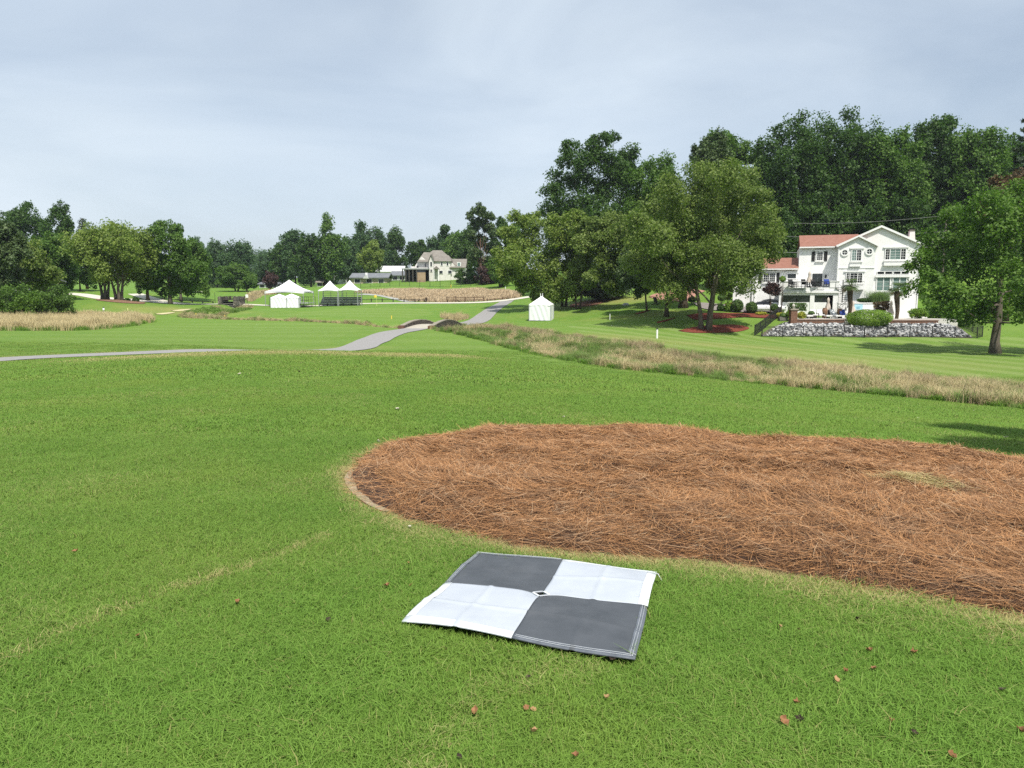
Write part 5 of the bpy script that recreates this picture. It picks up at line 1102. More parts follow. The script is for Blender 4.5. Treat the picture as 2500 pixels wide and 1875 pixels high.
# lower storey: piers, rooms behind, low wall
for a, b_ in ((1905, 1914), (1981, 1992), (2037.5, 2051)): MB().box(HX(a, YT + .1), HX(b_, YT + .1), YT + .05, YT + .4, base, zs - .252).build('pier', stucco, house)
MB().box(HX(1914, YT + .1), HX(2037.5, YT + .1), YT + .1, YT + .38, HZ(721, YT), zs - .253).build('spandrel', stucco, house)
MB().box(HX(1914, YT + .1), HX(1981, YT + .1), YT + .1, YT + .38, base, HZ(738, YT)).build('low_wall', stucco, house)
MB().box(HX(1992, YT + .1), HX(2022, YT + .1), YT + .1, YT + .38, base, HZ(738, YT)).build('low_wall', stucco, house)
MB().box(HX(1905, YT), HX(1906.5, YT), YT + .41, YB - .003, base, zs - .01).build('side_wall', stucco, house)
bk = MB().box(HX(1908, YT), HX(2050, YT), YB - .25, YB - .01, base, zs - .011).build('room_back_wall', inside, house)
MB().box(HX(1914.3, YT), HX(1980.7, YT), YT + .2, YT + .23, HZ(737.5, YT), HZ(721.5, YT)).build('pane', glass, house); MB().box(HX(1992.3, YT), HX(2021.7, YT), YT + .2, YT + .23, HZ(737.5, YT), HZ(721.5, YT)).build('pane', glass, house)
MB().box(HX(1948, YT), HX(1949.6, YT), YT + .12, YT + .26, HZ(738, YT), HZ(721, YT)).build('mullion', shut, house)
for a, b_ in ((1940, 1955), (1990, 2005)): MB().box(HX(a - 3, YT), HX(b_ + 10, YT), YT - .075, YT - .051, HZ(706.6, YT), HZ(705.8, YT)).build('scupper_slot', shut, t0)
HCOL[0] = 1830
# curved garden wall at the left end
V = []; n = 12
pw = [(HX(1838, YL) - (HX(1838, YL) - HX(1800, YL)) * i / n, HZ(672 + 15 * (1 - (1 - i / n) ** 2.2), YL)) for i in range(n + 1)]
wall_([(pw[0][0] - .02, base), *[(p[0] - .02, p[1]) for p in pw], (pw[-1][0], base)], YL + .3, YL + .6, 'garden_wall')
MB().box(pw[-1][0] - .45, pw[-1][0] + .1, YL + .2, YL + .7, base, pw[-1][1] + .15).build('garden_wall_pier', stucco, house)

# ------------------------------------------------------------------ terrace below: patio, walls, rocks
pav = mat('pale paving', (.52, .50, .46), (.62, .60, .56), .85, 2, .2)
PZ = WZ(778.5, 84.6)
def zpat(x, y): return PZ
o = MB().box(WX(1945, 86), WX(2330, 86), 84.6, 92.0, PZ - .9, PZ).build('patio', pav); o['kind'] = 'structure'
brick = mat('brown garden brick', (.14, .075, .05), (.26, .15, .105), .9, 5, .1, bmp=.5)
def brickwall(label, px0, px1, Y, ztop, zbot):
    x0, x1 = WX(px0, Y), WX(px1, Y); t = thing('brick_wall', label, 'wall', (x0, Y, zbot), world=True); n = max(1, int((x1 - x0) / .62)); rows = 3; hh = (ztop - zbot - .1) / rows; bm = [None, None]
    MB().box(x0 + .02, x1 - .02, Y + .02, Y + .34, zbot, ztop - .1).build('mortar_core', mat('mortar', (.20,.18,.155), (.28,.255,.22), .95, 8, .1), t)
    me = None
    for r_ in range(rows):
        for k in range(n + (r_ % 2)):
            w = (x1 - x0) / n; xx = x0 + w * (k + (0 if r_ % 2 == 0 else -.5)); a = max(x0, xx) + .012; b = min(x1, xx + w) - .012
            if b - a > .1: MB().box(a, b, Y, Y + .36, zbot + r_ * hh + .012, zbot + (r_ + 1) * hh - .012).build('brick', brick, t)
    MB().box(x0 - .04, x1 + .04, Y - .05, Y + .4, ztop - .098, ztop).build('coping', mat('brick coping', (.22,.15,.12), (.32,.24,.19), .9, 4, .1), t)
brickwall('low brown brick wall in front of the white patio chairs', 1951, 2069, 84.2, WZ(779.5, 84.2), WZ(793, 84.2))
brickwall('low brown brick wall right of the rounded hedge', 2176, 2300, 84.2, WZ(781, 84.2), WZ(794, 84.2))
def pillar():
    Y = 84.0; x = WX(1941.5, Y); z0 = WZ(794, Y); t = thing('brick_pillar', 'brick gate pillar with stone ball finial at the end of the low wall', 'pillar', (x, Y, z0), world=True); z1 = WZ(757, Y); n = 9
    for k in range(n): MB().box(x - .37 + .01 * (k % 2), x + .37 - .01 * (k % 2), Y - .37, Y + .37, z0 + (z1 - z0) * k / n + .012, z0 + (z1 - z0) * (k + 1) / n).build('brick_course', brick, t)
    MB().box(x - .45, x + .45, Y - .45, Y + .45, z1 + .002, z1 + .14).build('cap', mat('pillar cap', (.28,.24,.19), (.38,.34,.28), .9, 5, .1), t)
    MB().lathe((x, Y, z1 + .14), [(.12, 0), (.07, .08), (.09, .14), (.17, .26), (.19, .36), (.13, .48), (.05, .54), (.02, .6)], 12).build('finial', mat('finial stone', (.40,.38,.34), (.52,.50,.46), .85, 6, .1), t, smooth=True)
pillar()
def rocks():
    poly = [at(1862,821,79.95), at(2100,823.5,80.0), at(2370,827,80.1), at(2330,800,82.8), at(2300,793,83.7), at(2110,794,83.8), at(2075,794,83.7), at(1950,791,83.8), at(1938,777,85.6), at(1925,776,85.8), at(1905,792,83), at(1885,806,81.5)]
    P2 = [np.array(p[:2]) for p in poly]
    m = mat('slope soil', (.10, .085, .07), (.17, .15, .125), .95, 6, .1)
    # the bank itself, rising from the fence to the wall foot
    def bank(x, y):
        g = hfun(x, y); t_ = np.clip((y - 80.1) / 3.6, 0, 1); top = WZ(792, 83.7); return np.maximum(g + .02, (g * (1 - t_) + top * t_))
    P = catmull(P2 + [P2[0]], .5); lo, hi = P.min(0), P.max(0); gx = np.arange(lo[0], hi[0] + .4, .4); gy = np.arange(lo[1], hi[1] + .4, .4); X, Y = np.meshgrid(gx, gy); ins = inpoly(X, Y, P2); nx = len(gx)
    V = np.stack([X.ravel(), Y.ravel(), bank(X, Y).ravel()], 1); i = np.arange(len(gy) - 1)[:, None] * nx + np.arange(nx - 1)[None]; ok = ins[:-1, :-1] | ins[1:, 1:] | ins[1:, :-1] | ins[:-1, 1:]
    bo = link('rock_bank', npmesh('rock_bank', V, np.stack([i, i+1, i+nx+1, i+nx], -1)[ok], 4, True), m); bo['kind'] = 'structure'
    r = np.random.default_rng(77); protos = []; cols = [mat('rock white', (.42,.42,.41), (.60,.60,.59), .9, 5, .15), mat('rock grey', (.17,.18,.185), (.27,.28,.285), .9, 5, .15), mat('rock dark', (.05,.053,.056), (.10,.104,.108), .9, 5, .15)]
    import bmesh
    for k in range(9):
        b = bmesh.new(); bmesh.ops.create_icosphere(b, subdivisions=1, radius=1)
        for v in b.verts: v.co *= r.uniform(.7, 1.25)
        for v in b.verts: v.co.z *= .7
        me = bpy.data.meshes.new('rock'); b.to_mesh(me); b.free(); me.materials.append(cols[k % 3]); protos.append(me)
    n = 0; tries = 0; pts = []
    while n < 2600 and tries < 14000:
        tries += 1; x = r.uniform(lo[0], hi[0]); y = r.uniform(lo[1], hi[1])
        if inpoly(np.array([x]), np.array([y]), P2)[0] and not (WX(2068, y) < x < WX(2178, y) and y > 82.6): pts.append((x, y, r.uniform(.09, .21))); n += 1
    pts = np.array(pts); big = np.argsort(-pts[:, 2]); zz = bank(pts[:, 0], pts[:, 1])
    for j in big[:290]:
        o_ = bpy.data.objects.new('rock', protos[int(r.choice([0,3,6,0,3,1,4,7,1,2,5,8]))]); COL.objects.link(o_); o_.parent = bo; s = pts[j, 2]; o_.location = (pts[j, 0], pts[j, 1], zz[j] + s * .35); o_.scale = (s, s, s); o_.rotation_euler = tuple(r.uniform(0, 3, 3))
    V = []; Fs = []; mi = []; k0 = 0
    base_v = [np.array([v.co for v in p.vertices]) for p in protos]; base_f = np.array([p_.vertices[:] for p_ in protos[0].polygons])
    for j in big[290:]:
        c = int(r.choice([0,3,6,0,1,4,7,1,2,5,8,2])); a = r.uniform(0, 6.28); s = pts[j, 2]; R = np.array(((math.cos(a), -math.sin(a), 0), (math.sin(a), math.cos(a), 0), (0, 0, 1))); v = base_v[c] @ R.T * s + np.array((pts[j, 0], pts[j, 1], zz[j] + s * .3)); V.append(v); Fs.append(base_f + k0); mi += [c % 3] * len(base_f); k0 += len(v)
    me = npmesh('rock_fill', np.concatenate(V), np.concatenate(Fs), 3)
    for c in cols: me.materials.append(c)
    me.polygons.foreach_set('material_index', np.array(mi, np.int32)); ro = link('rock_fill', me, None, bo); ro['kind'] = 'stuff'
rocks()
# low white retaining wall with pale blue panel, right of the terrace
t = thing('garden_wall', 'low white wall with pale blue panel beside the terrace stair', 'wall', (WX(2110, 89.2), 89.2, PZ), world=True)
MB().box(WX(2052, 89.2), WX(2138, 89.2), 89.2, 89.55, PZ - .3, WZ(741, 89.2)).build('wall_body', stucco, t)
MB().box(WX(2051, 89.2), WX(2139, 89.2), 89.12, 89.62, WZ(741, 89.2) + .002, WZ(739, 89.2)).build('coping', trimw, t)
MB().box(WX(2090, 89.2), WX(2111, 89.2), 89.13, 89.198, WZ(756, 89.2), WZ(743.5, 89.2)).build('blue_panel', mat('pale blue panel', (.35, .62, .72), (.45, .70, .78), .4, 4, .4), t)
MB().box(WX(2096, 89.2), WX(2104, 89.2), 89.10, 89.128, WZ(753, 89.2), WZ(748, 89.2)).build('panel_inset', mat('blue inset', (.20,.45,.58), (.26,.52,.64), .4, 4, .4), t)
# spiral stair
def stair():
    c = HW(2060, 89.6, 0)[:2]; z0, z1 = PZ, zf; t = thing('spiral_stair', 'black spiral stair at the right end of the terrace', 'stair', (*c, z0)); H = z1 - z0; N = 15
    MB().tube([(0, 0, 0), (0, 0, H + .9)], .06, 8).build('column', blackm, t); pr = []
    for k in range(N):
        a = -2.6 + k * .36; z = H * (k + 1) / N; w = .17
        MB().add([(.05 * math.cos(a), .05 * math.sin(a), z), (.85 * math.cos(a - w), .85 * math.sin(a - w), z), (.85 * math.cos(a + w), .85 * math.sin(a + w), z), (.05 * math.cos(a), .05 * math.sin(a), z - .05), (.85 * math.cos(a - w), .85 * math.sin(a - w), z - .05), (.85 * math.cos(a + w), .85 * math.sin(a + w), z - .05)], [(0,1,2),(5,4,3),(0,3,4,1),(1,4,5,2),(2,5,3,0)]).build('tread', blackm, t)
        MB().tube([(.82 * math.cos(a), .82 * math.sin(a), z), (.82 * math.cos(a), .82 * math.sin(a), z + .9)], .015, 5).build('baluster', blackm, t); pr.append((.82 * math.cos(a), .82 * math.sin(a), z + .9))
    MB().tube(pr, .025, 6).build('handrail', blackm, t)
stair()
# ------------------------------------------------------------------ far houses
def simple_house(name, label, blocks, roofm, wallm, cat='house'):
    x0, y0 = blocks[0][0], blocks[0][2]; t = thing(name, label, cat, (x0, y0, h1(x0, y0)), world=True); return t
cream = mat('cream brick', (.60, .58, .55), (.72, .70, .67), .9, 1.2, .15); grey_roof = mat('grey brown shingles', (.17, .155, .135), (.26, .24, .21), .9, 1.0, .1); slate = mat('blue grey shingles', (.14, .15, .165), (.21, .22, .235), .9, 1.0, .1)
def far_house():
    Y = 192.0; s = lambda px, py, y=Y: at(px, py, y); X = lambda px, y=Y: at(px, 680, y)[0]; Z = lambda py, y=Y: at(1060, py, y)[2]; g = h1(X(1060), Y) - 1.0
    t = thing('cream_house', 'large cream brick house with steep brown roofs on the far rise', 'house', (X(1060), Y, g), world=True); Q = lambda mb, n, m, p=None: mb.build(n, m, p or t)
    # main hip roofed block
    Q(MB().box(X(1050), X(1100), Y, Y + 10, g, Z(638)), 'wall', cream)
    def hip(x0, x1, y0, y1, ze, zr, xr0, xr1, ov=.4):
        ym = (y0 + y1) / 2; x0 -= ov; x1 += ov; y0 -= ov; y1 += ov
        return MB().add([(x0,y0,ze),(x1,y0,ze),(x1,y1,ze),(x0,y1,ze),(xr0,ym,zr),(xr1,ym,zr)], [(0,1,5,4),(1,2,5),(2,3,4,5),(3,0,4),(0,3,2,1)])
    Q(hip(X(1050), X(1100), Y, Y + 10, Z(638), Z(621), X(1054), X(1092)), 'roof', grey_roof)
    Q(hip(X(1026), X(1098), Y + 3, Y + 13, Z(634, Y + 3), Z(611, Y + 8), X(1050), X(1072)), 'roof', grey_roof); Q(MB().box(X(1024), X(1050) - .01, Y + 3, Y + 12, g, Z(638, Y + 3)), 'wall', cream)
    # left wing
    Q(hip(X(1022), X(1052), Y + 1, Y + 9, Z(639, Y + 1), Z(616, Y + 5), X(1030), X(1050)), 'roof', grey_roof)
    Q(MB().prism([(X(1012, Y + 2), g), (X(1049, Y + 2), g), (X(1049, Y + 2), Z(640)), (X(1030, Y + 2), Z(626)), (X(1012, Y + 2), Z(652))], 'y', Y + 1.5, Y + 9), 'wall', cream)
    # narrow gabled bay
    Q(MB().prism([(X(1049), g), (X(1060), g), (X(1060), Z(637)), (X(1054.5), Z(624)), (X(1049), Z(637))], 'y', Y - 1.2, Y + 1), 'wall', cream)
    Q(MB().prism([(X(1047.5), Z(639)), (X(1054.5), Z(622)), (X(1061.5), Z(639)), (X(1061.5), Z(637.6)), (X(1054.5), Z(620.4)), (X(1047.5), Z(637.6))], 'y', Y - 1.6, Y + 2), 'roof', grey_roof)
    # right wing with sweeping roof and dormer
    Q(MB().prism([(X(1100) + .01, g), (X(1136), g), (X(1136), Z(654)), (X(1115), Z(654)), (X(1100) + .01, Z(638))], 'y', Y + .3, Y + 9), 'wall', cream)
    Q(MB().prism([(Y - .3, Z(654)), (Y + 5, Z(632)), (Y + 9.5, Z(654)), (Y + 9.5, Z(652)), (Y + 5, Z(630)), (Y - .3, Z(652.6))], 'x', X(1098), X(1138)), 'roof', grey_roof)
    d = Q(MB().box(X(1116), X(1125), Y + .4, Y + 4, Z(652), Z(640)), 'dormer', trimw); MB().box(X(1117.5), X(1123.5), Y + .32, Y + .39, Z(650), Z(641.5)).build('pane', glassg, d)
    for a, b, c, e_, y in ((1052.5, 1056.5, 640, 650, Y - 1.2), (1052.8, 1056.2, 658.5, 663.5, Y - 1.2), (1077, 1081, 640, 648, Y), (1091, 1095, 640, 648, Y), (1094.5, 1103, 660.5, 668, Y), (1073, 1081, 661, 668, Y), (1036, 1039, 643, 651, Y + 1.5), (1016, 1021, 649, 653, Y + 1.5), (1122, 1130, 662, 668, Y + .3)):
        w = Q(MB().box(X(a) - .12, X(b) + .12, y - .09, y - .001, Z(e_) - .12, Z(c) + .12), 'window', trimw if a > 1060 else cream); MB().box(X(a), X(b), y - .13, y - .091, Z(e_), Z(c)).build('pane', glass, w)
    p = Q(MB().prism([(X(1060), Z(656)), (X(1067), Z(650)), (X(1073), Z(656)), (X(1073), Z(657)), (X(1060), Z(657))], 'y', Y - 1.6, Y - .002), 'door_porch', grey_roof)
    for a in (1061, 1072): MB().box(X(a) - .1, X(a) + .1, Y - 1.5, Y - 1.3, g, Z(657)).build('porch_post', trimw, p)
    # covered veranda to the left
    v = Q(MB().box(X(986), X(1050), Y - 4, Y + 1.4, Z(658.6), Z(655.8)), 'veranda_roof', mat('veranda fascia', (.30,.31,.31), (.40,.41,.41), .7))
    for a in (988, 996, 1004, 1013, 1022): MB().box(X(a) - .13, X(a) + .13, Y - 3.9, Y - 3.6, g, Z(658.6)).build('veranda_post', mat('dark post', (.05,.045,.04), (.09,.08,.07), .8), v)
    MB().box(X(1023.5), X(1043), Y - 3.8, Y - 3.5, g, Z(666)).build('veranda_wall', mat('tan brick', (.30,.21,.14), (.40,.29,.20), .9, 2), v); MB().box(X(987), X(1049), Y + 1.2, Y + 1.39, g, Z(658.7)).build('veranda_back', inside, v); MB().box(X(1024), X(1043), Y - 3.7, Y - 3.6, Z(666), Z(659)).build('screen', glass, v)
    MB().box(X(1003), X(1010), Y + 1, Y + 2, Z(657), Z(650)).build('chimney', cream, t)
far_house()
def bungalow(name, label, px0, px1, pr, pe, pb, Y, wm, rm, gable=True, wins=3, depth=7.0):
    X = lambda px, y=Y: at(px, 680, y)[0]; Z = lambda py, y=Y: at(px0, py, y)[2]; g = min(h1(X(px0), Y), h1(X(px1), Y)) - .6; t = thing(name, label, 'house', (X(px0), Y, g), world=True)
    MB().box(X(px0), X(px1), Y, Y + depth, g, Z(pe)).build('wall', wm, t)
    MB().prism([(Y - .6, Z(pe) - .05), (Y + depth / 2, Z(pr)), (Y + depth + .5, Z(pe)), (Y + depth + .5, Z(pe) + .2), (Y + depth / 2, Z(pr) + .22), (Y - .6, Z(pe) + .17)], 'x', X(px0) - .5, X(px1) + .5).build('roof', rm, t)
    MB().prism([(Y + .2, Z(pe)), (Y + depth / 2, Z(pr) - .05), (Y + depth - .2, Z(pe))], 'x', X(px0) - .02, X(px0) + .1).build('gable_end', wm, t)
    for k in range(wins):
        a = X(px0) + (X(px1) - X(px0)) * (k + .5) / wins; zz = (Z(pe) + g) / 2 + .35; w = MB().box(a - .75, a + .75, Y - .08, Y - .001, zz - .55, zz + .55).build('window', trimw, t); MB().box(a - .65, a + .65, Y - .11, Y - .081, zz - .45, zz + .45).build('pane', glass, w)
    return t
paleg = mat('pale grey siding', (.42, .43, .43), (.52, .53, .53), .8, 1.5); tanw = mat('tan siding', (.36, .31, .22), (.44, .38, .28), .85, 1.5); dkb = mat('dark shed boards', (.035, .03, .026), (.07, .06, .05), .85, 2)
b1 = bungalow('bungalow', 'low grey roofed bungalow with chimney behind the double tent', 858, 945, 668, 679, 692, 186, tanw, slate)
X_ = lambda px, y: at(px, 680, y)[0]
MB().box(X_(893, 187), X_(898, 187), 186.5, 187.5, at(893, 677, 187)[2], at(893, 666, 187)[2]).build('chimney', trimw, b1)
MB().prism([(X_(886, 185), at(886, 680, 185)[2]), (X_(893, 185), at(893, 670, 185)[2]), (X_(900, 185), at(900, 680, 185)[2])], 'y', 184.8, 188).build('gable_front', paleg, b1)
bungalow('bungalow', 'pale bungalow left of the cream house veranda', 956, 990, 663, 673, 684, 200, paleg, slate, wins=2)
bungalow('bungalow', 'white roofed house glimpsed between trees left of the cream house', 922, 982, 650, 664, 676, 222, trimw, mat('pale roof', (.55,.56,.56), (.66,.67,.67), .6), wins=2)
bungalow('bungalow', 'house with white porch columns behind the tall thin pine', 1180, 1226, 634, 652, 690, 176, cream, grey_roof, wins=3)
bungalow('bungalow', 'long white building glimpsed under the trees beyond the plank bridge', 632, 690, 690, 694, 701, 232, trimw, slate, wins=4)
bungalow('bungalow', 'white house showing through the trees behind the tents', 815, 836, 652, 660, 672, 238, trimw, trimw, wins=1)
bungalow('hut', 'small brown hut in the wood behind the tents', 775, 786, 684, 690, 702, 208, mat('brown hut', (.14,.06,.035), (.20,.09,.055), .85), mat('hut roof', (.22,.20,.18), (.30,.27,.24), .9), wins=1, depth=3)
sh = bungalow('shed', 'dark timber shed with grey roof under the trees at far left', -40, 90, 676, 689, 718, 96, dkb, mat('weathered roof', (.16,.17,.18), (.26,.27,.28), .85, 2), wins=3, depth=5)

# ------------------------------------------------------------------ planting round the white house
for a, b, rx, ry, Y, lf, n, lb in ((1795,700,14,14,104,'box',2500,'clipped round shrub left of the two tall ball shrubs'),(1821,703,15,17,101,'box',3000,'left of two tall ball shrubs beside the low wing'),(1846,709,13,19,99,'box',3000,'right of two tall ball shrubs beside the low wing'),
                                   (1777,722,11,8,100,'hedge',1200,'low green tuft shrub on the red bank'),(1779,751,10,11,93,'hedge',1600,'yellow green ball shrub at the drive edge'),(1800,746,15,15,92.5,'box',2600,'large dark ball shrub between two shrubs at the drive edge'),(1835,750,14,13,91.5,'box',2400,'round shrub directly left of the white car'),(1760,752,9,10,93.5,'dark',1200,'dark small shrub at the left end of the drive edge'),
                                   (1762,727,10,8,99,'box',900,'low shrub behind the drive kerb'),(1890,751,9,9,90,'box',1000,'low shrub at the front of the white car'),(1690,731,11,7,100,'dark',900,'dark shrub beside the brick drive')):
    bush('clipped_shrub', lb, a, b, rx, ry, Y, lf, n, .15, group='clipped shrubs by the drive')
bush('yellow_shrub', 'yellow leaved shrub by the brick drive', 1590, 701, 14, 9, 118, 'yellow', 1200, .22, k=6)
bush('japanese_maple', 'dark purple japanese maple in front of the low wing', 1884, 706, 21, 18, 91.2, 'plum', 4200, .16, k=9)
bush('rounded_hedge', 'big bright green rounded hedge above the rock slope', 2122, 777, 53, 21, 83.2, 'hedge', 12000, .13, square=False)
bush('box_hedge', 'square clipped dark hedge at the terrace foot', 1946.5, 749, 18, 9, 88.6, 'box', 3000, .13, square=True)
bush('low_hedge', 'dark flat hedge on the white wall below the gable', 2110, 733, 17, 5, 90.5, 'dark', 1500, .14)
bush('red_green_shrub', 'brownish green shrub right of the pale blue panel', 2155, 749, 20, 12, 87, 'copper', 2600, .16, k=7)
bush('terrace_plant', 'fresh green potted plant on the terrace parapet', 1911, 681, 8, 7, 90.4, 'hedge', 800, .12)
bush('patio_plant', 'yellow green leafy plant left of the patio chairs', 1957, 770, 9, 9, 85.2, 'yellow', 900, .2)
bush('patio_plant', 'green leafy plant left of the brick pillar', 1929, 766, 9, 9, 86.2, 'hedge', 900, .2)
bush('flower_strip', 'pale yellow low planting beside the fence gate', 1908, 768, 14, 5, 87.6, 'yellow', 700, .14)
bush('flower_strip', 'pale low planting in front of the white car', 1858, 765, 14, 4, 90.2, 'yellow', 700, .14)
bush('garden_shrub', 'yellow green shrub under the maple on the patio edge', 2245, 765, 22, 12, 85.5, 'hedge', 2600, .17, k=7)
bush('garden_shrub', 'dark shrub behind the low wall at the right end of the patio', 2290, 768, 26, 14, 86, 'mid', 2600, .17, k=8)
bush('garden_shrub', 'grey green shrub at the fence corner under the maple', 2345, 768, 30, 18, 86, 'mid', 3200, .18, k=8)
def reeds():
    c = at(2146, 738, 90.2); gz = PZ + 1.3; r = np.random.default_rng(9); t = thing('ornamental_grass', 'tall arching ornamental grass clump below the big windows', 'plant', (c[0], 90.2, c[2]))
    me = blades('grass_blades', 900, 1.15, .7, 1.75, .035, .55, r, .8); link('grass_blades', me, leafmat('reed leaves', (.10,.17,.05), (.24,.33,.12), .35, up=.3), t)
reeds()
def palm(label, base_px, base_py, top_px, top_py, Y, rad):
    b = at(base_px, base_py, Y); c = at(top_px, top_py, Y); t = thing('palm_tree', label, 'palm tree', tuple(b), group='palms on the patio'); r = np.random.default_rng(int(base_px)); d = c - b; pts = [np.array((d[0] * u + .12 * math.sin(u * 5), 0, d[2] * u)) for u in np.linspace(0, 1, 9)]
    MB().tube(pts, [.2, .19, .2, .22, .24, .27, .30, .30, .2], 9).build('trunk', bark('palm fibre', (.05,.038,.026), (.12,.09,.06)), t, smooth=True); R = rad / ppm(top_px, top_py, Y); lm = leafmat('palm leaves', (.045,.085,.025), (.13,.19,.06), .3)
    for k in range(26):
        a = r.uniform(0, 6.28); el = r.uniform(-.7, 1.2); L = R * r.uniform(.75, 1.1); dirv = np.array((math.cos(a) * math.cos(el), math.sin(a) * math.cos(el), math.sin(el))); o = pts[-1]; hub = o + dirv * L * .5; fan = MB(); side = np.cross(dirv, (0, 0, 1.0)); side /= np.linalg.norm(side) + 1e-6; up = np.cross(side, dirv)
        fan.beam(tuple(o), tuple(hub), .03)
        for q in np.linspace(-1.25, 1.25, 13):
            e = hub + (dirv * math.cos(q) + side * math.sin(q)) * L * .55 + np.array((0, 0, -.22 * L * abs(math.cos(q)) - .05)); m_ = (hub + e) / 2 + up * .05; w = (dirv * -math.sin(q) + side * math.cos(q)) * .035
            fan.add([hub, m_ - w, e, m_ + w], [(0, 1, 2, 3)])
        fan.build('frond', lm if el > -.35 else leafmat('dead palm leaves', (.14,.11,.06), (.26,.21,.12), .2), t)
palm('left fan palm beside the patio chairs, shaggy trunk', 2070, 785, 2079, 697, 84.9, 26)
palm('right fan palm beyond the rounded hedge, shaggy trunk', 2186, 791, 2193, 706, 84.9, 28)
# ------------------------------------------------------------------ patio furniture
cushion = mat('white cushion', (.72, .72, .71), (.80, .80, .79), .85, 4); bluec = mat('blue cushion', (.020, .045, .22), (.035, .07, .30), .8, 4); linen = mat('beige canvas', (.50, .43, .37), (.62, .55, .48), .85, 3)
def chair(label, px, py, Y, m, group, floor=None, rz=0.0, s=1.0):
    p = at(px, py, Y); z = PZ if floor is None else floor; t = thing('patio_chair', label, 'chair', (p[0], Y, z), rz, group); 
    MB().box(-.31*s, .31*s, -.35*s, .3*s, .36*s, .46*s).build('seat', m, t); b = MB().add([(-.31*s,.2*s,.4*s),(.31*s,.2*s,.4*s),(.31*s,.5*s,1.02*s),(-.31*s,.5*s,1.02*s),(-.31*s,.3*s,.38*s),(.31*s,.3*s,.38*s),(.31*s,.58*s,1.0*s),(-.31*s,.58*s,1.0*s)], [(0,3,2,1),(4,5,6,7),(0,1,5,4),(1,2,6,5),(2,3,7,6),(3,0,4,7)]); b.build('backrest', m, t)
    for a in (-1, 1):
        MB().box(a*.34*s-.03, a*.34*s+.03, -.34*s, .4*s, .58*s, .63*s).build('armrest', blackm, t)
        for yy in (-.3, .34): MB().box(a*.33*s-.025, a*.33*s+.025, yy*s-.025, yy*s+.025, 0, .58*s).build('leg', blackm, t)
    return t
for px, m, lb in ((1988, cushion, 'leftmost white patio chair behind the low brick wall'), (2004, cushion, 'second white patio chair behind the low brick wall'), (2036, cushion, 'white patio chair between the two brown urns'), (2060, bluec, 'blue patio chair right of the right urn')): chair(lb, px, 766, 86.3, m, 'patio chairs behind the low wall', rz=0.0)
def lounger(label, px, Y, w=.7, L=1.3):
    p = at(px, 775, Y); t = thing('foot_stool', label, 'stool', (p[0], Y, PZ), group='white stools on the patio'); MB().box(-w/2, w/2, -.35, .35, .26, .40).build('cushion', cushion, t)
    for a in (-1, 1):
        for b in (-1, 1): MB().box(a*(w/2-.06)-.025, a*(w/2-.06)+.025, b*.29-.025, b*.29+.025, 0, .258).build('leg', blackm, t)
for px, lb in ((1975, 'white stool at the left end of the patio chairs'), (2022, 'white stool before the left urn'), (2045, 'white stool before the right urn')): lounger(lb, px, 85.4)
def urn(label, px, Y, hgt):
    p = at(px, 770, Y); t = tag(MB().lathe((0, 0, 0), [(.16, 0), (.20, .08), (.30, .45), (.34, .75), (.30, 1.0), (.20, 1.12), (.24, 1.2), (.22, 1.2), (.17, 1.1)], 16).build('brown_urn', mat('glazed brown urn', (.16,.085,.045), (.25,.145,.085), .4, 4, .4), None, smooth=True), label, 'urn', 'brown urns on the patio'); t.location = (p[0], Y, PZ); t.scale = (hgt, hgt, hgt)
urn('tall brown urn between the white chairs', 2013, 86.9, 1.0); urn('tall brown urn beside the blue chair', 2050, 87.0, .95)
def parasol(label, px, top, bot, Y, floor):
    p = at(px, 700, Y); z1, z0 = at(px, top, Y)[2] - floor, at(px, bot, Y)[2] - floor; t = thing('closed_parasol', label, 'parasol', (p[0], Y, floor), group='closed parasols'); MB().tube([(0, 0, 0), (0, 0, z1 + .08)], .03, 8).build('pole', wpaint, t); N = 24; V = []
    for u, rr in ((0, .06), (.08, .13), (.25, .17), (.35, .12), (.6, .22), (1.0, .34)):
        for j in range(N): a = 2 * math.pi * j / N; q = rr * (1 + .28 * math.cos(a * 8) * u); V.append((q * math.cos(a), q * math.sin(a), z1 + (z0 - z1) * u))
    MB().add(V, [(i*N + j, i*N + (j+1) % N, (i+1)*N + (j+1) % N, (i+1)*N + j) for i in range(5) for j in range(N)]).build('folded_canopy', linen, t, smooth=True); MB().lathe((0, 0, 0), [(.28, 0), (.28, .06), (.1, .12)], 14).build('base', blackm, t)
parasol('closed pale parasol in front of the terrace door', 2024, 727, 757, 87.6, PZ); parasol('closed beige parasol left of the pale blue panel', 2085, 735, 763, 87.4, PZ); parasol('closed beige parasol beside the right palm', 2178.5, 735, 768, 86.0, PZ)
parasol('closed beige parasol up on the terrace', 1975, 663, 690, 91.6, zf)
for px, lb in ((1935, 'dark wicker armchair at the left end of the terrace rail'), (1967, 'dark chair beside the terrace parasol'), (1990, 'dark chair before the terrace door')):
    chair(lb, px, 695, 91.0, shut, 'dark chairs on the terrace', zf, rz=.3)
chair('blue chair at the right end of the terrace rail', 2021, 695, 91.2, bluec, None, zf)
p = at(1952, 695, 91.3); t = thing('terrace_table', 'dark dining table with pale top on the terrace', 'table', (p[0], 91.3, zf)); MB().box(-.9, .9, -.45, .45, .70, .75).build('table_top', mat('pale table top', (.45,.44,.42), (.55,.54,.52), .5), t)
for a in (-.8, .8):
    for b in (-.36, .36): MB().box(a-.04, a+.04, b-.04, b+.04, 0, .70).build('leg', blackm, t)
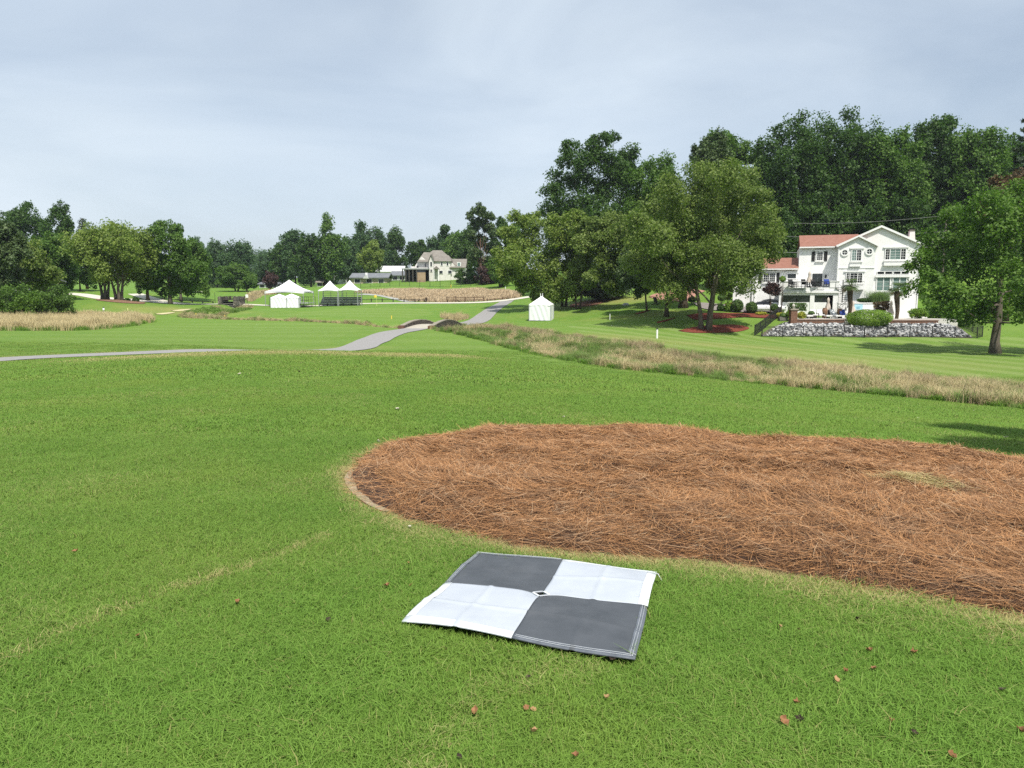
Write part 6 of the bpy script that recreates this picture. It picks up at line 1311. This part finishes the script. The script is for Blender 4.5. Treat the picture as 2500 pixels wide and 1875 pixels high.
p = at(1942, 690, 90.9); t = thing('white_planter_box', 'long white planter box on the terrace left of the table', 'planter', (p[0], 92.6, zf)); MB().box(-.95, .95, -.25, .25, 0, .95).build('box', trimw, t); MB().box(-.9, .9, -.2, .2, .952, .99).build('soil', dkb, t)
for px, lb in ((1912, 'stone planter trough with dark plant by the fence gate'), (1981, 'small dark fire pit left of the white chairs')):
    p = at(px, 768, 86.6); z_ = PZ if px > 1945 else h1(p[0], 86.6); t = thing('planter_trough', lb, 'planter', (p[0], 86.6, z_)); MB().prism([(-.45, 0), (.45, 0), (.52, .45), (-.52, .45)], 'y', -.3, .3).build('trough', mat('trough stone', (.12,.11,.10), (.20,.19,.17), .9, 4), t); MB().lathe((0, 0, .45), [(.38, 0), (.42, .12), (.3, .34), (.1, .42)], 10).build('planting', LEAF['dark'], t)
def adirondack(label, px, py, Y, rz):
    p = at(px, py, Y); t = thing('garden_chair', label, 'chair', (p[0], Y, h1(p[0], Y)), rz, 'dark garden chairs'); 
    for k in range(5): MB().box(-.3 + k*.125, -.2 + k*.125, -.3, .3, .34, .37).build('seat_slat', dkb, t); MB().beam((-.25 + k*.125, .28, .34), (-.25 + k*.125, .62, 1.05), .1, .03).build('back_slat', dkb, t)
    for a in (-1, 1): MB().box(a*.38-.06, a*.38+.06, -.4, .4, .56, .6).build('armrest', dkb, t); MB().box(a*.36-.04, a*.36+.04, -.36, -.28, 0, .56).build('leg', dkb, t); MB().beam((a*.33, -.3, .32), (a*.33, .7, .03), .05, .12).build('side_rail', dkb, t)
adirondack('dark slatted garden chair left of the dark trunk by the brick drive', 1605, 741, 101, .5); adirondack('dark slatted garden chair right of the dark trunk by the brick drive', 1634, 738, 102, -.9)
r_ = np.random.default_rng(3)
import bmesh as _bm
def boulder(name, label, px, py, Y, sx, sz, m):
    b = _bm.new(); _bm.ops.create_icosphere(b, subdivisions=2, radius=1); p = at(px, py, Y)
    for v in b.verts: v.co = v.co * r_.uniform(.85, 1.1); v.co.x *= sx; v.co.y *= sx * .7; v.co.z *= sz
    me = bpy.data.meshes.new(name); b.to_mesh(me); b.free(); o = link(name, me, m); o.location = (p[0], Y, h1(p[0], Y) + sz * .2); tag(o, label, 'rock')
boulder('white_boulder', 'small white boulder on the slope left of the garden chairs', 1528, 743, 104, .5, .3, mat('rock white', (.50,.50,.49), (.66,.66,.65)))
# ------------------------------------------------------------------ cars
def car(label, px, Y, rz, paint):
    p = at(px, 760, Y); t = thing('parked_car', label, 'car', (p[0], Y, h1(p[0], Y) + .12), rz, 'white cars by the house'); N = 25; L = 4.7
    def sec(u):
        x = -L/2 + L * u; belt = .86 + .05 * math.sin(u * 3.0) - .16 * max(0, (u - .72) / .28) ** 1.5 - .10 * max(0, (.14 - u) / .14); w = .90 - .22 * abs(2*u - 1) ** 5; return x, belt, w
    V = []; 
    for i in range(N):
        x, b, w = sec(i / (N - 1)); V += [(x, -w*.93, .22), (x, -w, .42), (x, -w*.97, b*.85), (x, -w*.80, b), (x, w*.80, b), (x, w*.97, b*.85), (x, w, .42), (x, w*.93, .22)]
    Fs = [(8*i+j, 8*i+(j+1) % 8, 8*(i+1)+(j+1) % 8, 8*(i+1)+j) for i in range(N-1) for j in range(8)] + [tuple(range(7, -1, -1)), tuple(8*(N-1)+j for j in range(8))]
    MB().add(V, Fs).build('body', paint, t, smooth=True)
    prof = [(-1.75, .84), (-1.0, 1.27), (-.3, 1.38), (.35, 1.33), (1.15, .86)]
    V = []; 
    for x, z in prof: V += [(x, -.70 + .18 * (z > 1), z), (x, .70 - .18 * (z > 1), z)]
    cab = MB().add(V + [(-1.75, -.72, .80), (-1.75, .72, .80), (1.15, -.72, .80), (1.15, .72, .80)], [(0,1,3,2),(2,3,5,4),(4,5,7,6),(6,7,9,8),(0,2,4,6,8,12,10),(1,11,13,9,7,5,3)]).build('cabin_glass', glass, t)
    MB().add([(-1.02,-.55,1.275),(-1.02,.55,1.275),(-.3,-.55,1.392),(-.3,.55,1.392),(.36,-.55,1.342),(.36,.55,1.342),(-1.02,-.55,1.25),(-1.02,.55,1.25),(-.3,-.55,1.365),(-.3,.55,1.365),(.36,-.55,1.315),(.36,.55,1.315)], [(0,1,3,2),(2,3,5,4),(6,8,9,7),(8,10,11,9),(0,2,8,6),(2,4,10,8),(1,7,9,3),(3,9,11,5),(0,6,7,1),(4,5,11,10)]).build('roof_panel', paint, t)
    for x in (-1.45, 1.45):
        for s in (-1, 1):
            w = MB().tube([(x, s*.70, .33), (x, s*.92, .33)], .33, 18).build('wheel', mat('tyre', (.015,.015,.015), (.025,.025,.025), .8), t); MB().tube([(x, s*.921, .33), (x, s*.935, .33)], .21, 14).build('rim', alum, w)
    for s in (-1, 1): MB().cbox((2.24, s*.58, .62), (.16, .36, .13)).build('headlight', glassg, t); MB().cbox((-2.27, s*.58, .70), (.12, .34, .14)).build('tail_light', mat('tail red', (.25,.01,.01), (.3,.02,.02), .3), t); MB().cbox((.75, s*.93, .92), (.16, .14, .10)).build('mirror', paint, t)
    for s in (-1, 1): MB().cbox((0, s*.885, .68), (.16, .05, .03)).build('door_handle', alum, t)
wcar = mat('white car paint', (.74,.75,.76), (.78,.79,.80), .25, 2, .5)
car('white coupe parked beside the ball shrubs on the drive', 1869, 92.2, math.radians(-14), wcar); car('second white car behind the coupe, against the terrace side', 1884, 95.4, math.radians(-18), wcar)
# ------------------------------------------------------------------ utility pole and lines
def pole():
    Y = 108.0; p = at(2303, 640, Y); gz = h1(p[0], Y); zt = at(2303, 520, Y)[2]; t = thing('utility_pole', 'wooden utility pole with crossarm behind the right gable', 'pole', (p[0], Y, gz), world=True); x = p[0]
    MB().tube([(x, Y, gz - .3), (x, Y, zt)], [.17, .12], 9).build('shaft', bark('pole wood', (.12,.10,.085), (.20,.175,.15)), t); za = at(2303, 528, Y)[2]; MB().beam((x - 1.2, Y - .15, za), (x + .9, Y - .15, za + .1), .11, .13).build('crossarm', bark('pole wood', (.12,.10,.085), (.20,.175,.15)), t)
    for q in (-1.1, -.4, .5): MB().lathe((x + q, Y - .15, za + .09), [(.05, 0), (.07, .1), (.03, .2)], 8).build('insulator', wpaint, t)
    MB().beam((x - 1.3, Y, gz), (x - .1, Y, at(2303, 548, Y)[2]), .04).build('guy_wire', blackm, t)
    for i, (q, z0, px, py, Y2, lb) in enumerate(((0, za + .1, 1840, 542, 116, 'upper power line crossing behind the house roof'), (0, at(2303, 565, Y)[2], 1800, 572, 112, 'middle power line crossing behind the red roof'), (0, at(2303, 575, Y)[2], 2246, 586, 98, 'short service line dropping to the house eave'), (0, at(2303, 600, Y)[2], 1790, 612, 110, 'lower pale cable behind the low wing'))):
        e = at(px, py, Y2); a = np.array((x, Y - .2, z0)); pts = [a + (e - a) * u + np.array((0, 0, -.6 * math.sin(math.pi * u))) for u in np.linspace(0, 1, 14)]
        tag(MB().tube(pts, .028 if i != 3 else .04, 5).build('power_line', mat('cable grey', (.16,.16,.16), (.24,.24,.24), .6)), lb, 'cable', 'cables behind the house')
pole()
# ------------------------------------------------------------------ the checkered ground marker
def marker():
    NL, FL, FR, NR = [np.array(c) for c in MATC]
    lift = [.026, .024, .026, .050]      # how far each corner rides on the grass
    def P(u, v):                          # u along near->far, v left->right
        b = (NL * (1-u) + FL * u) * (1-v) + (NR * (1-u) + FR * u) * v; z = (lift[0] * (1-u) + lift[1] * u) * (1-v) + (lift[3] * (1-u) + lift[2] * u) * v
        w = .012 * math.sin(u * 5.2 + 1) * math.sin(v * 4.1 + .4) + .006 * math.sin(u * 11 + v * 7) - .012 * math.exp(-((u-.5)**2 + (v-.5)**2) / .004)
        for cu in (.25, .75): w += .0045 * math.exp(-((u - cu) / .012) ** 2)
        for cv in (.25, .75): w += .0045 * math.exp(-((v - cv) / .012) ** 2)
        edge = min(u, 1-u, v, 1-v); w -= .010 * math.exp(-edge / .03)
        q = b.copy(); q[2] = h1(b[0], b[1]) + z + w * 1.3 + .012; return q
    c = P(.5, .5); t = thing('ground_marker', 'square black and white checkered vinyl ground marker lying on the lawn', 'mat', tuple(c), world=True)
    def vinyl(name, a, b):
        m, nt, bs = newmat(name); tcn = nt.nodes.new('ShaderNodeTexCoord'); n1 = noise(nt, 6, 5, .6); wv = noise(nt, 420, 2, .5); sm = noise(nt, 2.2, 6, .65)
        cc = mixc(nt, ramp(nt, n1, .3, .7), a, b); cc = mixc(nt, math_(nt, 'MULTIPLY', ramp(nt, sm, .55, .75), .25), cc, tuple(.5 * x + .12 for x in b)); nt.links.new(cc, bs.inputs['Base Color']); bs.inputs['Roughness'].default_value = .55; bs.inputs['Specular IOR Level'].default_value = .4; bump(nt, bs, wv, .25, .002); return m
    blk = vinyl('black mesh vinyl', (.055, .062, .071), (.080, .088, .099)); wht = vinyl('white mesh vinyl', (.40, .435, .485), (.46, .495, .54)); hemw = mat('white hem', (.60,.63,.645), (.66,.685,.70), .5, 20, .3); hemb = mat('black hem', (.085,.096,.112), (.14,.155,.18), .4, 20, .4)
    def patch(name, m, u0, u1, v0, v1, n=18, lift_=0.0, cut=None, parent=None, th=.003):
        us = np.linspace(u0, u1, n); vs = np.linspace(v0, v1, n); V = []
        for u in us:
            for v in vs:
                q = P(u, v)
                if cut is not None:
                    du, dv = abs(u - .5), abs(v - .5)
                    if du + dv < .036: k = .036 / max(du + dv, 1e-4); su = -1 if u1 <= .5 else 1; sv = -1 if v1 <= .5 else 1; a = max(du, .0001); u2 = .5 + su * (du if du + dv > 0 else 0); uu = .5 + su * (du * k if du + dv > 1e-3 else .018); vv = .5 + sv * (dv * k if du + dv > 1e-3 else .018); q = P(uu, vv)
                q = q + np.array((0, 0, lift_)); V.append(q)
        Fq = [(i*n + j, i*n + j + 1, (i+1)*n + j + 1, (i+1)*n + j) for i in range(n-1) for j in range(n-1)]
        k = len(V); V2 = V + [v - np.array((0, 0, th)) for v in V]; F2 = Fq + [tuple(reversed([x + k for x in f])) for f in Fq]
        rim = [i for i in range(n)] + [i*n + n-1 for i in range(1, n)] + [(n-1)*n + j for j in range(n-2, -1, -1)] + [i*n for i in range(n-2, 0, -1)]
        F2 += [(rim[i], rim[(i+1) % len(rim)], rim[(i+1) % len(rim)] + k, rim[i] + k) for i in range(len(rim))]
        o = MB().add(V2, F2).build(name, m, parent or t, smooth=True); return o
    for i, (u0, u1, v0, v1, m, lb) in enumerate(((0, .5, 0, .5, wht, 'near left white quarter'), (.5, 1, 0, .5, blk, 'far left black quarter'), (.5, 1, .5, 1, wht, 'far right white quarter'), (0, .5, .5, 1, blk, 'near right black quarter'))):
        q = patch('panel', m, u0 + .001 * (u0 > 0), u1 - .001 * (u1 < 1), v0 + .001 * (v0 > 0), v1 - .001 * (v1 < 1), 46, 0, True); q['label'] = lb; hm = hemw if m is wht else hemb; e = .032 if m is blk else .045
        patch('hem', hm, *((0, e) if u0 == 0 else (1 - e, 1)), v0 + .001, v1 - .001, 12, .0025, None, q, .002)
        patch('hem', hm, u0 + (e if u0 == 0 else .001), u1 - (e if u1 == 1 else .001), *((0, e) if v0 == 0 else (1 - e, 1)), 12, .003, None, q, .002)
        su, sv = (-1 if u0 == 0 else 1), (-1 if v0 == 0 else 1)
        a, b = P(.5 + su * .04, .5 + sv * .002), P(.5 + su * .002, .5 + sv * .04); up = np.array((0, 0, .004)); MB().beam(tuple(a + up), tuple(b + up), .012, .003).build('corner_tape', hemw if m is wht else mat('grey tape', (.40,.42,.45), (.50,.52,.55), .5), q)
        if m is blk:
            for k, off in enumerate((.012, .022)):
                pts = [P(off if u0 == 0 else 1 - off, v) + np.array((0, 0, .0058)) for v in np.linspace(v0 + .01, v1 - .01, 14)]; MB().tube(pts, .0007, 4).build('stitch_line', hemw, q); pts = [P(u, off if v0 == 0 else 1 - off) + np.array((0, 0, .0062)) for u in np.linspace(u0 + .01, u1 - .01, 14)]; MB().tube(pts, .0007, 4).build('stitch_line', hemw, q)
    pts = [P(.95, .985) + np.array((0, 0, .008)), P(.93, 1.01) + np.array((0, 0, .02)), P(.90, 1.05) + np.array((0, 0, .012))]; MB().tube(pts, .002, 5).build('corner_string', hemw, t)
marker()
# ------------------------------------------------------------------ fallen leaves
def leaf_me(curl, r):
    n = 7; V = []; 
    for i in range(n):
        u = i / (n - 1); w = .5 * math.sin(math.pi * u ** .8) * (1 + .25 * math.sin(u * 14)); z = curl * ((u - .5) ** 2) * 1.5
        V += [(u - .5, -w, z + curl * w * .8), (u - .5, 0, z), (u - .5, w, z + curl * w * .8 * r.uniform(.3, 1.4))]
    me = bpy.data.meshes.new('leaf'); me.from_pydata(V, [], [(3*i+j, 3*i+j+1, 3*i+3+j+1, 3*i+3+j) for i in range(n-1) for j in range(2)]); return me
lr_ = np.random.default_rng(21); lmats = dict(b=mat('brown leaf', (.20,.095,.045), (.34,.175,.09), .7, 60, .2), d=mat('dark leaf', (.028,.020,.018), (.07,.045,.035), .7, 60, .2), o=mat('tan leaf', (.30,.18,.085), (.42,.27,.14), .7, 60, .2), w=mat('bleached leaf', (.42,.39,.29), (.54,.51,.40), .7, 60, .2))
lp = {k: [] for k in lmats}
for k in lmats:
    for c in range(3): me = leaf_me(.45 + .5 * lr_.random(), lr_); me.materials.append(lmats[k]); lp[k].append(me)
LV = [('b',580,1483,.06,'brown dry leaf on the grass left of the marker, nearest its near left corner'),('b',996,1383,.035,'small brown leaf just left of the marker far left corner'),('b',1005,1437,.04,'brown leaf left of the marker beside its white quarter'),('b',945,1440,.055,'flat brown leaf left of the marker, left of a pair'),('b',338,1563,.045,'brown leaf alone on the left foreground lawn'),('b',183,1355,.06,'brown leaf far left on the lawn'),('d',800,1526,.05,'dark curled leaf on the grass left below the marker'),
      ('d',1493,1622,.05,'dark leaf just below the near right corner of the marker'),('o',1480,1718,.05,'tan leaf on the grass below the marker'),('o',1300,1745,.045,'tan leaf at the right end of the yellowed strip'),('b',1283,1745,.055,'brown leaf beside the tan one on the yellowed strip'),('b',1160,1748,.06,'reddish brown leaf on the yellowed strip'),('d',1289,1666,.04,'dark leaf at the top of the yellowed strip'),('o',1302,1800,.05,'tan leaf at the lower centre lawn'),('d',1121,1861,.04,'dark leaf at the bottom edge, centre left'),('b',1405,1860,.045,'brown leaf at the bottom edge right of centre'),
      ('d',2093,1522,.05,'dark leaf on the right foreground below the straw bed'),('o',2040,1671,.06,'bright tan leaf on the right foreground'),('b',2062,1650,.045,'brown leaf just above the bright tan leaf'),('b',2133,1644,.05,'pale brown leaf right of the bright tan leaf'),('b',2231,1606,.055,'brown leaf on the right lawn toward the frame edge'),('b',1945,1730,.045,'orange brown leaf below the bright tan leaf'),('b',1915,1778,.075,'curled brown leaf, left of a touching pair at lower right'),('d',1950,1770,.055,'dark brown leaf touching the curled one at lower right'),('b',2122,1600,.05,'faint brown leaf between two others on the right lawn'),
      ('d',2448,1697,.05,'dark leaf near the right edge of the lawn'),('b',2175,1775,.05,'brown leaf at lower right'),('d',2232,1803,.045,'dark upright leaf at lower right'),('b',2325,1862,.06,'brown leaf at the bottom right edge'),('b',2492,1800,.055,'brown leaf cut by the right edge of the picture'),('o',1840,1385,.05,'tan leaf on the straw bed edge right of the marker'),('o',1903,1540,.04,'small tan leaf left of the dark leaf below the bed'),('o',1950,1548,.04,'small tan leaf right of another below the bed'),
      ('w',972,1004,.14,'bleached pale leaf on the mid lawn left of the straw bed'),('w',925,1084,.09,'pale leaf at the upper left rim of the straw bed'),('w',585,916,.16,'pale leaf far up the left lawn'),('d',731,911,.14,'dark leaf far up the left lawn'),('w',1000,1295,.06,'white scrap of leaf between bed and marker'),('w',2060,996,.16,'pale leaf on the lawn beyond the bed, right'),('d',2152,983,.12,'dark leaf on the lawn beyond the bed, right'),('d',2196,1067,.10,'black curled leaf just beyond the straw bed'),('w',2240,1024,.10,'pale leaf between two dark leaves beyond the bed'),('w',2455,1073,.12,'pale strip of leaf at the right edge beyond the bed'),('w',2378,1005,.12,'pale leaf near the creek at right'),('w',1376,1023,.08,'pale leaf on the far rim of the straw bed'),('d',2468,1025,.10,'dark leaf near the right edge beyond the bed')]
for k, px, py, s, lb in LV:
    g = gp(px, py); me = lp[k][int(lr_.integers(0, 3))]; o = bpy.data.objects.new('fallen_leaf', me); COL.objects.link(o); s *= .66 if k != 'w' else .6; o.scale = (s, s * .66, s * 1.3); zz = float(bed_h(np.array([g[0]]), np.array([g[1]]))[0]) if inpoly(np.array([g[0]]), np.array([g[1]]), BED)[0] else g[2]; o.location = (g[0], g[1], zz + .022); o.rotation_euler = (lr_.normal(0, .25), lr_.normal(0, .25), lr_.random() * 6.28); tag(o, lb, 'leaf', 'fallen leaves on the lawn')
# ------------------------------------------------------------------ haze of a humid summer day
def haze():
    m = bpy.data.materials.new('humid air'); m.use_nodes = True; nt = m.node_tree; nt.nodes.clear(); out = nt.nodes.new('ShaderNodeOutputMaterial'); pv = nt.nodes.new('ShaderNodeVolumePrincipled'); pv.inputs['Color'].default_value = (.80, .88, 1.0, 1); pv.inputs['Density'].default_value = .00017; pv.inputs['Anisotropy'].default_value = .2; nt.links.new(pv.outputs[0], out.inputs['Volume'])
    MB().box(-3400, 3400, -3400, 4400, -12, 46).build('haze', m)['kind'] = 'stuff'
haze()
